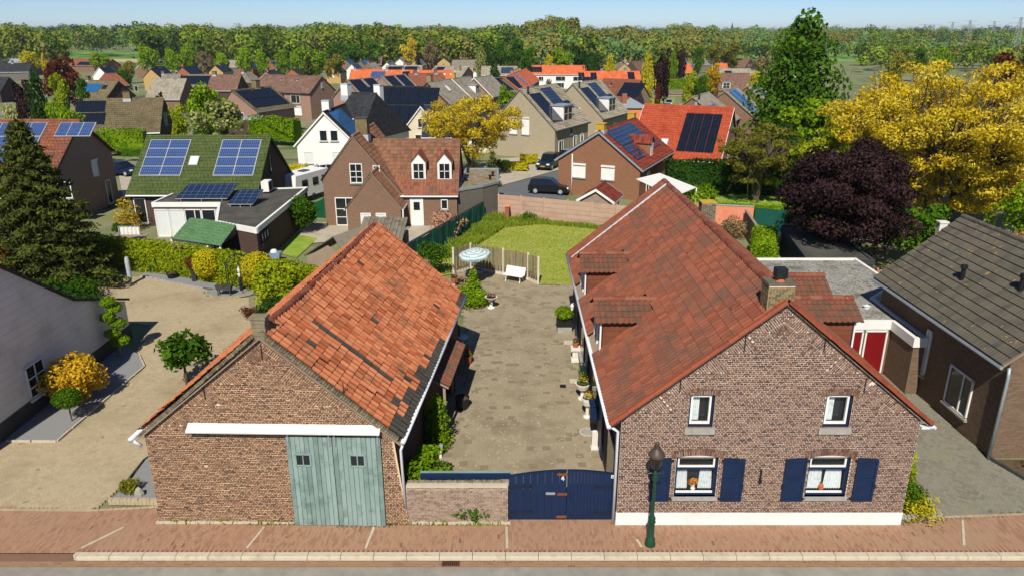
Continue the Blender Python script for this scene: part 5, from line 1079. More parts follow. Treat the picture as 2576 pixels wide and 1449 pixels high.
wmx = T('milestone', 'white stone block standing against the house wall', 'stone', (3.15, 24.5, 0)); m = MB(); m.box(3.0, 24.35, 0, 3.28, 24.65, .08); m.box(3.03, 24.4, .08, 3.25, 24.6, .7); m.obj('block', 'stone_white', wmx); m = MB(); m.lathe([(.09, .7), (.1, .74), (.02, .78)], (3.14, 24.5, 0), 10); m.obj('cap', 'stone_white', wmx)
lb = T('letterbox', 'dark blue letterbox on the house wall above a white stone', 'letterbox', (3.2, 25.1, 1.0)); m = MB(); m.box(3.0, 24.85, 1.0, 3.34, 25.3, 1.55); m.obj('box', 'blue_paint', lb); m = MB(); m.prism([(2.96, 24.8, 1.56), (2.96, 25.35, 1.56), (3.34, 25.35, 1.66), (3.34, 24.8, 1.66)], (0, 0, .04)); m.obj('lid', 'blue_paint', lb)
for y, lab in ((27.9, 'dark blue wall lantern between the two yellow flower urns'), (34.9, 'white wall lantern near the planter box on the house wall')):
    q = T('wall_lantern', lab, 'lantern', (3.2, y, 2.0)); mt = 'blue_paint' if y < 30 else 'white_paint'; m = MB(); m.tube([(3.34, y, 1.9), (3.1, y, 2.05), (3.05, y, 1.95)], .02, 6); m.obj('bracket', mt, q); m = MB(); m.lathe([(.05, 1.65), (.1, 1.9), (.02, 2.02)], (3.05, y, 0), 8); m.obj('lamp', mt, q)
pot('bird_bath', 'white stone bowl on a pedestal with pink flowers beside the ivy mound', (-1.2, 39.6, 0), [(.22, .04), (.1, .08), (.09, .5), (.3, .58), (.37, .68)], 'stone_white', (.28, .15, 'leaf_copper', 90), (.25, .12, 'flower_pink'), ped=1)
pot('red_geranium', 'terracotta pot with a red geranium on the shadow edge by the barn', (-2.1, 32.1, 0), [(.14, .02), (.2, .36), (.22, .42)], 'terracotta', (.16, .25, 'leaf_green'), (.12, .25, 'flower_red'))
bk = T('black_tub', 'black plastic tub standing in the barn shadow', 'tub', (-2.1, 27.7, 0)); m = MB(); m.lathe([(.24, 0), (.3, .48), (.32, .5), (.29, .5), (.23, .05)], (-2.1, 27.7, 0), 18); m.obj('tub', 'black_plastic', bk); m = MB(); m.lathe([(.28, .4), (.01, .41)], (-2.1, 27.7, 0), 18); m.obj('earth', 'soil', bk)
ww = T('stone_trough', 'blue and white garden pump bowl by the barn wall', 'bowl', (-2.5, 33.6, 0)); m = MB(); m.lathe([(.14, 0), (.1, .5), (.3, .7), (.36, .78), (.28, .74)], (-2.5, 33.6, 0), 14); m.obj('bowl', 'zinc', ww); m = MB(); m.lathe([(.12, .75), (.16, 1.1), (.05, 1.3)], (-2.7, 33.8, 0), 10); m.obj('can', 'blue_paint', ww)
m0 = shrub('bamboo_shrub', 'yellow-green bushy shrub between barn corner and garden wall', (-3.0, 21.4, 0), 1.9, 1.95, 'leaf_lime', 4200, .13, 30, seed=21, cr=.42)
iv = shrub('ivy', 'ivy climbing over the pillar under the tiled canopy', (-2.85, 24.6, 0), .9, 2.2, 'leaf_lime', 2600, .12, 26, 'column', seed=22, cr=.5, cat='ivy'); pi = T('white_pillar', 'short white pillar at the foot of the ivy', 'pillar', (-2.75, 23.95, 0)); m = MB(); m.box(-2.98, 23.8, 0, -2.62, 24.1, .38); m.obj('block', 'white_plaster', pi); m = MB(); m.box(-3.02, 23.78, .38, -2.58, 24.13, .44); m.obj('cap', 'sill_stone', pi)
fb = T('flower_bed', 'blue bellflowers and green leaves behind the garden wall', 'flowers', (-1.3, 20.9, 0)); flowers(fb, (-1.3, 20.95, 0), 1.15, .75, 'leaf_green', 2200, .13, 7, 'foliage'); flowers(fb, (-1.4, 20.9, .25), 1.0, .6, 'flower_blue', 260, .06, 8)
im = shrub('ivy_mound', 'bright ivy trailing over a low brick planter in the yard', (-2.3, 40.4, 0), 2.6, .8, 'leaf_lime', 3200, .13, 22, seed=23, squash=.6, cat='ivy'); iv2 = shrub('ivy', 'column of bright ivy beside the garden table', (-2.35, 42.2, 0), .9, 1.5, 'leaf_lime', 1500, .12, 14, 'column', seed=24, cr=.5, cat='ivy')
pw = T('planter_wall', 'low brick wall corner behind the barn by the patio', 'wall', (-4.1, 41.5, 0)); m = MB(); m.box(-4.9, 41.4, 0, -3.4, 41.65, .75); pww = m.obj('wall', 'garden_mortar', pw); brick_wall(pww, (-4.9, 41.38, 0), (1, 0, 0), (0, -1, 0), lambda z: (0, 1.5), .02, .72, [], 'barn_brick', 'barn_mortar', .07, .21, .012)
cw = T('cartwheel', 'old iron cartwheel leaning among the potted flowers by the patio', 'wheel', (-3.1, 42.3, 0)); m = MB(); P = [(-3.1 + .42 * math.cos(a), 42.3 + .1 * math.sin(a), .45 + .42 * math.sin(a)) for a in np.linspace(0, 6.283, 21)]; m.tube(P, .025, 6, False); m.obj('rim', 'rust', cw)
for k in range(8): a = k * math.pi / 4; m = MB(); m.bar((-3.1, 42.3, .45), (-3.1 + .42 * math.cos(a), 42.3 + .1 * math.sin(a), .45 + .42 * math.sin(a)), .025); m.obj('spoke', 'rust', cw)
pot('flower_bowl', 'white bowl of pale flowers by the barn end of the patio', (-3.5, 41.0, .3), [(.16, .02), (.3, .28), (.32, .32)], 'stone_white', (.28, .2, 'leaf_green'), (.25, .2, 'flower_white')); pot('flower_bowl', 'pot of pink flowers behind the cartwheel', (-3.6, 43.2, .3), [(.14, .02), (.2, .3), (.22, .34)], 'terracotta', (.22, .2, 'leaf_green'), (.22, .22, 'flower_pink'))
FP = [(-3.82, 45.75), (-2.75, 46.85), (-.57, 45.65), (1.02, 44.6), (1.64, 43.75)]
fe = T('patio_fence', 'curved grey board fence with concrete posts round the patio', 'fence', (-1, 45.7, 0))
for p in FP: m = MB(); m.bar((p[0], p[1], 0), (p[0], p[1], 1.82), .11, .11); m.obj('post', 'post_concrete', fe)
for a, b in zip(FP[:-1], FP[1:]):
    a, b = Vector((*a, 0)), Vector((*b, 0)); n = int((b - a).length / .12); m = MB(); m.bar(a + Vector((0, 0, .1)), b + Vector((0, 0, .1)), .05, .2); m.obj('gravel_board', 'post_concrete', fe)
    for i in range(n): p, q = a.lerp(b, (i + .08) / n), a.lerp(b, (i + .92) / n); nn = Vector((-(b - a).y, (b - a).x, 0)).normalized() * (.015 if i % 2 else -.015); z = 1.68 + random.uniform(-.02, .02) + .08 * math.sin(math.pi * i / n); m = MB(); m.prism([p + nn + Vector((0, 0, .2)), q + nn + Vector((0, 0, .2)), q + nn + Vector((0, 0, z)), p + nn + Vector((0, 0, z))], nn.normalized() * .02); m.obj('board', 'fence_wood', fe)
# parasol
k = N('parasol_cloth'); gn = k.n('TexCoord'); sx = k.n('SeparateXYZ'); k.l(gn.outputs['Object'], sx.inputs[0]); r_ = k.math('SQRT', k.math('ADD', k.math('MULTIPLY', sx.outputs[0], sx.outputs[0]), k.math('MULTIPLY', sx.outputs[1], sx.outputs[1])))
an = k.math('ARCTAN2', sx.outputs[1], sx.outputs[0]); f = k.math('FRACT', k.math('ADD', k.math('MULTIPLY', r_, 2.4), k.math('MULTIPLY', k.math('FLOOR', k.math('MULTIPLY', an, 10 / 6.283)), .5))); k.fin(k.ramp(f, ['c8ccc4', '93aeb2', 'bcc4bc', '7a9ca6', 'c2c6b8'], [0, .3, .5, .75, .95], 'CONSTANT'), .9)
pa = T('parasol', 'faded blue and white striped parasol over the garden table', 'parasol', (-2.35, 44.3, 0)); m = MB(); n = 10; V = [(0, 0, .42)]; F = []
for j, (r, z) in enumerate(((.5, .3), (1.02, .06), (1.03, -.05))): V += [(r * math.cos(2 * math.pi * i / n) * (1 if i % 1 == 0 else .9), r * math.sin(2 * math.pi * i / n), z) for i in range(n)]
F = [(0, 1 + i, 1 + (i + 1) % n) for i in range(n)] + [(1 + j * n + i, 1 + (j + 1) * n + i, 1 + (j + 1) * n + (i + 1) % n, 1 + j * n + (i + 1) % n) for j in range(2) for i in range(n)]
m.add(V, F); co = m.obj('canopy', 'parasol_cloth', pa, local=True); co.location = (0, 0, 1.75); co.rotation_euler = (math.radians(6), math.radians(-5), 0); m = MB(); m.tube([(0, 0, 0), (0, 0, 2.15)], .022, 8); m.obj('pole', 'white_paint', pa, local=True); m = MB(); m.lathe([(.22, 0), (.22, .06), (.05, .1)], (0, 0, 0), 14); m.obj('foot', 'kerb_stone', pa, local=True)
gt = T('garden_table', 'round dark garden table under the parasol', 'table', (-2.35, 44.2, 0)); m = MB(); m.lathe([(.55, .7), (.56, .72), (.55, .735)], (-2.35, 44.2, 0), 20); m.obj('tabletop', 'blue_paint', gt)
for a in (.4, 2.0, 3.5, 5.1): m = MB(); m.bar((-2.35 + .12 * math.cos(a), 44.2 + .12 * math.sin(a), .7), (-2.35 + .4 * math.cos(a), 44.2 + .4 * math.sin(a), 0), .035); m.obj('leg', 'iron', gt)
gc = T('garden_chair', 'wooden reclining garden chair left of the garden table', 'chair', (-3.3, 44.0, 0)); m = MB(); m.ob((-3.2, 44, .42), ((1, 0, 0), (0, 1, 0), (0, 0, 1)), (.5, .52, .05)); m.obj('seat', 'old_wood', gc)
for i in range(6): m = MB(); m.ob((-3.58, 43.78 + i * .088, .82), ((-.35, 0, 1), (0, 1, 0), (1, 0, .35)), (.85, .07, .02)); m.obj('slat', 'old_wood', gc)
for x, y in ((-3.42, 43.75), (-3.42, 44.25), (-2.98, 43.75), (-2.98, 44.25)): m = MB(); m.bar((x, y, 0), (x, y, .62), .05); m.obj('leg', 'old_wood', gc)
for y in (43.73, 44.27): m = MB(); m.box(-3.5, y - .03, .62, -2.95, y + .03, .65); m.obj('armrest', 'old_wood', gc)
bn = T('garden_bench', 'white garden bench with scrolled iron legs by the board fence', 'bench', (.15, 44.35, 0), math.radians(-28)); m = MB(); m.ob((0, -.1, .44), ((1, 0, 0), (0, 1, 0), (0, 0, 1)), (1.35, .42, .04)); m.obj('seat', 'white_paint', bn, local=True); m = MB(); m.ob((0, .2, .68), ((1, 0, 0), (0, .35, 1), (0, -1, .35)), (1.35, .48, .03)); m.obj('backrest', 'white_paint', bn, local=True)
for s in (-1, 1): m = MB(); m.tube([(s * .5, -.28, 0), (s * .5, -.2, .2), (s * .5, -.26, .42), (s * .5, .05, .4), (s * .5, .2, .2), (s * .5, .3, 0)], .03, 6); m.tube([(s * .5, .1, .42), (s * .5, .28, .92)], .025, 6); m.obj('leg', 'white_paint', bn, local=True)
# netting fence, concrete wall
nf = T('netting_fence', 'fence of dark green wind netting on posts left of the lawn', 'fence', (-4, 54.6, 0)); NP = [Vector((-7.3, 46.2, 0)).lerp(Vector((-2.35, 60.2, 0)), i / 6) for i in range(7)]
for a, b in zip(NP[:-1], NP[1:]): m = MB(); V = []; k = 8; [V.extend([a.lerp(b, i / k) + Vector((.05 * math.sin(i * 1.7), 0, .05)), a.lerp(b, i / k) + Vector((-.03 * math.sin(i * 1.1), 0, 1.55))]) for i in range(k + 1)]; m.add(V, [(2 * i, 2 * i + 2, 2 * i + 3, 2 * i + 1) for i in range(k)]); m.obj('net_panel', 'green_net', nf)
for p in NP: m = MB(); m.tube([p, p + Vector((0, 0, 1.62))], .035, 7); m.obj('post', 'green_paint', nf)
m = MB(); m.bar(NP[0] + Vector((-.1, 0, 1.6)), NP[-1] + Vector((-.1, 0, 1.6)), .14, .1); m.obj('top_board', 'dark_plinth', nf)
cwl = T('concrete_wall', 'pinkish rock-faced concrete panel wall behind the lawn', 'wall', (4, 60, 0)); a, b = Vector((-1.15, 61.75, 0)), Vector((12.2, 56.1, 0)); n = 7
for i in range(n):
    p, q = a.lerp(b, (i + .03) / n), a.lerp(b, (i + .97) / n)
    for r in range(5): m = MB(); m.bar(p + Vector((0, 0, .2 + r * .38)), q + Vector((0, 0, .2 + r * .38)), .06, .36); m.obj('wall_panel', 'pink_concrete', cwl)
for i in range(n + 1): p = a.lerp(b, i / n); m = MB(); m.bar(p, p + Vector((0, 0, 1.98)), .12); m.obj('post', 'pink_concrete', cwl)
gg = T('brick_pier', 'small red brick pier at the left end of the concrete wall', 'pier', (-.4, 60.6, 0)); m = MB(); m.box(-.6, 60.3, 0, -.25, 61.1, 1.15); m.obj('pier', 'red_wall', gg); m = MB(); m.box(-.65, 60.25, 1.15, -.2, 61.15, 1.22); m.obj('cap', 'salmon', gg)
# ---------------------------------------------------------------- houses round the gardens
PD, PB, PM, PS = 'panel_dark', 'panel_blue', 'panel_mid', 'panel_sky'
gable('green_roof_house', 'house with mossy green tiled roof and two blocks of blue solar panels', (375, 346), (676, 346), zr=6.5, ez=2.75, hw=4.7, wall='dark_wall', roof='roof_green', corrg=True, trim='roof_green', gut='white_paint', sky=[('R', -.55, .52, .75, 1.0)],
      sol=[('R', -4.7, -1.35, .26, .91, 2, 4, PB, 'panel_frame'), ('R', 1.35, 4.6, .26, .91, 2, 4, PB, 'panel_frame')], win=[('B', -.3, 3.6, .5, 1.5, 'w', 'iron'), ('R', -4.4, .2, .9, 2.0, 'w')])
def P2(*a, z=0): return [pt(x, y, z) for x, y in a]
ext = P2((383, 510), (551, 510), (543, 556), (644, 575), (772, 471), (441, 484), z=2.7)
an = flatbox('garden_annex', 'flat-roofed annex with white fascia and dark bitumen roof behind the hedge', [(p.x, p.y) for p in ext], 2.7, 'dark_wall', 'bitumen', 'white_paint', fh=.35)
a, b = ext[0], ext[1]; d = (b - a).normalized(); nn = Vector((d.y, -d.x, 0)); nn = nn if nn.y < 0 else -nn
for k, (u, w, kd) in enumerate(((.6, 1.0, 'b'), (1.75, 1.1, 'b'), (3.0, 1.2, 'w'), (4.2, 1.0, 'w'), (5.2, .8, 'b'))): winbox(an, a + Vector((0, 0, -a.z)) + nn * .02 - an.location, d, nn, u, .05, w, 2.1, kd)
a, b = ext[3], ext[4]; d = (b - a).normalized(); nn = Vector((d.y, -d.x, 0))
for u in (1.0, 1.6, 2.2): winbox(an, a + Vector((0, 0, -a.z)) + nn * .02 - an.location, d, nn, u, 1.5, .5, .6, 'w', 'dark_plinth')
def rack(name, label, TL, TR, BR, BL, zt, zb, nx, ns, mat):
    a, b, c, e = [pt(*q, z) for q, z in ((TL, zt), (TR, zt), (BR, zb), (BL, zb))]; t = T(name, label, 'solar panels', (e + c) / 2)
    for i in range(nx):
        for j in range(ns):
            f = lambda u, v: (a.lerp(b, u)).lerp(e.lerp(c, u), v); g = .012; q = [f((i + g) / nx, (j + g) / ns), f((i + 1 - g) / nx, (j + g) / ns), f((i + 1 - g) / nx, (j + 1 - g) / ns), f((i + g) / nx, (j + 1 - g) / ns)]
            m = MB(); m.prism(q[::-1], (0, -.01, .04)); m.obj('solar_panel', mat, t)
    m = MB(); q = [a, b, c, e]; m.prism([p + Vector((0, .01, -.05)) for p in q[::-1]], (0, 0, .045)); m.obj('rack_frame', 'panel_frame', t)
    m = MB()
    for u in (.1, .5, .9): p = a.lerp(b, u); m.bar((p.x, p.y, 2.62), p, .04); p = e.lerp(c, u); m.bar((p.x, p.y, 2.62), p, .04)
    m.obj('strut', 'panel_frame', t)
rack('solar_rack', 'tilted rack of twelve dark solar panels on the flat annex roof', (475, 464), (599, 463), (571, 500), (441, 500), 3.55, 2.85, 4, 3, PM)
rack('solar_rack', 'smaller tilted rack of six dark solar panels on the annex roof', (602, 478), (663, 478), (636, 514), (572, 514), 3.5, 2.85, 2, 3, PM)
ac = T('heat_pump', 'white air conditioner unit on the annex roof by the brick gable', 'air conditioner', pt(673, 484, 2.65)); m = MB(); m.box(-.3, -.5, .12, .3, .5, .95); m.obj('case', 'white_paint', ac, local=True); m = MB(); m.box(.3, -.35, .2, .32, .35, .85); m.obj('grille', 'dark_plinth', ac, local=True)
sd = T('garden_shed', 'garden shelter with sage green tiled saddle roof beside the hedge', 'shed', pt(530, 640)); r0, r1, e0_, e1_ = pt(478, 549, 2.7), pt(596, 565, 2.7), pt(432, 602, 1.95), pt(554, 618, 1.95); k0, k1 = r0 + (r0 - e0_) * Vector((1, 1, 0)) * .7 + Vector((0, 0, -.6)), r1 + (r1 - e1_) * Vector((1, 1, 0)) * .7 + Vector((0, 0, -.6))
m = MB(); U = (r1 - r0); lu = U.length; U.normalize(); V_ = (r0 - e0_); lv = V_.length; V_.normalize(); n_ = U.cross(V_); n_ = n_ if n_.z > 0 else -n_; corr(m, e0_, U, V_, n_, lu, lv, .3, .36, .03); V_ = (r0 - k0); corr(m, k0, U, V_.normalized(), n_, lu, V_.length, .3, .36, .03); m.obj('roof', 'roof_sage', sd)
m = MB(); m.prism([r1, e1_, k1], -U * .1); m.prism([r0, e0_, k0], U * .1); m.obj('gable_board', 'dark_plinth', sd); m = MB(); m.bar(e0_ + Vector((0, 0, -.05)), e1_ + Vector((0, 0, -.05)), .08, .12); m.obj('gutter', 'dark_plinth', sd)
for p in (e0_, e1_, k0, k1): m = MB(); m.bar((p.x, p.y, 0), (p.x, p.y, p.z), .12); m.obj('post', 'white_paint', sd)
# brown house in the middle
bh = gable('brown_house', 'brown brick house with steep tiled roof and two white dormers', (-12.55, 58.5, 0), (-12.3, 66.5, 0), zr=7.15, ez=(3.86, 2.65), hw=(2.64, 3.6), wall='brown_wall', roof='old_wood', ov=.12, gut='white_zinc', chim=[(-1.2, -.2, .95, 1.15, 'stack_brick')],
           win=[('A', .1, 3.55, .95, 1.5, 'c'), ('A', 1.75, 4.1, .5, .8, 'w'), ('A', -.9, .05, 1.7, 2.25, 'c')])
def wmof(o, par): WM[o.name] = WM[par.name]; return o
rf_ = wmof([o for o in bh.children if o.name.startswith('roof')][0], bh); BT = pantile(.3, .36, .04, .035)
e = np.array([-15.32, 58.4, 3.7]); r = np.array([-12.55, 58.4, 7.25]); tile_slope(rf_, e, (0.03, 1, 0), r - e, 8.2, np.linalg.norm(r - e), .3, .36, BT, 'brown_tile', None, None, .003, 150)
e = np.array([-8.8, 58.4, 2.55]); tile_slope(rf_, e, (0.03, 1, 0), np.array([-12.55, 58.4, 7.25]) - e, 8.2, np.linalg.norm(np.array([-12.55, 58.4, 7.25]) - e), .3, .36, BT, 'brown_tile', lambda u, v: True, None, .003, 150)
along(rf_, (-12.55, 58.5, 7.22), (-12.3, 66.5, 7.22), HT, .4, 'brown_tile', 'ridge_tile', .005)
bw = gable('brown_house_wing', 'wing of the brown house with tiled roof and two white peaked dormers', (-10.5, 62.2, 0), (-4.45, 62.2, 0), zr=6.35, ez=2.6, hw=3.7, wall='brown_wall', roof='roof_redbrown', ov=.15, gut='white_zinc', trim='brown_wall', cat='house wing',
           win=[('R', -.25, .05, 1.0, 2.2, 'd'), ('R', 2.0, 1.4, .5, .75, 'w')], dorm=[('R', -.1, 1.15, 3.55, 5.05, 'white_paint', 'peak'), ('R', 2.0, 1.15, 3.55, 5.05, 'white_paint', 'peak')])
rw_ = wmof([o for o in bw.children if o.name.startswith('roof')][0], bw); e = np.array([-12.5, 58.42, 2.5]); r = np.array([-12.5, 62.2, 6.45])
tile_slope(rw_, e, (1, 0, 0), r - e, 8.1, np.linalg.norm(r - e), .3, .36, BT, 'brown_tile', lambda u, v: not any(abs(-12.5 + u - x) < .62 and .28 < v / 5.47 < .78 for x in (-7.57, -5.47)), None, .003, 300)
along(rw_, (-12.3, 62.2, 6.42), (-4.35, 62.2, 6.42), HT, .4, 'brown_tile', 'ridge_tile', .005)
fg = gable('front_gable', 'low brick gable wing in front of the brown house', (-10.85, 56.5, 0), (-10.8, 60.5, 0), zr=4.6, ez=1.95, hw=2.12, wall='brown_wall', roof='old_wood', ov=.12, gut='white_zinc', cat='house wing', win=[('A', -.65, .35, .75, 1.15, 'b'), ('A', .55, .35, .75, 1.15, 'b')])
rg_ = wmof([o for o in fg.children if o.name.startswith('roof')][0], fg)
for xe in (-13.05, -8.62): e = np.array([xe, 56.4, 1.85]); r = np.array([-10.85, 56.4, 4.7]); tile_slope(rg_, e, (.01, 1, 0), r - e, 3.9, np.linalg.norm(r - e), .3, .36, BT, 'brown_tile', None, None, .003, 90)
along(rg_, (-10.85, 56.4, 4.66), (-10.8, 60.4, 4.66), HT, .4, 'brown_tile', 'ridge_tile', .005)
gutter([(-8.55, 56.45, 1.8), (-8.6, 56.45, 0)], .05, 'white_zinc', fg, 'downpipe')
fgar = flatbox('brick_garage', 'brick garage with mossy flat roof beside the brown house', [(-4.4, 58.9), (-2.45, 60.6), (-1.2, 62.3), (-1.3, 68.5), (-4.3, 68.5)], 2.95, 'grey_wall', 'moss_roof', 'zinc', fh=.2)
for q in ((-3.9, 62.5), (-1.9, 63.3), (-1.7, 64.8), (-4.0, 66.5)): m = MB(); m.lathe([(.1, 0), (.1, .3), (.16, .34), (.14, .42)], (q[0], q[1], 2.87), 10); m.obj('roof_vent', 'black_plastic', fgar)
# house with solar roof behind the concrete wall
sh = gable('solar_house', 'orange-brown brick house with solar panels behind the concrete wall', (1508, 333), az=25, L=12, zr=6.1, ez=(3.4, 3.0), hw=(4.05, 4.1), wall='solar_wall', roof='roof_redsolar', corrg=True, trim='zinc', gut='zinc', chim=[(-5.5, 0, .8, .7, 'lichen'), (5.7, .3, .7, .6, 'lichen')], sol=[('R', -5.2, 3.2, .52, .93, 7, 2, PM), ('R', -5.2, -2.2, .14, .51, 3, 2, PM), ('R', .9, 4.6, .2, .51, 3, 2, PM)],
           win=[('A', -1.9, 1.7, 1.25, 1.15, 's'), ('A', 1.0, 1.7, 1.25, 1.15, 's'), ('R', -3.0, .2, .9, 2.0, 'w')], dorm=[('R', -.7, 1.0, 3.3, 4.7, 'solar_wall', 'peak')])
_p = WM[sh.name] @ Vector((-6.1, 2.6, 0)); gutter([(_p.x, _p.y, 3.9), (_p.x, _p.y, 0)], .05, 'white_paint', sh, 'downpipe')
cv = T('veranda', 'white slatted veranda roof on the side of the solar house', 'veranda', pt(1670, 500)); q = [pt(1600, 452, 2.9), pt(1660, 437, 2.9), pt(1752, 473, 2.4), pt(1695, 497, 2.4)]
for i in range(9): f = lambda u, v: q[0].lerp(q[3], u).lerp(q[1].lerp(q[2], u), v); m = MB(); m.prism([f(0, i / 9), f(1, i / 9), f(1, (i + .9) / 9), f(0, (i + .9) / 9)], (0, 0, .04)); m.obj('slat', 'white_paint', cv)
for p in (q[2], q[3]): m = MB(); m.bar((p.x, p.y, 0), p, .1); m.obj('post', 'white_paint', cv)
gable('tool_shed', 'small shed with red tiled roof against the concrete wall', (1500, 478), az=20, L=3, zr=2.8, ez=2.0, hw=1.3, wall='old_wood', roof='roof_redsolar', trim='white_paint', cat='shed')
gable('red_roof_house', 'house with bright red tiled roof and large black solar field', (1625, 267), (1843, 273), zr=7.2, ez=2.5, hw=6.4, wall='pink_wall', roof='roof_red', corrg=True, trim='white_paint', gut='white_paint', sol=[('R', .1, 4.0, .1, .84, 4, 3, PD)], sky=[('R', -1.4, .25, .8, 1.0)], chim=[(.8, .2, .25, .6, 'zinc')], win=[('B', 0, 1, 1, 1.2, 'w')])
# left
gable('red_solar_house', 'brick house with red roof and rows of blue solar panels at the left edge', (-60, 307), (197, 306), zr=7.8, ez=4.7, hw=4.6, wall='pink_wall', roof='roof_redbrown', corrg=True, trim='dark_wall', gut='white_paint', sol=[('R', -5.5, 1.9, .62, .92, 6, 1, PB, 'panel_frame'), ('R', -5.5, 1.9, .34, .6, 6, 1, PB, 'panel_frame'), ('R', -5.5, 1.5, .06, .32, 6, 1, PB, 'panel_frame'), ('R', 3.0, 5.9, .62, .92, 3, 1, PB, 'panel_frame')],
      win=[('R', 2.6, 1.9, .9, 1.6, 'w'), ('R', 4.6, 2.2, 1.0, 1.3, 'w'), ('R', -.5, .2, 2.0, 2.0, 'w'), ('B', 1.2, 2.9, .9, 1.3, 's'), ('B', 2.9, .1, .8, 2.1, 'w')])
gable('grey_solar_house', 'long house with grey-brown tiled roof, yellow chimney and two black panel blocks', (213, 252), (409, 250), zr=6.8, ez=2.9, hw=4.3, wall='dark_wall', roof='roof_olive', corrg=True, sol=[('R', -5.9, -2.2, .58, .93, 4, 1, PD), ('R', -5.7, -2.0, .2, .55, 4, 1, PD)], chim=[(.5, 0, .9, 1.0, 'stack_brick')], win=[('B', -.6, 3.2, .4, 1.7, 'w'), ('B', .4, 3.2, .4, 1.7, 'w'), ('R', 3.5, 1.0, 1.0, 1.0, 'w'), ('R', 5.2, 1.0, 1.0, 1.0, 'w')])
gable('white_house', 'white gabled house with dark roof and blue solar panels', (814, 281), az=2, L=11, zr=6.6, ez=3.1, hw=3.45, wall='white_wall', roof='roof_black', trim='white_paint', gut='white_paint', sol=[('R', -4.6, .6, .15, .92, 3, 2, PS)], chim=[(-3.2, .3, .85, 1.1, 'white_wall')], win=[('A', -.25, 3.4, .85, 1.2, 'w'), ('A', 1.0, 3.4, .85, 1.2, 'w'), ('A', -2.2, .8, .95, 1.35, 'b'), ('A', 1.1, .8, .95, 1.35, 'b')])
gable('black_roof_house', 'large hipped black roof behind the white house', (872, 236), (962, 238), zr=8.0, ez=3.0, hw=6.3, wall='white_wall', roof='roof_black', hip=1.0, chim=[(-3.0, .5, 1.0, 1.1, 'white_wall'), (1.2, 1.5, .9, 1.0, 'white_wall')], sky=[('R', .2, .35, .9, 1.2)], win=[('R', 2.0, .8, 1.4, 1.2, 'w')])
gable('black_roof_house', 'house with black panelled roof slope facing the street behind the hipped black roof', (948, 220), (1082, 221), zr=8.2, ez=3.0, hw=5.2, wall='white_wall', roof='roof_black', trim='white_paint', sol=[('R', -6.0, 5.6, .55, .97, 8, 1, PD), ('R', -5.6, 4.8, .1, .52, 7, 1, PD)])
gable('cream_house', 'cream house with glazed blue-black tiles behind the yellow tree', (1070, 267), (1297, 267), zr=5.9, ez=2.3, hw=4.4, wall='cream_wall', roof='roof_blueblack', corrg=True, trim='cream_wall', gut='white_paint', win=[('R', 4.0, .7, .9, 1.5, 'c'), ('R', 6.2, .7, .9, 1.5, 'c'), ('R', .6, .05, 1.1, 2.2, 'd')])
gable('cream_gable', 'cream front gable with white verge left of the yellow tree', (1058, 268), az=2, L=6, zr=6.0, ez=2.4, hw=2.9, wall='cream_wall', roof='roof_blueblack', trim='white_paint', gut='white_paint', cat='house wing', win=[('A', 0, 3.2, .9, 1.2, 'w'), ('A', 0, .7, 1.8, 1.5, 'w')])
for A, L, lab in (((1309, 224), 11, 'nearer of the two beige brick houses with black panels and white dormer'), ((1441, 211), 11, 'farther of the two beige brick houses with black panels and white dormer')):
    gable('beige_house', lab, A, az=28, L=L, zr=8.6, ez=(4.2, 3.9), hw=(4.2, 5.0), wall='cream_brick', roof='roof_beige', corrg=True, gut='dark_plinth', group='beige houses', sol=[('R', -4.8, -1.6, .12, .84, 1, 3, PD), ('R', -.6, 2.6, .45, .93, 2, 4, PM), ('R', 2.6, 4.4, .35, .55, 1, 1, PD)], dorm=[('R', -.4, 3.0, 4.4, 6.4, 'white_paint', 'flat')], chim=[(-4.9, -.8, .18, .3, 'iron')],
          win=[('A', -1.0, 3.0, 1.0, 2.0, 's'), ('A', .8, 3.0, 1.0, 2.0, 's'), ('R', -3.6, .3, 1.4, 1.9, 'w'), ('R', 1.0, .2, 1.1, 2.1, 'w'), ('R', 3.4, .2, 1.0, 2.1, 'd'), ('R', -.4, 2.7, 1.0, 1.2, 'w')])
cpj = pt(1390, 360); flatbox('carport', 'white-edged flat carport beside the nearer beige house', [(cpj.x - 6.6, cpj.y - 1), (cpj.x - 2.6, cpj.y - .6), (cpj.x - 2.6, cpj.y + 4), (cpj.x - 6.6, cpj.y + 3.6)], 2.7, 'dark_wall', 'bitumen', 'white_paint', cat='carport')
gable('terraced_house', 'long brick terrace with mottled brown roof and white front doors', (666, 191), (808, 193), zr=8.4, ez=5.5, hw=4.2, wall='pink_wall', roof='roof_brown', gut='dark_plinth', win=[('R', -4.0, 3.4, .9, 1.6, 'w'), ('R', -1.6, 3.4, .8, 1.6, 's'), ('R', .6, 3.4, .9, 1.6, 'w'), ('R', 3.6, 3.3, 2.2, 1.6, 'w'), ('R', -2.0, .05, 1.0, 2.2, 'd'), ('R', .9, .05, 1.0, 2.2, 'd'), ('R', 3.8, .9, 2.2, 1.6, 's'), ('B', 0, 6.2, .5, 1.0, 'w')], chim=[(-2, -1.2, .25, -.6, 'iron'), (2.2, -1.2, .25, -.6, 'iron')])
gable('solar_roof_house', 'brick house with dark panel roof right of the flowering tree', (583, 228), az=22, L=9.5, zr=7.2, ez=(3.4, 4.2), hw=(3.8, 4.6), wall='pink_wall', roof='roof_olive', sol=[('R', -4.4, 4.2, .5, .94, 7, 1, PD), ('R', -4.4, 4.2, .1, .48, 7, 1, PD)], chim=[(1.2, .1, 1.0, 1.3, 'stack_brick')], win=[('A', 1.3, 2.2, 1.1, 1.6, 'w'), ('R', 2.6, .5, 1.4, 1.6, 'w')])
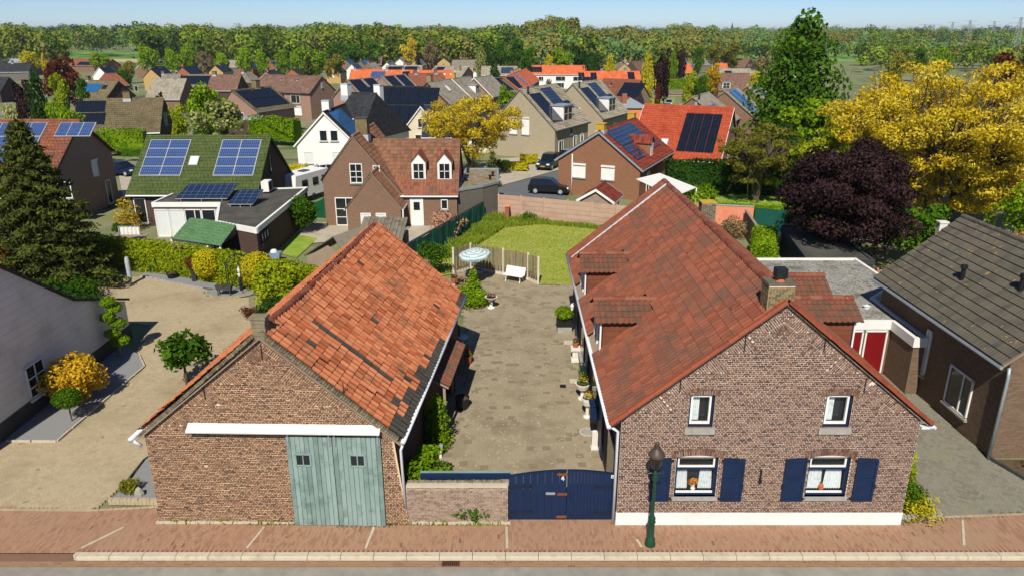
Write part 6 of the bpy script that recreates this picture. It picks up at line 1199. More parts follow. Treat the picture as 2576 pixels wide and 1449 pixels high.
q = P2((540, 302), (655, 308), (668, 293), (560, 285), z=2.7); flatbox('pale_annex', 'grey zinc-roofed annex below the dark panel roof', [(p.x, p.y) for p in q], 2.7 + gz(100), 'dark_wall', 'zinc', 'lead', z0=gz(100) - .5)
V = [  # name, label, A, B or (az, L), zr, ez, hw, wall, roof, extra
 ('bungalow_house', 'grey-brown roofed house with four solar collectors left of the grey roof', (215, 204), (297, 205), 6.6, 3, 4.6, 'dark_wall', 'roof_olive', dict(sol=[('R', -3.6, 1.2, .3, .78, 4, 1, PS), ('R', 1.7, 3.0, .5, .72, 1, 1, PD)], chim=[(-4.0, .1, .8, 1.0, 'brown_wall')])),
 ('brick_house', 'brown hipped tiled house with white-trimmed red gable behind the collector roof', (243, 187), (312, 186), 7.6, 4.8, 4.2, 'dark_wall', 'roof_redbrown', dict(hip=2.0, win=[('R', 5, 3, .8, 1.4, 'w')])),
 ('white_gable_house', 'small bright white gable with dark panelled roof', (249, 171), (3, 9), 7, 3.4, 3.4, 'white_wall', 'roof_black', dict(sol=[('R', -3.5, 3.5, .1, .9, 4, 2, PD)], trim='white_paint')),
 ('long_barn', 'long low building with brown and dark panelled roof near the field', (188, 149), (283, 150), 7, 3.5, 6, 'brown_wall', 'roof_redbrown', dict(sol=[('R', -7, 7, .08, .55, 8, 1, PD)], cat='barn')),
 ('dark_roof_house', 'wide house with dark grey roof at the far left edge', (-30, 161), (80, 160), 8, 4.5, 6, 'grey_wall', 'roof_black', dict(chim=[(1, 0, .9, 1.2, 'brown_wall')])),
 ('pale_roof_hall', 'pale blue-grey roofed hall behind the dark roof at the far left', (28, 150), (88, 150), 8, 5, 5, 'grey_wall', 'zinc', dict(cat='hall', chim=[(1, 0, .9, 1.2, 'white_wall')])),
 ('dark_roof_house', 'black-roofed house below the dark wide roof at the left edge', (-60, 196), (22, 196), 6.5, 3, 5, 'dark_wall', 'roof_black', {}),
 ('yellow_gable_house', 'yellow gabled house with black panels left of the grey roof', (379, 174), (6, 10), 7.6, 4.6, 3.4, 'yellow_wall', 'roof_black', dict(sol=[('R', -4.6, 4.6, .1, .92, 5, 2, PD)], chim=[(-4.2, .3, .7, 1.0, 'brown_wall')])),
 ('brick_house', 'small brick gable with white barge boards behind the yellow gable', (357, 159), (5, 8), 7.6, 5, 3.2, 'brown_wall', 'roof_black', dict(trim='white_paint')),
 ('grey_roof_house', 'broad weathered grey roof left of the flowering tree', (385, 200), (468, 200), 7, 2.8, 5.2, 'brown_wall', 'roof_beige', {}),
 ('grey_roof_house', 'grey roofed house just behind the broad weathered roof', (410, 188), (455, 188), 7, 4, 4, 'brown_wall', 'roof_grey', dict(chim=[(-2.5, 0, .8, .9, 'brown_wall')])),
 ('dark_roof_house', 'black panelled house with two white chimneys before the wood', (425, 156), (500, 156), 8, 5, 4, 'white_wall', 'roof_black', dict(chim=[(-5, 0, 1.0, 1.6, 'white_wall'), (4.6, 0, 1.0, 1.6, 'white_wall')], sol=[('R', -6, 6, .1, .9, 6, 2, PD)])),
 ('red_gable_house', 'orange-red brick gable with black roof right of the yellow gable', (458, 169), (8, 10), 7.8, 5, 3.3, 'red_wall', 'roof_black', dict(sol=[('R', -4.6, 4.6, .1, .92, 5, 2, PD)], chim=[(-4.0, .2, .8, 1.2, 'red_wall')])),
 ('yellow_gable_house', 'pale yellow gable with black panels in the middle of the left row', (541, 166), (5, 10), 7.8, 5, 3.2, 'yellow_wall', 'roof_black', dict(sol=[('R', -4.6, 4.6, .1, .92, 5, 2, PD)], chim=[(-1, 0, .7, .9, 'brown_wall')])),
 ('grey_roof_house', 'plain beige roof peeping behind the pale yellow gable', (546, 153), (604, 153), 8, 5, 4.5, 'grey_wall', 'roof_beige', {}),
 ('red_gable_house', 'red brick gable with black panels, left of a pair', (615, 158), (4, 10), 8, 5.2, 3.6, 'red_wall', 'roof_black', dict(sol=[('R', -4.6, 4.6, .1, .92, 5, 2, PD)], chim=[(-4.2, 0, .7, 1, 'red_wall'), (3.5, 0, .7, 1, 'red_wall')])),
 ('red_gable_house', 'red brick gable with grey trim, right of a pair', (678, 157), (4, 10), 8, 5.2, 3.4, 'red_wall', 'roof_grey', dict(sol=[('R', -4.2, 4.2, .25, .9, 5, 2, PD)], trim='grey_wall', chim=[(-4.2, 0, .7, 1, 'red_wall'), (3.5, 0, .7, 1, 'red_wall')])),
 ('pink_gable_house', 'pinkish gable with black roof behind the mottled terrace', (668, 179), (4, 10), 7.8, 5, 3.4, 'pink_wall', 'roof_black', dict(chim=[(-4, 0, .8, .9, 'brown_wall'), (3.5, 0, .8, .9, 'brown_wall')])),
 ('red_gable_house', 'small red gable beside the dark conifer', (734, 175), (4, 8), 6.5, 4.5, 2.8, 'red_wall', 'roof_black', {}),
 ('hipped_house', 'grey-brown hipped roof with dark walls left of the mottled terrace', (606, 183), (636, 182), 7.4, 4.6, 3.8, 'dark_wall', 'roof_grey', dict(hip=1.5, win=[('R', 0, 2.4, .8, 1.2, 'w'), ('R', 2.2, 2.4, .8, 1.2, 'w')], chim=[(-1.5, 0, .8, 1, 'brown_wall')])),
 ('brown_roof_house', 'mottled red-brown roof behind the dark panel roof', (533, 190), (606, 190), 7.6, 4.2, 4.5, 'dark_wall', 'roof_brown', dict(chim=[(-3, 0, .9, .9, 'brown_wall')])),
 ('dark_roof_house', 'dark panelled roof between the flowering tree and the mottled roof', (475, 190), (528, 190), 7, 4, 4.5, 'brown_wall', 'roof_grey', dict(sol=[('R', -4.4, 4.4, .2, .9, 5, 1, PD)])),
 ('yellow_gable_house', 'large yellow gable with black panels right of the dark conifer', (837, 168), (5, 9), 7.6, 5, 3.1, 'yellow_wall', 'roof_black', dict(sol=[('R', -4, 4, .12, .9, 4, 2, PD)], chim=[(-4, .2, .8, 1.1, 'brown_wall'), (3.6, .2, .8, 1.1, 'brown_wall')], win=[('A', 0, 3.0, .6, 1.3, 's'), ('R', -2, 2.6, 1.2, 1.6, 'w'), ('R', 1, 2.6, 1.2, 1.6, 'w')])),
 ('brick_house', 'brown gable with blue-black panels above the orange terrace, leftmost', (869, 151), (5, 9), 8, 5.2, 3.0, 'brown_wall', 'roof_black', dict(sol=[('R', -4, 4, .1, .9, 4, 2, PS)])),
 ('white_gable_house', 'white gable with black panels above the left end of the orange terrace', (884, 163), (6, 10), 7.6, 5, 2.6, 'white_wall', 'roof_grey', dict(sol=[('R', -4, 4, .2, .9, 4, 2, PD)])),
 ('brick_house', 'dark panelled house with brick gable behind the white gable', (906, 153), (8, 10), 8, 5.2, 3, 'grey_wall', 'roof_black', dict(sol=[('R', -4, 4, .1, .9, 4, 2, PS)], chim=[(-4, 0, .7, .9, 'brown_wall')])),
 ('brown_roof_house', 'brown roofed house standing before the round green trees', (928, 143), (962, 143), 8.2, 4, 5, 'dark_wall', 'roof_brown', dict(chim=[(-4, 0, .8, 1, 'brown_wall')])),
 ('red_gable_house', 'narrow red brick gable right of the brown roof', (975, 143), (3, 8), 7.6, 5, 2.6, 'red_wall', 'roof_redbrown', dict(chim=[(-3, 0, .7, 1, 'red_wall')])),
 ('brick_house', 'brown gable with plain grey roof above the orange terrace', (924, 160), (9, 11), 7.8, 5, 3.2, 'brown_wall', 'roof_beige', dict(chim=[(-4, 0, .8, 1, 'brown_wall')])),
 ('white_gable_house', 'low white gable with dark blue panels', (973, 158), (9, 10), 7, 4.4, 3, 'white_wall', 'roof_black', dict(sol=[('R', -4.5, 4.5, .1, .92, 5, 2, PS)])),
 ('white_gable_house', 'white gable with grey tiles and scattered panels', (1005, 149), (7, 10), 7.8, 5, 3.4, 'white_wall', 'roof_grey', dict(sol=[('R', -1, 4, .1, .6, 3, 2, PD)], chim=[(-2, 0, .7, 1, 'brown_wall')])),
 ('yellow_gable_house', 'yellow gable with dark glazed dormer', (1046, 151), (7, 10), 7.8, 5, 3.1, 'yellow_wall', 'roof_grey', dict(sol=[('R', -3, 2, .2, .8, 3, 2, PS)], chim=[(-4, 0, .7, 1, 'stack_brick')])),
 ('brick_house', 'tall brown house with steep blue panelled roof', (1054, 136), (10, 11), 9, 5.2, 3.6, 'brown_wall', 'roof_black', dict(sol=[('R', -5, 5, .1, .95, 5, 3, PS)], chim=[(-4.8, 0, .7, .9, 'brown_wall')])),
 ('red_gable_house', 'red brick gable with panels right of the tall brown house', (1086, 138), (8, 11), 8.6, 5.4, 4, 'red_wall', 'roof_black', dict(sol=[('R', -4.5, 3, .2, .9, 4, 2, PS)], chim=[(-4, 0, .8, .8, 'brown_wall')])),
 ('yellow_gable_house', 'yellow gable with a small dark window above the orange terrace', (1116, 147), (3, 9), 7.8, 5, 3.6, 'yellow_wall', 'roof_black', dict(win=[('A', 0, 4.2, 1.2, .7, 'W')])),
 ('yellow_gable_house', 'small pale yellow gable below the hipped brown roof', (1118, 133), (10, 9), 7.6, 5, 3.4, 'yellow_wall', 'roof_grey', dict(chim=[(-3.5, 0, .7, .8, 'brown_wall')])),
 ('hipped_house', 'large hipped brown roof at the foot of the wood', (1098, 121), (1116, 121), 9, 4.5, 7, 'brown_wall', 'roof_brown', dict(hip=2)),
 ('dormer_house', 'brown roofed house with two round-headed white dormers', (1141, 124), (1170, 124), 8.4, 4.6, 4.5, 'pink_wall', 'roof_brown', dict(dorm=[('R', -1.2, 1.3, 5.6, 7.0, 'white_paint', 'peak'), ('R', 1.8, 1.3, 5.6, 7.0, 'white_paint', 'peak')])),
 ('grey_roof_house', 'long grey roof over yellow brick wall left of the dark fir', (1138, 152), (1201, 152), 7.8, 5, 4.2, 'yellow_wall', 'roof_grey', dict(win=[('R', 5, 2.4, 1.4, 1.8, 'w'), ('R', -4, 3.8, 1.6, .5, 'W'), ('R', 0, 3.8, 1.6, .5, 'W')])),
 ('terraced_house', 'orange tiled terrace with blue panels, leftmost section', (884, 177), (968, 177), 8, 5.2, 4.2, 'pink_wall', 'roof_orange', dict(sol=[('R', 1.2, 6.0, .1, .8, 6, 2, PB)], chim=[(-4, 0, .7, .8, 'pink_wall'), (2, .2, .7, .8, 'pink_wall')])),
 ('terraced_house', 'orange tiled terrace with dark panels, middle section', (972, 178), (1052, 178), 8, 5.2, 4.2, 'pink_wall', 'roof_orange', dict(sol=[('R', .2, 2.4, .1, .85, 2, 2, PD), ('R', 3.4, 4.6, .4, .85, 1, 1, PD)], chim=[(-4.6, 0, .8, .8, 'pink_wall'), (.4, 0, .8, .8, 'pink_wall'), (5, 0, .8, .8, 'pink_wall')])),
 ('terraced_house', 'orange tiled terrace with plain roof, right section', (1056, 179), (1140, 179), 8, 5.2, 4.2, 'pink_wall', 'roof_orange', dict(chim=[(-.5, 0, .8, .8, 'pink_wall'), (5.6, 0, .8, .8, 'pink_wall')], sky=[('R', 2.5, .6, .7, .7), ('R', 4.5, .6, .7, .7)])),
 ('terraced_house', 'beige ridged terrace with black panel strips behind the orange roofs', (972, 166), (1062, 166), 8, 5, 4.2, 'yellow_wall', 'roof_beige', dict(sol=[('R', -6.5, 0, .2, .85, 6, 1, PD), ('R', .5, 6, .2, .85, 5, 1, PD)], chim=[(-5, 0, .7, .8, 'brown_wall'), (0, 0, .7, .8, 'brown_wall'), (5, 0, .7, .8, 'brown_wall')])),
 ('grey_roof_house', 'grey roofed house with dark gable right of the orange terrace', (1095, 168), (1178, 169), 8, 4.6, 4.6, 'dark_wall', 'roof_beige', dict(sol=[('R', -6.4, -2.6, .3, .9, 4, 1, PD)], chim=[(5.6, -2, .8, .2, 'stack_brick')])),
 ('grey_roof_house', 'beige roof with grey panels before the dark fir', (1212, 168), (1302, 168), 7.8, 4.6, 4.2, 'yellow_wall', 'roof_beige', dict(sol=[('R', .6, 5.6, .15, .85, 6, 2, PM)], chim=[(-.5, 0, .8, .8, 'brown_wall')])),
 ('solar_gable_house', 'pale brick gable with two dark panel blocks, left of a pair', (873, 202), (24, 9), 8, 4.8, 3.6, 'pink_wall', 'roof_beige', dict(sol=[('R', -4.2, -.4, .05, .95, 2, 3, PD), ('R', .6, 4, .2, .95, 2, 3, PD)], win=[('A', .4, 4, .9, 2, 'w')], trim='brown_wall')),
 ('solar_gable_house', 'pale brick gable with two dark panel blocks, right of a pair', (959, 193), (24, 10), 8, 4.8, 3.8, 'pink_wall', 'roof_beige', dict(sol=[('R', -4.2, -.4, .05, .95, 2, 3, PD), ('R', .6, 4.2, .2, .95, 2, 3, PD)], win=[('A', -.3, 4, .9, 2, 's')])),
 ('brown_roof_house', 'plain brown roofed house with brick gable beside the panel gables', (1028, 187), (60, 10), 7.6, 4.6, 3.8, 'solar_wall', 'roof_redbrown', dict(chim=[(-3, 0, .8, 1, 'brown_wall'), (3, 0, .8, 1, 'brown_wall')])),
 ('row_house', 'brick gable with grey-beige tiles, first of three rising behind the yellow tree', (1075, 207), (20, 10), 8, 4.4, 4.2, 'solar_wall', 'roof_beige', dict(chim=[(-3.4, .3, .9, 1.2, 'stack_brick')], trim='dark_plinth', sky=[('R', 0, .6, 1, 1.4)])),
 ('row_house', 'brick gable with white dormer, second of three rising behind the yellow tree', (1138, 199), (18, 10), 8, 4.4, 4.2, 'solar_wall', 'roof_beige', dict(dorm=[('R', 0, 2.2, 5, 6.6, 'white_paint', 'flat')], trim='white_paint', chim=[(-3.6, .3, .7, 1.1, 'lichen')])),
 ('row_house', 'brick gable with striped tiles, third of three rising behind the yellow tree', (1193, 196), (20, 10), 8, 4.4, 4.0, 'solar_wall', 'roof_beige', dict(trim='white_paint', chim=[(-3.6, .3, .7, 1.1, 'white_wall')])),
 ('black_panel_house', 'low roof covered in black panels before the angled orange roof', (1240, 197), (38, 8), 7.4, 4.4, 3.6, 'grey_wall', 'roof_grey', dict(sol=[('R', -3.6, 3.6, .05, .95, 4, 2, PD)])),
 ('terraced_house', 'angled orange terrace with blue panels behind the round green tree', (1266, 190), (1323, 179), 8, 5, 4.0, 'grey_wall', 'roof_orange', dict(sol=[('R', -5.5, -2.5, .1, .9, 3, 2, PS)], chim=[(-6, .2, .8, .9, 'pink_wall'), (-1, .2, .7, .9, 'pink_wall'), (4, .2, .7, .9, 'pink_wall')], win=[('R', -3, 2.6, 1.2, 1.8, 'w'), ('R', 0, 2.6, 1.2, 1.8, 'w'), ('R', 3, 2.6, 1.2, 1.8, 'w'), ('R', 6, 2.6, 1.2, 1.8, 'w')])),
 ('terraced_house', 'wide orange terrace with white window fronts and four chimneys', (1338, 166), (1512, 166), 8.4, 5.4, 4.4, 'white_wall', 'roof_orange', dict(sol=[('R', -14, -9.6, .2, .8, 4, 2, PD), ('R', 9.4, 14.2, .2, .85, 4, 2, PD)], chim=[(-13.2, .2, .8, .9, 'pink_wall'), (-5.5, .2, .8, .9, 'pink_wall'), (2, .2, .8, .9, 'pink_wall'), (9, .2, .8, .9, 'pink_wall')], win=[('R', -10, 3, 1.8, 1.5, 'w'), ('R', -2.5, 3, 3.6, 1.6, 'W', 'white_paint'), ('R', 3.8, 3, 2.8, 1.5, 'w'), ('R', -2.5, .4, 2.8, 1.8, 'w'), ('R', 3.8, .4, 2.8, 1.8, 'w')])),
 ('terraced_house', 'lower orange terrace with black panels right of the wide orange terrace', (1470, 181), (1608, 181), 7.8, 5, 4.2, 'pink_wall', 'roof_orange', dict(sol=[('R', -10, -4.6, .1, .45, 5, 1, PD), ('R', -10, -8.2, .45, .85, 2, 1, PD), ('R', -6.4, -4.6, .45, .85, 2, 1, PD), ('R', 4.5, 6.5, .2, .9, 2, 2, PD), ('R', 8.5, 10, .2, .9, 2, 2, PD)], chim=[(-3, .2, .8, .9, 'pink_wall'), (4, .2, .8, .9, 'pink_wall')])),
 ('grey_roof_house', 'pale beige roof before the dark green pines', (1399, 149), (1467, 149), 7.8, 5, 4.2, 'yellow_wall', 'roof_beige', dict(chim=[(-6, 0, .8, .9, 'brown_wall'), (0, 0, .8, .9, 'brown_wall'), (6, 0, .8, .9, 'brown_wall')])),
 ('grey_roof_house', 'grey-green roof with small yellow walls right of the panel roof', (1312, 150), (1360, 150), 7.8, 5, 4.2, 'yellow_wall', 'roof_grey', {}),
 ('grey_roof_house', 'beige roof with chimney between the fir and the grey-green roof', (1288, 147), (1335, 147), 8, 5, 4.2, 'yellow_wall', 'roof_beige', dict(chim=[(4, 0, .8, 1, 'yellow_wall')])),
 ('solar_roof_house', 'little house with a blue panel grid right of the dark fir', (1264, 150), (1289, 150), 7.8, 5, 4.2, 'yellow_wall', 'roof_beige', dict(sol=[('R', -2.2, 2.2, .15, .9, 4, 2, PB)])),
 ('solar_roof_house', 'little house with one black panel block left of the dark fir', (1206, 149), (1226, 149), 7.6, 5, 4, 'yellow_wall', 'roof_grey', dict(sol=[('R', -1.8, 1.8, .1, .9, 2, 2, PD)], win=[('R', 0, 2.5, 2.2, 1.4, 'w')])),
 ('dark_roof_house', 'dark slate roof among the big green trees', (1283, 132), (1312, 132), 8, 4, 4.4, 'brown_wall', 'roof_black', {}),
 ('flat_brown_house', 'brown brick house with pale blue roof among the big green trees', (1252, 131), (1282, 131), 7.6, 5, 4, 'brown_wall', 'roof_black', dict(sol=[('R', -3, 0, .2, .8, 2, 2, PS)])),
 ('small_gable_house', 'grey gable peeping out above the black panel block', (1216, 139), (4, 8), 7.6, 5, 3.2, 'grey_wall', 'roof_black', {}),
 ('orange_roof_house', 'bright orange roofed house beyond the golden column tree', (1556, 139), (1590, 139), 8.4, 5, 4, 'white_wall', 'roof_orange', dict(chim=[(1, 0, .6, 1, 'lead')])),
 ('yellow_gable_house', 'yellow gable with grey roof left of the dark purple tree', (1571, 161), (-12, 9), 7, 4.4, 3.2, 'yellow_wall', 'roof_grey', {}),
 ('brown_roof_house', 'steep brown roof between the golden column tree and the purple tree', (1588, 156), (1616, 154), 7.2, 3, 4, 'dark_wall', 'roof_brown', {}),
 ('brown_roof_house', 'brown tiled roof with black panels behind the farther beige house', (1520, 201), (1611, 203), 8, 4.8, 4.4, 'pink_wall', 'roof_redbrown', dict(corrg=True, sol=[('R', 1.0, 5.6, .1, .82, 5, 2, PD)], chim=[(-1.5, -1.5, .2, -.6, 'iron')])),
 ('stripe_roof_house', 'brick gable with striped tiles and blue panels, nearest of three on the right', (1743, 245), (27, 9), 7.6, 4.6, 4.2, 'brown_wall', 'roof_beige', dict(sol=[('R', -3.4, -.2, .1, .6, 2, 2, PS)], chim=[(-3.6, -.6, .18, .3, 'iron')])),
 ('stripe_roof_house', 'brick gable with striped tiles and blue panels, middle of three on the right', (1824, 230), (26, 9), 8, 4.6, 4.4, 'brown_wall', 'roof_beige', dict(sol=[('R', -3.2, -.4, .08, .95, 2, 4, PS), ('R', .2, 1.8, .3, .95, 1, 3, PS)])),
 ('stripe_roof_house', 'brick gable with striped tiles and blue panels, farthest of three on the right', (1879, 218), (27, 9), 8, 4.6, 4.4, 'brown_wall', 'roof_beige', dict(sol=[('R', -.6, 1.2, .1, .95, 1, 4, PS)])),
 ('brown_roof_house', 'brown roofed house with white dormer behind the striped roofs', (1800, 186), (1884, 186), 7.4, 3.4, 4.6, 'brown_wall', 'roof_brown', dict(dorm=[('R', -2.6, 2.2, 3.5, 5.2, 'white_paint', 'flat')])),
 ('grey_roof_house', 'beige ridged roof with a small panel behind the brown roof with dormer', (1800, 174), (1897, 174), 7.6, 3.6, 4.4, 'grey_wall', 'roof_beige', dict(sol=[('R', -4, -1.4, .3, .8, 2, 1, PD)])),
 ('gambrel_house', 'brown brick house with orange roof and white trim behind the long hedge', (1700, 163), (1742, 163), 8, 4.8, 4.5, 'dark_wall', 'roof_orange', dict(hip=1.4, win=[('R', -1, 2.6, 1.2, 1.6, 'w')])),
 ('orange_roof_house', 'orange roof half hidden by a bronze leafless tree', (1800, 161), (1828, 161), 7.6, 4.6, 4.5, 'brown_wall', 'roof_orange', {}),
 ('long_barn', 'very long low grey roof at the edge of the fields', (1680, 148), (1832, 148), 7, 3.6, 6, 'grey_wall', 'roof_grey', dict(cat='barn')),
 ('purple_gable_house', 'purple-brown brick gable with dark roof and white windows', (1888, 149), (-42, 14), 8.4, 4.4, 4.6, 'dark_wall', 'roof_brown', dict(trim='red_panel', win=[('A', -1.2, 4.4, .9, 1.4, 'w'), ('A', 1.4, 4.4, .9, 1.4, 'w')])),
 ('black_white_house', 'white house with black panelled roof and box dormer on the right', (1952, 156), (2016, 156), 8.6, 4.6, 4.6, 'white_wall', 'roof_black', dict(sol=[('R', -5, 1, .3, .92, 4, 2, PD), ('R', 2.2, 5.4, .2, .9, 2, 2, PD)], dorm=[('R', 1.2, 1.8, 5.6, 7.2, 'dark_plinth', 'flat')], chim=[(-5.4, 0, .7, .7, 'dark_plinth'), (5, 0, .8, .8, 'brown_wall')], win=[('R', 4, .8, 2, 1.4, 'w'), ('A', 0, 3, .9, 1.4, 'w'), ('A', 1.5, .8, .9, 1.4, 'w')])),
 ('pink_gable_house', 'pink brick gable with four white roller blinds on the right', (1973, 177), (6, 8), 8, 4.6, 3.4, 'pink_wall', 'roof_brown', dict(win=[('A', -1.3, 2.9, 1.0, 2.2, 's'), ('A', .9, 2.9, 1.5, 2.2, 's'), ('A', -1.6, .4, 1.9, 1.4, 's'), ('A', 1.1, .4, 1.9, 1.4, 's')], chim=[(-3, 0, .8, .8, 'brown_wall')])),
 ('grey_roof_house', 'beige roof to the right of the black and white house', (2020, 153), (2062, 153), 7.6, 4.6, 4.4, 'grey_wall', 'roof_beige', {}),
 ('white_gable_house', 'small white house high up among the trees at the foot of the wood', (1228, 104), (1240, 104), 8, 5, 4, 'white_wall', 'roof_redbrown', {}),
 ('field_barn', 'grey-roofed pale barn standing between the big trees before the wood', (1328, 108), (1358, 108), 9, 6, 6, 'cream_wall', 'roof_grey', dict(cat='barn')),
 ('purple_roof_house', 'house with white roof lights below the round dark roof near the wood', (1175, 133), (1205, 133), 7, 4, 4, 'pink_wall', 'roof_brown', {}),
 ('orange_roof_house', 'orange roof glimpsed at the right edge behind the yellow tree', (2560, 275), (2640, 285), 6, 3.5, 4, 'grey_wall', 'roof_orange', {}),
]
for nm, lab, A, Bq, zr, ez, hw, wl, rfm, ex in V:
    ex = dict(ex); far = len(Bq) == 2 and abs(Bq[0]) < 95 and Bq[1] < 20
    try: gable(nm, lab, A, None if far else Bq, *((Bq[0], Bq[1]) if far else ()), zr=zr, ez=ez, hw=hw, wall=wl, roof=rfm, **ex)
    except Exception as e_: print('HOUSE', lab, e_); raise
pv = T('pavilion', 'pavilion with pale zinc pyramid roof and orange wall beside the red roof', 'pavilion', pt(1590, 330)); p = pt(1590, 300); p = Vector((pv.location.x, pv.location.y, 0)); g0 = pv.location.z
m = MB(); m.box(p.x - 3, p.y - 2.4, g0 - .2, p.x + 2, p.y + 2.6, g0 + 4.1); m.obj('wall', 'orange_wall', pv); m = MB(); m.box(p.x - 3.02, p.y - 2.43, g0 + 1.9, p.x + 2.02, p.y + 2.5, g0 + 2.3); m.obj('band', 'dark_plinth', pv); c_ = [(p.x - 3.3, p.y - 2.7), (p.x + 2.3, p.y - 2.7), (p.x + 2.3, p.y + 2.9), (p.x - 3.3, p.y + 2.9)]; m = MB(); m.add([(x, y, g0 + 4.1) for x, y in c_] + [(p.x - .5, p.y + .1, g0 + 5.6)], [(0, 1, 4), (1, 2, 4), (2, 3, 4), (3, 0, 4), (3, 2, 1, 0)]); m.obj('roof', 'zinc', pv); m = MB(); m.box(p.x - 2.2, p.y - 1.5, g0 + 4, p.x - 1.4, p.y - .7, g0 + 6.4); m.obj('chimney', 'red_wall', pv)
# lanes, hedges, cars in between
def lane(name, pts, mat, dz=.03): sheet(name, [(q.x, q.y) for q in P2(*pts)], lambda y: gz(y) + dz, mat)
lane('lane', [(1255, 470), (1420, 425), (1420, 505), (1255, 530)], 'street_asphalt', .0); lane('forecourt', [(1160, 452), (1255, 400), (1345, 395), (1420, 405), (1420, 424), (1255, 469)], 'lane', .004); lane('side_street', [(296, 425), (360, 420), (345, 500), (310, 500)], 'lane'); lane('brick_street', [(1640, 238), (1760, 234), (1760, 243), (1630, 246)], 'street_brick'); lane('back_lane', [(1690, 272), (1760, 245), (1800, 245), (1740, 280)], 'lane'); lane('green_verge', [(1640, 252), (1700, 246), (1695, 262), (1638, 268)], 'grass')
lane('patio', [(780, 560), (1130, 560), (1060, 612), (905, 600), (790, 612), (735, 590)], 'lane', .002); lane('small_lawn', [(690, 632), (735, 588), (800, 600), (745, 650)], 'grass', .004); lane('white_house_court', [(735, 440), (935, 432), (935, 470), (735, 478)], 'lane'); lane('far_lawn', [(1085, 585), (1130, 560), (1150, 575), (1110, 600)], 'grass', .006); lane('garden_lawn', [(1760, 545), (2010, 520), (2010, 495), (1780, 485)], 'grass', .004)
car('parked_car', 'dark blue hatchback parked behind the red-roofed house', pt(310, 440), math.radians(-20), 'car_navy'); car('parked_car', 'dark blue off-roader with yellow number plate in front of the beige house', pt(1380, 424), math.radians(-112), 'car_teal', 4.2, 1.78, 1.72, 1); car('parked_car', 'black hatchback half hidden by the solar house', pt(1382, 486), math.radians(-14), 'car_black', 4.0)
car('parked_car', 'pale blue car behind the off-roader', pt(1425, 408), math.radians(-120), 'car_paleblue'); car('parked_car', 'white car beside the white house', pt(808, 448), math.radians(200), 'car_white', 4.3); car('parked_car', 'bright blue car at the far brick street', pt(1636, 237), math.radians(-100), 'car_blue'); car('parked_car', 'silver estate car on the verge by the dark red sapling', pt(1682, 266), math.radians(-100), 'car_silver', 4.4); car('parked_car', 'dark car peeping over the red roof ridge', pt(1668, 277), math.radians(180), 'car_navy')
cvn = T('caravan', 'white caravan parked beside the flat annex roof', 'caravan', pt(770, 500), math.radians(68)); m = MB(); m.prism([(-2.7, -1.1, .5), (2.4, -1.1, .5), (2.8, -1.1, 1.1), (2.6, -1.1, 2.3), (2.3, -1.1, 2.62), (-2.6, -1.1, 2.62), (-2.75, -1.1, 1.6)], (0, 2.2, 0)); m.obj('body', 'white_paint', cvn, local=True)
for x in (-1.4, .2, 1.6): m = MB(); m.box(x - .4, -1.13, 1.4, x + .4, -1.1, 2.1); m.obj('window', 'glass', cvn, local=True)
m = MB(); m.box(-.5, -.4, 2.62, .4, .3, 2.72); m.obj('roof_light', 'glass', cvn, local=True)
for s in (-1, 1): m = MB(); m.tube([(-.2, s * .95, .34), (-.2, s * 1.1, .34)], .34, 14); m.obj('wheel', 'black_plastic', cvn, local=True)
m = MB(); m.bar((2.6, 0, .45), (3.9, 0, .45), .1); m.obj('drawbar', 'iron', cvn, local=True)
gg = T('garden_gate', 'dark green swept timber gate between annex and brown house', 'gate', pt(795, 548)); a, b = pt(764, 545), pt(820, 548)
for i in range(14): p, q = a.lerp(b, i / 14), a.lerp(b, (i + .92) / 14); z = 1.75 - .45 * math.sin(math.pi * (i + .5) / 14); m = MB(); m.prism([p, q, q + Vector((0, 0, z)), p + Vector((0, 0, z))], (0, .04, 0)); m.obj('board', 'green_paint', gg)
ws = T('wooden_shed', 'low weathered shed with slate roof behind the barn ridge', 'shed', pt(860, 640)); q = [pt(752, 645, 1.9), pt(830, 590, 2.6), pt(905, 585, 2.6), pt(865, 640, 1.9)]
m = MB(); a0, a1, a2 = pt(765, 645, 1.9), pt(838, 598, 2.7), pt(872, 648, 1.9); r2 = pt(905, 575, 2.7)
m.prism([a0, a1, r2, a0 + (r2 - a1)], (0, 0, .08)); m.prism([a1, a2, a2 + (r2 - a1), r2], (0, 0, .08)); m.obj('roof', 'old_slate', ws); m = MB(); m.poly((a0.x + .15, a0.y + .1, 0), (a2.x - .15, a2.y + .1, 0), (a2.x - .15, a2.y + .1, 1.85), (a1.x, (a0.y + a2.y) / 2 + .1, 2.6), (a0.x + .15, a0.y + .1, 1.85)); m.obj('front', 'old_wood', ws)
sr = T('slate_lean_to', 'low roof of grey slate boards behind the barn ridge', 'shed', pt(975, 640)); a0, a1 = pt(945, 575, 2.4), pt(1018, 590, 2.4); b0, b1 = pt(985, 640, 1.8), pt(1005, 640, 1.8)
a0, a1, b1, b0 = Vector((-10.6, 51.5, 2.4)), Vector((-7.4, 51.2, 2.4)), Vector((-7.3, 47.2, 1.7)), Vector((-10.5, 47.2, 1.7))
for i in range(12): f = lambda u, v: a0.lerp(a1, u).lerp(b0.lerp(b1, u), v); m = MB(); m.prism([f(i / 12, 1), f((i + .9) / 12, 1), f((i + .9) / 12, 0), f(i / 12, 0)], (0, 0, .06 + .03 * (i % 2))); m.obj('roof_board', 'old_slate', sr)
m = MB(); m.box(-10.4, 47.4, 0, -7.4, 51, 1.6); m.obj('wall', 'old_wood', sr)
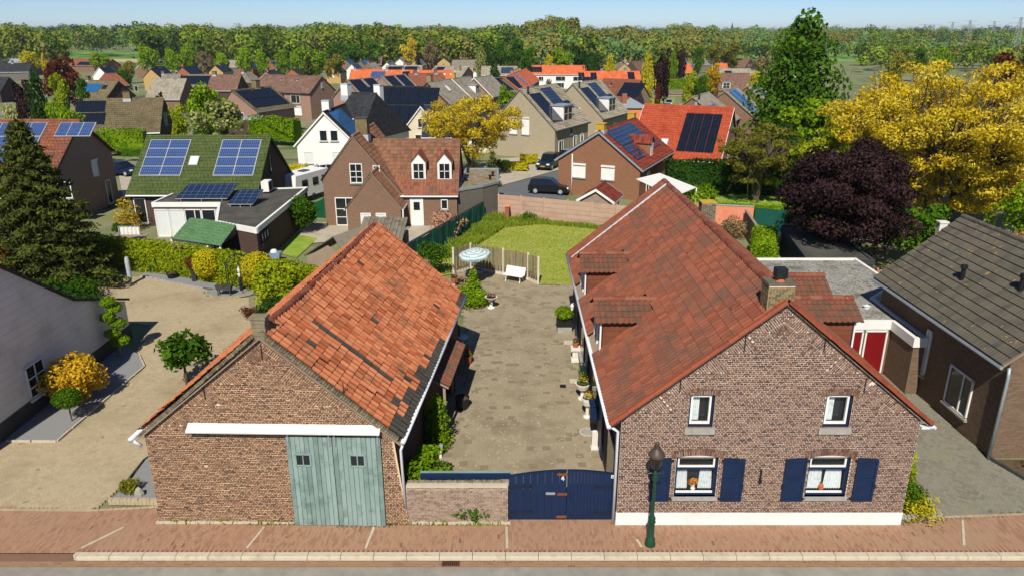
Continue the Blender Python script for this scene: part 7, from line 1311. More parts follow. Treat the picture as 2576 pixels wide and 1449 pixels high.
# garden behind the farmhouse on the right
pkw = T('salmon_wall', 'salmon painted brick wall behind the farmhouse chimney', 'wall', (17.2, 57, 0)); m = MB(); m.bar((14.2, 57.6, 1.0), (19.0, 56.6, 1.0), .15, 2.0); m.obj('wall', 'salmon', pkw); m = MB(); m.bar((14.2, 57.6, 2.04), (19.0, 56.6, 2.04), .22, .08); m.obj('coping', 'sill_stone', pkw)
gs = T('garden_screen', 'dark green garden screen beside the salmon wall', 'screen', (20.6, 56.2, 0)); m = MB(); m.bar((19.1, 56.5, 1.0), (22.6, 55.0, 1.0), .05, 1.9); m.obj('screen', 'green_net', gs)
for p in ((19.1, 56.5), (20.9, 55.75), (22.6, 55.0)): m = MB(); m.bar((*p, 0), (*p, 2.05), .07); m.obj('post', 'green_paint', gs)
wp = T('garden_post_wall', 'mossy concrete plank wall beside the tall yellow-green hedge', 'wall', (17.8, 50, 0)); m = MB(); m.bar((18.3, 56.3, .9), (16.4, 43.0, .9), .12, 1.8); m.obj('wall', 'moss_brick', wp); m = MB(); m.bar((18.3, 56.3, 1.82), (16.4, 43.0, 1.82), .2, .06); m.obj('coping', 'old_wood', wp)
dsh = flatbox('dark_shed', 'dark flat shed in the shade below the purple maple', [(17.6, 41.8), (21.5, 41.8), (22, 50), (18.9, 50)], 2.2, 'dark_plinth', 'bitumen', 'dark_plinth', cat='shed')
m = MB(); m.box(2332, 0, 0, 2333, 1, 1)
ch_ = T('white_post', 'white weathered stone post behind the bungalow ridge', 'post', (27.0, 44.8, 0)); m = MB(); m.box(26.7, 44.6, 0, 27.2, 45.0, 3.7); m.obj('post', 'stone_white', ch_); m = MB(); m.box(26.65, 44.55, 3.7, 27.25, 45.05, 3.8); m.obj('cap', 'stone_white', ch_)
# ---------------------------------------------------------------- trees and hedges near the gardens
def treeat(name, label, x, ytop, wpx, D, mat, z0f=.12, **k):
    X, z = atY(x, ytop, D); g0 = gz(D); h = z - g0; w = wpx * math.hypot(D, 15) / FPX / 1.04; return tree(name, label, (X, D, g0), w, h, h * z0f, mat, **k)
sp = T('spruce_tree', 'tall dark spruce in the left garden', 'tree', (-28.6, 43.2, 0)); g_ = np.random.default_rng(5); C = []; R = []; m = MB(); hS = 10.3
m.tube([(0, 0, -.1), (0, 0, hS * .5), (.1, 0, hS)], [.24, .15, .02], 9)
for i in range(150):
    t = (i + .5) / 150; z = .8 + t * (hS - 1.0); rr = (1 - t) ** .85 * 4.0 * (.72 + .4 * g_.random()) + .12; a = i * 2.4; b = Vector((rr * math.cos(a), rr * math.sin(a), z - .22 * rr + .1 * rr * rr * .3)); s = Vector((0, 0, z))
    m.tube([s, s.lerp(b, .5) + Vector((0, 0, .06)), b], [.05 * (1.2 - t), .03, .01], 4, False)
    for q in (.35, .6, .85, 1.0): c = s.lerp(b, q); C.append((c.x, c.y, c.z)); w_ = .3 + .55 * (1 - t) * (1.15 - q * .55); R.append((w_, w_, w_ * .42))
V_, F_, r_ = leafcloud(C, R, 30000, .34, .3, seed=3, droop=.6, up=.1); put('crown', newmesh('crown', V_, F_, r_, uv=False), 'leaf_spruce', sp); m.obj('trunk', 'trunk', sp, local=True)
def locust(label, loc, w, h, z0, leaves, seed, mat='leaf_gold', size=.32, n=70, nl=26, tr=.25, cr=.2, forks=3):
    """airy tree: several rising stems, layered feathery sprays with gaps that show the limbs"""
    t = T('locust_tree', label, 'tree', loc); g = np.random.default_rng(seed); C, R = clumps('vase', n, w, h, z0, seed, cr, .6); m = MB(); ends = []
    for k in range(forks):
        a = 6.28 * k / forks + .5; q = Vector((math.cos(a) * w * .14, math.sin(a) * w * .14, z0 + (h - z0) * .35)); m.tube([(0, 0, -.1), (math.cos(a) * .15, math.sin(a) * .15, z0 * .5), (q.x * .5, q.y * .5, z0 + (h - z0) * .12), q], [tr, tr * .8, tr * .6, tr * .4], 8); ends.append(q)
    for c in C:
        b = Vector(c); s = min(ends, key=lambda e: (e - b).length); md = s.lerp(b, .55) + Vector((0, 0, .08 * (b - s).length)); m.tube([s, md, b], [tr * .28, tr * .16, .012], 5, False)
        for _ in range(2): e = b + Vector(g.normal(0, 1, 3)) * R[0][0] * 1.1; m.tube([md.lerp(b, .6), e], [tr * .08, .008], 4, False)
    m.obj('trunk', 'trunk', t, local=True); V, F, r = leafcloud(C, R, leaves, size, .42, seed=seed, inner=.5, up=.15); put('crown', newmesh('crown', V, F, r, uv=False), mat, t); return t
locust('golden locust tree with twisted trunk before the cream house', (-4.6, 82.5, gz(82.5)), 12.6, 9.2, 1.8, 20000, 31, n=170, size=.26, tr=.2, forks=4, cr=.14)
locust('huge golden locust tree on the right', (35.6, 60, 0), 22, 14.2, .2, 95000, 32, size=.27, n=620, cr=.1, tr=.38, forks=7)
locust('yellow-green young locust between the purple maple and the tall green tree', (27.5, 62, 0), 9, 8.6, .8, 14000, 33, 'leaf_hedge', .32, 140, tr=.18, cr=.15)
locust('olive leafing tree with bare limbs behind the farmhouse chimney', (22.6, 67, 0), 8.8, 7.9, 1.7, 10000, 34, 'leaf_olive', .26, 120, tr=.24, cr=.15)
t_ = tree('purple_maple', 'dense dark purple maple behind the garage', (21.6, 46.2, 0), 9.8, 9.3, .9, 'leaf_purple', 'round', 150, 42000, .2, .21, 41, cat='tree', tr=.22, squash=.6)
tree('tall_green_tree', 'tall green tree rising above the golden locust', (30.2, 80, gz(80)), 10.5, 16.3, 1.5, 'leaf_green', 'column', 50, 14000, .5, .3, 42)
tree('green_tree', 'bushy green tree left below the tall green tree', (30.2, 75, 0), 7.5, 9.6, 1, 'leaf_lime', 'round', 36, 8000, .42, .36, 43); tree('dark_tree', 'dark green tree in the shade left of the yellow-green locust', (27.0, 70.5, 0), 6, 7.2, .6, 'leaf_dark', 'round', 26, 5000, .36, .4, 44)
tree('green_shrub_tree', 'fresh green shrubs at the right edge below the locust', (36.5, 48.5, 0), 8, 5.2, .3, 'leaf_lime', 'round', 30, 6000, .3, .4, 45); tree('green_tree', 'dark green bush between purple maple and golden locust', (27.0, 47.5, 0), 4.5, 4.6, .3, 'leaf_green', 'round', 20, 4000, .26, .42, 46)
hedge('photinia_hedge', 'pink-bronze photinia hedge behind the bungalow roof', [(27.6, 42.5), (33, 40.5), (38, 39)], 1.6, 3.6, 'leaf_pink', 55, .24); shrub('dark_shrub', 'dark green shrub by the bungalow roof end', (24.2, 39.8, 0), 3.2, 2.4, 'leaf_green', 1800, .22, 16, seed=47)
shrub('pale_shrub', 'pale cream leafed shrub between garage and bungalow roof', (22.0, 41.2, 0), 2.6, 2.2, 'leaf_pink', 350, .2, 14, seed=48)
hedge('tall_hedge', 'tall narrow yellow-green clipped hedge behind the farmhouse roof', [(17.9, 50.6), (15.1, 42.0)], 1.35, 2.05, 'leaf_lime', 230, .15, seed=49); hedge('dark_hedge', 'tall dark green hedge behind the solar house garden', [(15.0, 71.0), (23, 71.5), (33, 68)], 1.6, 3.2, 'leaf_dark', 45, .26, seed=50)
shrub('laurel_shrub', 'bright green round shrub beside the white veranda', (16.6, 63.0, 0), 3.0, 2.6, 'leaf_lime', 2600, .2, 18, seed=51); hedge('ivy_edge', 'ragged green climber on top of the salmon wall', [(14.3, 57.9), (19.2, 57.0), (23.5, 55.5)], .5, 2.3, 'leaf_lime', 26, .18, seed=52); shrub('dry_shrub', 'dry brown climber heap by the salmon wall', (16.9, 54.5, 0), 2.4, 1.5, 'leaf_brown', 1400, .16, 14, seed=53)
# left garden
hedge('garden_hedge', 'long yellow-green clipped hedge behind the left yard', [(-29, 48.6), (-23.2, 46.7), (-19.2, 45.0), (-15.4, 43.1), (-11.5, 41.2)], 1.5, 1.75, 'leaf_hedge', 150, .15, seed=54, wob=.05)
def bushes():
    shrub('golden_shrub', 'broad amber-leaved shrub against the white building', (-18.6, 28.3, 0), 2.75, 2.1, 'leaf_bronze', 9500, .13, 60, seed=55, cr=.36, inner=.12); ball('ball_tree', 'small mop-headed ball tree in the gravel bed', (-17.95, 26.55, 0), .52, 'leaf_green', leaves=2200, size=.09, stem=.7, cat='tree', sz=.72)
    ball('globe_shrub', 'left golden globe shrub before the hedge', (-19.15, 44.1, 0), .86, 'leaf_yellow', leaves=3600, size=.11, stem=.45); ball('globe_shrub', 'right golden globe shrub beside the cypress bush', (-15.5, 42.7, 0), 1.0, 'leaf_yellow', leaves=4200, size=.11, stem=.4, seed=6)
    shrub('cypress_bush', 'large feathery green cypress bush left of the barn ridge', (-13.0, 38.6, 0), 3.4, 3.3, 'leaf_hedge', 7500, .2, 40, seed=56, cr=.36); shrub('cypress_bush', 'dark green lower skirt of cypress beside the barn roof', (-12.3, 36.4, 0), 2.4, 1.9, 'leaf_dark', 2600, .18, 18, seed=57)
    tree('magnolia_tree', 'young large-leaved tree beside the barn gable', (-14.6, 29.8, 0), 2.4, 2.7, .8, 'leaf_green', 'round', 13, 900, .3, .5, 58, nl=13, tr=.06, asp=.5); shrub('variegated_shrub', 'pale yellow variegated shrub beside the barn verge', (-12.6, 31.2, 0), 1.6, 1.6, 'leaf_cream', 900, .12, 14, seed=59)
    shrub('rose_shrub', 'thin straggly shrub by the barn wall', (-12.3, 25.4, 0), 1.0, 1.4, 'leaf_olive', 160, .1, 12, seed=60); shrub('red_maple_shrub', 'small dark red Japanese maple by the cypress bush', (-14.6, 38.1, 0), 1.0, .7, 'leaf_copper', 500, .1, 10, seed=61)
    shrub('azalea_shrub', 'orange flowering shrub left of the spruce', (-31.0, 41.6, 0), 3.4, 3.3, 'leaf_orange', 4200, .24, 26, seed=62); shrub('pine_shrub', 'green shrubs under the spruce', (-26.0, 40.2, 0), 3.6, 1.3, 'leaf_green', 2600, .18, 20, seed=63); shrub('pine_shrub', 'low dark bushes behind the white building roof', (-24.5, 37.4, 0), 4.0, 1.5, 'leaf_dark', 2600, .2, 20, seed=64)
    fr = shrub('fern_clump', 'clump of ferns and small rocks in the gravel wedge', (-13.15, 21.55, 0), .75, .5, 'leaf_olive', 700, .16, 10, seed=65, cat='fern', asp=.25); rk = T('garden_rock', 'grey pointed rock beside the ferns', 'rock', (-12.75, 21.45, 0)); m = MB(); m.lathe([(.16, 0), (.17, .12), (.1, .28), (.02, .36)], (-12.75, 21.45, 0), 7, 1, .7); m.obj('stone', 'sill_stone', rk)
    cl = T('cloud_conifer', 'cloud-pruned conifer at the corner of the white building', 'tree', (-19.2, 32.9, 0)); C = []; R = []
    for k, (x, z, r) in enumerate(((.1, .8, .42), (-.1, 1.25, .36), (.15, 1.7, .4), (-.15, 2.1, .34), (.1, 2.5, .38), (0, 2.9, .34))): C.append((x, .1 * (-1) ** k, z)); R.append((r, r, r * .62))
    V, F, r = leafcloud(C, R, 3600, .1, seed=66); put('crown', newmesh('crown', V, F, r, uv=False), 'leaf_lime', cl); m = MB(); m.tube([(0, 0, -.05), (.1, 0, .8), (-.08, 0, 1.6), (0, 0, 2.9)], [.08, .06, .05, .02], 7); m.obj('trunk', 'pale_trunk', cl, local=True)
    shrub('pieris_shrub', 'salmon-pink flowering shrub against the netting fence', (-5.0, 55.8, 0), 2.9, 1.5, 'leaf_pink', 2600, .18, 22, seed=67); shrub('barn_end_shrub', 'dark green shrub at the far end of the barn roof', (-5.2, 45.6, 0), 2.2, 2.3, 'leaf_green', 1800, .16, 16, seed=68); shrub('laurel_shrub', 'glossy green shrub beside the annex wall', (-16.6, 56.2, 0), 2.6, 3.0, 'leaf_green', 3000, .18, 22, seed=69); shrub('annex_shrub', 'green shrub at the foot of the amber conifer near the annex', (-29.8, 54.5, 0), 1.6, 1.3, 'leaf_dark', 900, .14, 10, seed=70)
    shrub('amber_conifer', 'small amber conifer left of the annex', (-30.6, 57.0, 0), 2.0, 2.5, 'leaf_bronze', 1500, .16, 14, 'column', seed=71, cr=.45)
bushes()
tree('clipped_lime', 'row of yellow-green shrubs by the lawn wall foot', (1.5, 60.2, 0), 1.6, .6, .05, 'leaf_green', 'round', 9, 700, .12, .5, 72, cat='shrub', tr=.02)
# garden things of the left yard
rd_ = T('rotary_dryer', 'folded rotary clothes dryer standing in the left yard', 'clothes dryer', (-23.9, 43.75, 0)); m = MB(); m.tube([(0, 0, 0), (-.1, 0, 1.75)], .03, 8); m.obj('pole', 'zinc', rd_, local=True); m = MB(); m.lathe([(.06, .25), (.13, .5), (.14, 1.5), (.1, 1.78)], (-.06, 0, 0), 10); m.obj('folded_cover', 'lead', rd_, local=True)
gl = T('garden_lamp', 'black twin-headed garden lamp before the hedge', 'lamp', (-21.4, 45.4, 0)); m = MB(); m.tube([(0, 0, 0), (0, 0, 1.75)], .035, 8); m.lathe([(.1, 0), (.08, .1), (.04, .2)], (0, 0, 0), 10); m.obj('post', 'iron', gl, local=True)
for s in (-1, 1): m = MB(); m.lathe([(.05, 1.72), (.11, 1.95), (.12, 1.97), (.02, 2.08)], (s * .2, 0, 0), 6); hd = m.obj('lamp_head', 'bronze', gl, local=True); m = MB(); m.tube([(0, 0, 1.7), (s * .2, 0, 1.74)], .02, 6); m.obj('arm', 'iron', gl, local=True)
ab = T('rose_arbour', 'black wrought-iron rose arbour on the gravel island', 'arbour', (-16.7, 42.7, 0))
for k in range(6): a = k * math.pi / 3; m = MB(); P = [(.75 * math.cos(a), .75 * math.sin(a), 0), (.75 * math.cos(a), .75 * math.sin(a), 1.7), (.5 * math.cos(a), .5 * math.sin(a), 2.1), (0, 0, 2.3)]; m.tube(P, .025, 6, False); m.obj('hoop', 'iron', ab, local=True)
for z in (.9, 1.7): m = MB(); m.tube([(.75 * math.cos(a), .75 * math.sin(a), z) for a in np.linspace(0, 6.283, 19)], .02, 5, False); m.obj('ring', 'iron', ab, local=True)
st = T('statue', 'small white figurine with scrolls hanging in the rose arbour', 'ornament', (-16.6, 42.5, .9)); m = MB(); m.lathe([(.05, 0), (.1, .15), (.06, .3), (.09, .45), (.05, .55), (.06, .62), (.01, .7)], (0, 0, 0), 9, 1, .7); m.obj('figure', 'stone_white', st, local=True); m = MB(); m.box(-.06, -.05, -.9, .06, .05, 0); m.obj('plinth', 'iron', st, local=True)
tg = T('flower_trough', 'dark raised flower trough with yellow pansies on the gravel island', 'planter', (-17.3, 41.75, 0)); m = MB(); m.prism([(-.42, -.18, .38), (.42, -.18, .38), (.5, -.22, .66), (-.5, -.22, .66)], (0, .4, 0)); m.obj('trough', 'dark_plinth', tg, local=True)
for x in (-.36, .36):
    for y in (-.12, .16): m = MB(); m.bar((x, y, 0), (x, y, .4), .06); m.obj('leg', 'dark_plinth', tg, local=True)
flowers(tg, (-17.3, 41.75, .64), .38, .22, 'leaf_green', 140, .08, 3, 'foliage'); flowers(tg, (-17.4, 41.7, .75), .3, .18, 'flower_yellow', 60, .06, 4)
pot('black_pot', 'low black pot in front of the hedge', (-21.9, 45.0, 0), [(.25, .02), (.34, .3), (.36, .34)], 'black_plastic', (.25, .2, 'leaf_olive', 60)); cd = pot('cordyline_pot', 'tall dark square pot with a spiky red cordyline', (-20.2, 44.3, 0), [(.14, .02), (.18, .8), (.2, .84)], 'dark_plinth', None, n=4); V, F, r = leafcloud([[-20.2, 44.3, 1.2]], [[.45, .45, .4]], 220, .5, .08, seed=3, inner=1); inv = np.array(WM[cd.name].inverted()); put('leaves', newmesh('leaves', V @ inv[:3, :3].T + inv[:3, 3], F, r, uv=False), 'leaf_copper', cd)
bnc = T('garden_bench', 'green garden seat in the shade behind the clothes dryer', 'bench', (-23.3, 46.2, 0)); m = MB(); m.box(-.6, -.2, .42, .6, .2, .46); m.obj('seat', 'green_paint', bnc, local=True)
for x in (-.5, .5): m = MB(); m.bar((x, -.18, 0), (x, -.18, .42), .05); m.bar((x, .18, 0), (x, .18, .8), .05); m.obj('leg', 'green_paint', bnc, local=True)
m = MB(); m.box(-.6, .17, .6, .6, .21, .8); m.obj('backrest', 'green_paint', bnc, local=True)
ts = T('terrace_set', 'cluttered patio furniture with white cloths beside the annex', 'patio furniture', (-28.2, 52.4, 0)); m = MB(); m.box(-1.2, -.5, .7, 1.2, .5, .75); m.obj('tabletop', 'old_wood', ts, local=True)
for x in (-1, 1):
    for y in (-.4, .4): m = MB(); m.bar((x, y, 0), (x, y, .7), .06); m.obj('leg', 'old_wood', ts, local=True)
ruffle(-1.1, .4, .3, 1.25, .9, 24, .06).obj('cloth', 'white_paint', ts, local=True); m = MB(); m.box(-1.2, .85, 0, -1.14, .95, 1.3); m.box(.36, .85, 0, .42, .95, 1.3); m.bar((-1.2, .9, 1.28), (.42, .9, 1.28), .04); m.obj('drying_rack', 'zinc', ts, local=True)
pf = T('folded_parasol', 'folded black parasol by the annex brick wall', 'parasol', pt(652, 640)); m = MB(); m.lathe([(.14, .3), (.18, .6), (.12, 1.6), (.03, 2.1)], (0, 0, 0), 8); m.obj('cover', 'black_plastic', pf, local=True); m = MB(); m.tube([(0, 0, 0), (0, 0, 2.15)], .03, 6); m.obj('pole', 'iron', pf, local=True)
bb = T('bathtub', 'pale blue tub among the things behind the hedge', 'tub', pt(680, 655)); m = MB(); m.prism([(-.7, -.3, .1), (.7, -.3, .1), (.8, -.35, .6), (-.8, -.35, .6)], (0, .65, 0)); m.obj('tub', 'car_paleblue', bb, local=True); m = MB(); m.lathe([(.25, .6), (.2, .75), (.02, .8)], (.3, 0, 0), 10); m.obj('cover', 'white_paint', bb, local=True)
hedge('pleached_hedge', 'pleached lime-green screen in front of the grey-brown solar house', [tuple(pt(258, 392))[:2], tuple(pt(372, 392))[:2]], 1.2, 2.9, 'leaf_lime', 60, .2, seed=73); hedge('low_hedge', 'low clipped green hedge below the pleached screen', [tuple(pt(312, 404))[:2], tuple(pt(368, 404))[:2]], .9, .9, 'leaf_green', 60, .16, seed=74)
hedge('box_hedge', 'clipped yellow box hedge in front of the cream house', [tuple(pt(1262, 428))[:2], tuple(pt(1328, 430))[:2]], 1.0, .9, 'leaf_yellow', 60, .18, seed=75, z=gz(83)); hedge('box_hedge', 'second low yellow hedge nearer the off-roader', [tuple(pt(1308, 412))[:2], tuple(pt(1352, 412))[:2]], 1.8, .9, 'leaf_yellow', 55, .18, seed=76, z=gz(85)); ball('ball_tree', 'tiny clipped tree on the forecourt of the cream house', pt(1272, 436), .6, 'leaf_dark', leaves=700, size=.14, stem=.3, cat='tree')
shrub('conifer_shrub', 'slim knotty conifer at the corner of the mossy garage', pt(1240, 470), 1.4, 3.6, 'leaf_spruce', 1800, .2, 18, 'column', seed=77, cr=.4)
hedge('laurel_hedge', 'lush lime-green laurel bushes left of the white house', [tuple(pt(640, 362))[:2], tuple(pt(752, 366))[:2]], 2.6, 3.2, 'leaf_lime', 40, .26, seed=78, z=gz(88), wob=.3); hedge('yew_hedge', 'dark clipped yew hedge below the flowering tree', [tuple(pt(497, 350))[:2], tuple(pt(570, 352))[:2]], 1.8, 1.7, 'leaf_dark', 45, .24, seed=79, z=gz(90)); hedge('white_picket', 'yellow-green shrubs at the foot of the white house', [tuple(pt(722, 445))[:2], tuple(pt(775, 445))[:2]], 1.2, 1.2, 'leaf_yellow', 60, .18, seed=80)
hedge('street_hedge', 'long bright green hedge along the far brick street', [tuple(pt(1645, 240))[:2], tuple(pt(1800, 240))[:2]], 2.0, 3.2, 'leaf_lime', 22, .4, seed=81, z=gz(180)); hedge('terrace_hedge', 'brown-green hedge in front of the mottled terrace', [tuple(pt(700, 304))[:2], tuple(pt(732, 304))[:2]], 1.4, 1.6, 'leaf_olive', 30, .3, seed=82, z=gz(135))
# ---------------------------------------------------------------- village trees: one of each kind, then copies
PROTO = {}
def vt(label, x, ytop, wpx, D, mat, shape='round', name=None, z0f=.12, seed=None):
    X, z = atY(x, ytop, D); g0 = gz(D); h = max(1.5, z - g0); w = wpx * D / 1959.0; key = (mat, shape, (seed or 0))
    nm = name or {'round': 'broadleaf_tree', 'cone': 'fir_tree', 'column': 'columnar_tree', 'vase': 'open_tree'}[shape]
    if key not in PROTO:
        PROTO[key] = True; t = tree(nm, label, (X, D, g0), 8, 10, 10 * z0f, mat, shape, 30, 2600, .62, .36, 100 + len(PROTO), group='village trees'); PROTO[key] = t; t.scale = (w / 8, w / 8, h / 10)
    else: copytree(PROTO[key], (X, D, g0), (w / 8, w / 8, h / 10), random.uniform(0, 6.28), label, 'village trees', nm)
for a in (
 ('large copper-red tree in the left village', 142, 138, 96, 165, 'leaf_copper'), ('dark purple tree at the left edge beside the dark conifer', 44, 186, 66, 125, 'leaf_purple'), ('dark green conifer left of the grey-brown solar house', 84, 188, 60, 96, 'leaf_dark', 'column'), ('yellow-green tree below the copper-red tree', 134, 176, 56, 148, 'leaf_hedge'), ('lime bush behind the red solar roof', 146, 246, 92, 88, 'leaf_lime'), ('pale green bush at the left edge', 24, 258, 56, 84, 'leaf_cream'),
 ('yellow tree before the wood at far left', 66, 119, 60, 400, 'leaf_yellow'), ('little orange-yellow tree above the copper-red tree', 107, 132, 18, 330, 'leaf_gold'), ('lime-green round tree right of the broad grey roof', 512, 196, 112, 104, 'leaf_lime'), ('cream-blossoming tree below the lime-green round tree', 535, 243, 140, 97, 'leaf_cream', 'vase'), ('yellow-green bush left of the blossoming tree', 440, 255, 56, 97, 'leaf_hedge'), ('purple-leaved sapling before the broad grey roof', 388, 215, 50, 108, 'leaf_purple', 'vase'),
 ('bright green tree at the field edge, leftmost of the row', 363, 106, 50, 370, 'leaf_lime'), ('small bright green tree left of the black panelled house', 424, 114, 40, 360, 'leaf_lime'), ('bright green tree behind the white chimneys', 464, 108, 54, 360, 'leaf_lime'), ('bare brownish tree right of the white chimneys', 508, 118, 40, 350, 'leaf_brown', 'vase'), ('bright green tree behind the pale yellow gable', 553, 125, 44, 350, 'leaf_lime'), ('bright green tall tree behind the red pair of gables', 610, 110, 50, 350, 'leaf_lime'), ('bright green tree between the red gables', 656, 120, 38, 350, 'leaf_lime'),
 ('lime tree left of the blue-green cedar', 706, 118, 36, 350, 'leaf_lime'), ('lime tree behind the blue-green cedar', 746, 112, 46, 350, 'leaf_lime'), ('broad lime tree above the blue-green cedar', 790, 112, 62, 345, 'leaf_lime'), ('blue-green cedar above the mottled terrace', 773, 138, 66, 235, 'leaf_spruce', 'cone'), ('round green wood-edge tree above the yellow gable', 846, 97, 72, 430, 'leaf_green'), ('broad green tree right of the wood-edge tree', 888, 102, 70, 420, 'leaf_green'), ('green tree above the white gables', 934, 94, 60, 420, 'leaf_green'),
 ('brown-green thicket above the brown roofed house', 840, 128, 60, 330, 'leaf_olive'), ('golden round tree before the wood', 1028, 93, 48, 430, 'leaf_gold'), ('dark purple little tree beside the golden round tree', 1050, 121, 15, 400, 'leaf_purple'), ('brownish round tree right of the golden tree', 1082, 95, 50, 440, 'leaf_brown'), ('green oak behind the dark slate roof, left', 1258, 92, 62, 350, 'leaf_green'), ('green oak behind the dark slate roof, middle', 1298, 84, 62, 350, 'leaf_green'), ('green oak behind the dark slate roof, right', 1332, 109, 54, 300, 'leaf_green'),
 ('lime tree above the wide orange terrace', 1412, 112, 62, 310, 'leaf_lime'), ('yellow tree left above the wide orange terrace', 1382, 124, 34, 300, 'leaf_yellow'), ('dark green pine group left above the orange terrace', 1453, 104, 52, 320, 'leaf_dark'), ('dark green pine right above the orange terrace', 1492, 126, 54, 270, 'leaf_dark'), ('dark fir between the beige roofs', 1243, 131, 40, 240, 'leaf_dark', 'cone'), ('golden column tree left of the orange roofed house', 1536, 138, 38, 250, 'leaf_yellow', 'column'), ('large golden column tree beside the purple beech', 1633, 129, 38, 168, 'leaf_yellow', 'column'),
 ('dark purple beech beside the large golden column', 1668, 123, 58, 172, 'leaf_purple'), ('dark purple round tree farther behind the beech', 1716, 114, 36, 300, 'leaf_purple'), ('small lime tree between the two purple trees', 1696, 120, 28, 290, 'leaf_lime'), ('dark green tree right of the far purple tree', 1762, 108, 36, 320, 'leaf_green'), ('olive tree at the field edge, left', 1802, 90, 46, 420, 'leaf_olive'), ('olive tree at the field edge, right', 1842, 95, 62, 400, 'leaf_olive'), ('yellow bush right of the purple-brown gable', 1905, 166, 52, 195, 'leaf_yellow'),
 ('bronze leafless tree before the orange roof', 1800, 154, 48, 200, 'leaf_bronze', 'vase'), ('yellow-green shrub before the gambrel house', 1740, 172, 46, 170, 'leaf_hedge'), ('green thicket right of the yellow-green shrub', 1770, 180, 46, 168, 'leaf_green'), ('dark red sapling on the verge', 1656, 214, 20, 140, 'leaf_copper', 'column'), ('round green tree between the row house and the beige house', 1276, 206, 58, 118, 'leaf_lime'), ('dark red shrub before the white window fronts', 1382, 196, 28, 165, 'leaf_copper'), ('brown-green bare tree behind the black and white house', 1925, 130, 60, 260, 'leaf_brown', 'vase'),
 ('green tree behind the black and white house, left', 1976, 130, 36, 300, 'leaf_green'), ('green tree behind the black and white house, right', 2035, 115, 50, 280, 'leaf_green'), ('big copper beech at the right edge', 2540, 126, 120, 150, 'leaf_copper'), ('green tree at the right edge above the copper beech', 2600, 100, 70, 220, 'leaf_green'), ('lime tree far right behind the locust', 2380, 110, 50, 330, 'leaf_lime'), ('dark green tree far right behind the locust', 2320, 112, 44, 340, 'leaf_green'), ('yellow-green tree beside the tall green tree', 2265, 118, 60, 200, 'leaf_olive'),
 ('green garden tree beyond the striped roofs', 2030, 262, 90, 92, 'leaf_green'), ('pale blossom tree in the garden by the striped roofs', 1985, 310, 90, 78, 'leaf_cream', 'vase'), ('dark green palm-like shrub below the striped roofs', 2005, 275, 60, 100, 'leaf_dark'), ('green shrub beside the pink gable', 2000, 222, 30, 150, 'leaf_olive'), ('green round bush by the dark roof at the left edge', 200, 186, 40, 150, 'leaf_green'), ('leafy tree between the white gable and the yellow gable', 305, 168, 44, 230, 'leaf_green'), ('grey-green bush in front of the long low building', 318, 148, 44, 330, 'leaf_olive'),
 ('lime bush in the meadow before the wood', 247, 128, 50, 430, 'leaf_lime'), ('small green tree left of the yellow hedge', 1255, 398, 20, 84, 'leaf_green'), ('pale poplar among the roofs left of the oaks', 1208, 118, 34, 330, 'leaf_cream', 'column'), ('dark conifer right of the pale poplar', 1224, 104, 30, 340, 'leaf_dark', 'column')): vt(*a)
# ---------------------------------------------------------------- fields, woods, horizon
def fld(name, pts, mat, dz=.05): sheet(name, [(q.x, q.y) for q in P2(*pts)], lambda y: gz(y) + dz, mat)
fld('meadow', [(150, 150), (350, 156), (350, 128), (150, 128)], 'field_green'); fld('stubble_field', [(278, 156), (350, 160), (350, 150), (285, 150)], 'field_tan', .1); fld('green_field', [(1660, 150), (2300, 160), (2300, 112), (1700, 112)], 'field_green'); fld('dark_field', [(1890, 140), (2150, 140), (2080, 118), (1900, 118)], 'grass', .1); fld('pale_field', [(1960, 112), (2576, 118), (2600, 104), (1980, 104)], 'field_pale', .1); fld('far_field', [(2000, 103), (2640, 106), (2640, 96), (2000, 97)], 'field_tan', .12)
def wood(name, label, mat, spots, lv=170, size=1.7, seed=1):
    """a far wood that reads as one mass: crowns of a few clumps each, every crown its own tone, merged"""
    g = np.random.default_rng(seed); Cs, Rs, cr = [], [], []
    for (x, y, w, h) in spots:
        g0 = gz(y); tone = g.random()
        for k in range(8):
            t = g.random() ** .55; rr = w * .36 * math.sqrt(g.random()) * (1.15 - t * .75); a = g.random() * 6.28; q = w * (.17 + .12 * g.random()); Cs.append((x + rr * math.cos(a), y + rr * math.sin(a), g0 + h * (.28 + .66 * t))); Rs.append((q, q, q * .85)); cr.append(min(.999, max(0, tone * .8 + .2 * g.random())))
    V, F, r = leafcloud(Cs, Rs, lv * len(spots), size, .8, seed=seed, inner=.08, up=.45, crnd=cr, lw=.12, ori=1.5); o = put(name, newmesh(name, V, F, r, uv=False), mat, None, label=label, cat='wood', kind='stuff'); return o
g_ = np.random.default_rng(12); sp1, sp2, sp3, sp4, sp5 = [], [], [], [], []
def scatter(n, px0, px1, Y0, Y1, h0, h1, w0, w1, dest, hole=None):
    for _ in range(int(n * 1.5)):
        Y = math.sqrt(Y0 * Y0 + (Y1 * Y1 - Y0 * Y0) * g_.random()); px = px0 + (px1 - px0) * g_.random(); X = (px - 1288) * Y / 1959
        if hole and hole(px, Y): continue
        k = math.sin(px * .021 + Y * .006) + math.sin(px * .007 - Y * .011) + g_.normal(0, .7); d = dest[int(min(len(dest) - 1, max(0, (k + 2.2) / 4.4 * len(dest))))]; s = g_.random(); lf = 1 + .07 * math.sin(px * .013 + Y * .004) + .05 * math.sin(px * .041) + g_.normal(0, .05); ww = (w0 + (w1 - w0) * g_.random()) * (.85 + .5 * g_.random() ** 2); d.append((X, Y, ww, (h0 + (h1 - h0) * s) * lf))
mead = lambda px, Y: (150 < px < 352 and Y < 660)
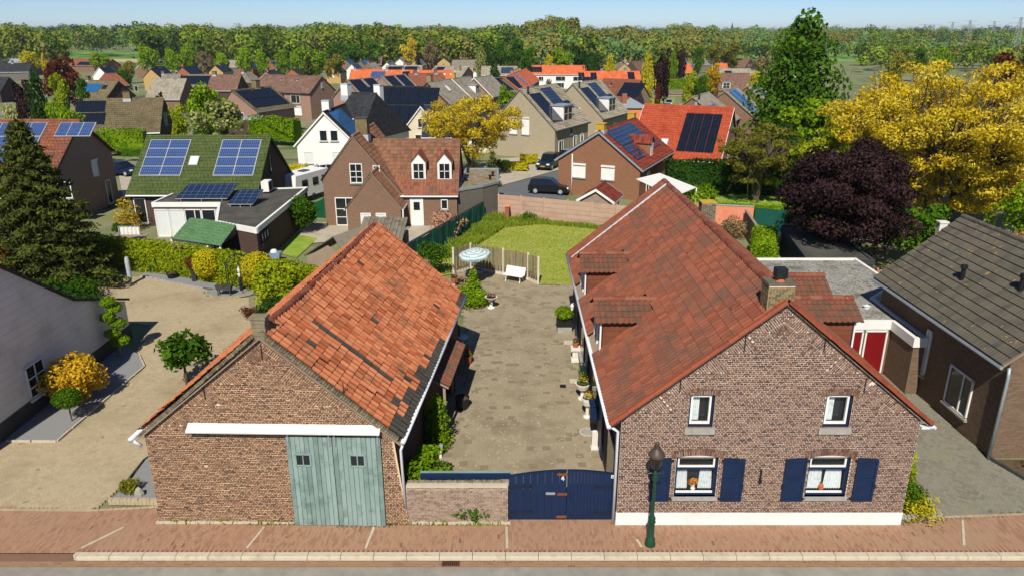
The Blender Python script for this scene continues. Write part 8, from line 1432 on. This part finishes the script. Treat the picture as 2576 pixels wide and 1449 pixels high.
scatter(620, -60, 1290, 450, 560, 17, 22, 9, 15, [sp3, sp1, sp1, sp2, sp1], mead); scatter(700, -80, 1300, 560, 760, 20, 25, 10, 16, [sp3, sp1, sp4, sp1, sp2], mead); scatter(420, -80, 900, 760, 1000, 24, 28, 10, 15, [sp3, sp3, sp1, sp4])
scatter(260, 820, 1420, 620, 900, 20, 26, 11, 17, [sp1, sp2, sp1, sp4]); scatter(200, 1280, 1760, 400, 560, 14, 18, 10, 15, [sp2, sp4, sp1, sp2]); scatter(240, 1300, 1800, 560, 800, 19, 25, 11, 17, [sp2, sp2, sp4, sp1]); scatter(90, 1330, 1450, 640, 720, 26, 29, 14, 18, [sp2])
scatter(110, 1700, 2000, 520, 640, 12, 16, 10, 14, [sp2, sp4, sp1]); scatter(230, 1650, 2640, 760, 950, 17, 23, 11, 17, [sp2, sp2, sp4, sp1]); scatter(360, 1400, 2700, 1000, 1500, 20, 27, 14, 22, [sp4, sp3, sp2, sp5]); scatter(130, 1980, 2640, 640, 720, 9, 14, 9, 14, [sp2, sp4, sp1]); scatter(60, 2180, 2640, 420, 560, 8, 13, 9, 14, [sp1, sp2]); scatter(300, -300, 2900, 1500, 2400, 24, 30, 24, 34, [sp5, sp4, sp3])
wood('mixed_wood', 'mixed fresh green wood along the horizon on the left', 'leaf_wood', sp1, 150, 1.7, 1); wood('budding_wood', 'olive and brown budding trees between the fields and the wood', 'leaf_wood2', sp2, 150, 1.7, 2); wood('pine_wood', 'dark pine wood on the skyline', 'leaf_pine', sp3, 120, 1.8, 3); wood('poplar_wood', 'grey-green poplar belts before the skyline', 'leaf_wood3', sp4, 130, 1.8, 4); wood('distant_wood', 'bluish distant wood at the horizon', 'leaf_wood3', sp5, 90, 3.2, 5)
def far(x, ybase, ytop, Y): X, z1 = atY(x, ytop, Y); _, z0 = atY(x, ybase, Y); return X, min(z0, gz(Y) + 12), z1
X, z0, z1 = far(1843, 75, 56, 1900); cs = T('church_spire', 'slender grey church spire on the far skyline', 'church', (X, 1900, gz(1900))); m = MB(); m.box(-3, -3, 0, 3, 3, (z1 - gz(1900)) * .52); m.obj('tower', 'grey_wall', cs, local=True); m = MB(); h_ = z1 - gz(1900); m.add([(-3.4, -3.4, h_ * .52), (3.4, -3.4, h_ * .52), (3.4, 3.4, h_ * .52), (-3.4, 3.4, h_ * .52), (0, 0, h_)], [(0, 1, 4), (1, 2, 4), (2, 3, 4), (3, 0, 4)]); m.obj('spire', 'roof_black', cs, local=True)
for x, yt, Y, lab in ((1033, 58, 3200, 'leftmost white wind turbine above the wood'), (1122, 63, 3600, 'second white wind turbine above the wood'), (1250, 62, 3000, 'rightmost white wind turbine above the wood')):
    X, z1 = atY(x, yt + 6, Y); w = T('wind_turbine', lab, 'wind turbine', (X, Y, gz(Y)), group='wind turbines'); H_ = z1 - gz(Y); m = MB(); m.tube([(0, 0, 0), (0, 0, H_)], [2.2, 1.2], 8); m.obj('tower', 'white_paint', w, local=True); m = MB(); m.box(-1.5, -4, H_ - 1.5, 1.5, 3, H_ + 2); m.obj('nacelle', 'white_paint', w, local=True)
    for k in range(3): a = k * 2.094 + x; m = MB(); m.tube([(0, -4.5, H_), (math.sin(a) * 14, -4.5, H_ + math.cos(a) * 14)], [.9, .25], 5); m.obj('blade', 'white_paint', w, local=True)
X, z1 = atY(1290, 58, 2600); ms = T('radio_mast', 'thin dark mast above the wood', 'mast', (X, 2600, gz(2600))); m = MB(); m.tube([(0, 0, 0), (0, 0, z1 - gz(2600))], [1.0, .4], 6); m.obj('pole', 'iron', ms, local=True); m = MB(); m.lathe([(1.6, z1 - gz(2600) - 8), (1.6, z1 - gz(2600) - 4)], (0, 0, 0), 8); m.obj('antenna', 'iron', ms, local=True)
for i, (x, yt, Y) in enumerate(((2328, 62, 900), (2350, 63, 1000), (2398, 56, 860), (2442, 52, 800), (2503, 54, 950), (2570, 44, 640))):
    X, z1 = atY(x, yt, Y); H_ = z1 - gz(Y); py = T('power_pylon', ('leftmost of the lattice pylons on the right skyline', 'second lattice pylon from the left on the right skyline', 'third lattice pylon from the left on the right skyline', 'third lattice pylon from the right edge', 'second lattice pylon from the right edge', 'large lattice pylon at the right edge of the sky')[i], 'pylon', (X, Y, gz(Y)), group='power pylons'); m = MB(); w0 = 3.2
    for sx in (-1, 1):
        for sy in (-1, 1): m.bar((sx * w0, sy * w0, 0), (sx * .5, sy * .5, H_), .3)
    for k in range(7): z = H_ * k / 7; z2 = H_ * (k + 1) / 7; a = w0 + (.5 - w0) * k / 7; b = w0 + (.5 - w0) * (k + 1) / 7; m.bar((-a, -a, z), (b, -b, z2), .2); m.bar((a, -a, z), (-b, -b, z2), .2)
    m.obj('lattice_tower', 'zinc', py, local=True); m = MB()
    for z, q in ((H_ * .98, 7), (H_ * .86, 9)): m.bar((-q, 0, z), (q, 0, z), .35)
    m.obj('cross_arm', 'zinc', py, local=True)

hz = MB(); hz.box(-19990, -390, -9.5, 19990, 19990, 90); hzm = N('haze_air'); hzm.t.nodes.remove(hzm.b); pv_ = hzm.n('VolumePrincipled'); pv_.inputs['Color'].default_value = (.82, .9, 1.0, 1); pv_.inputs['Density'].default_value = .00007; pv_.inputs['Anisotropy'].default_value = 0.0
hzm.l(pv_.outputs[0], hzm.out.inputs['Volume']); tag(hz.obj('haze', 'haze_air', base=(0, 0, 0)), 'thin pale haze in the air over the village', 'haze', None, 'stuff')
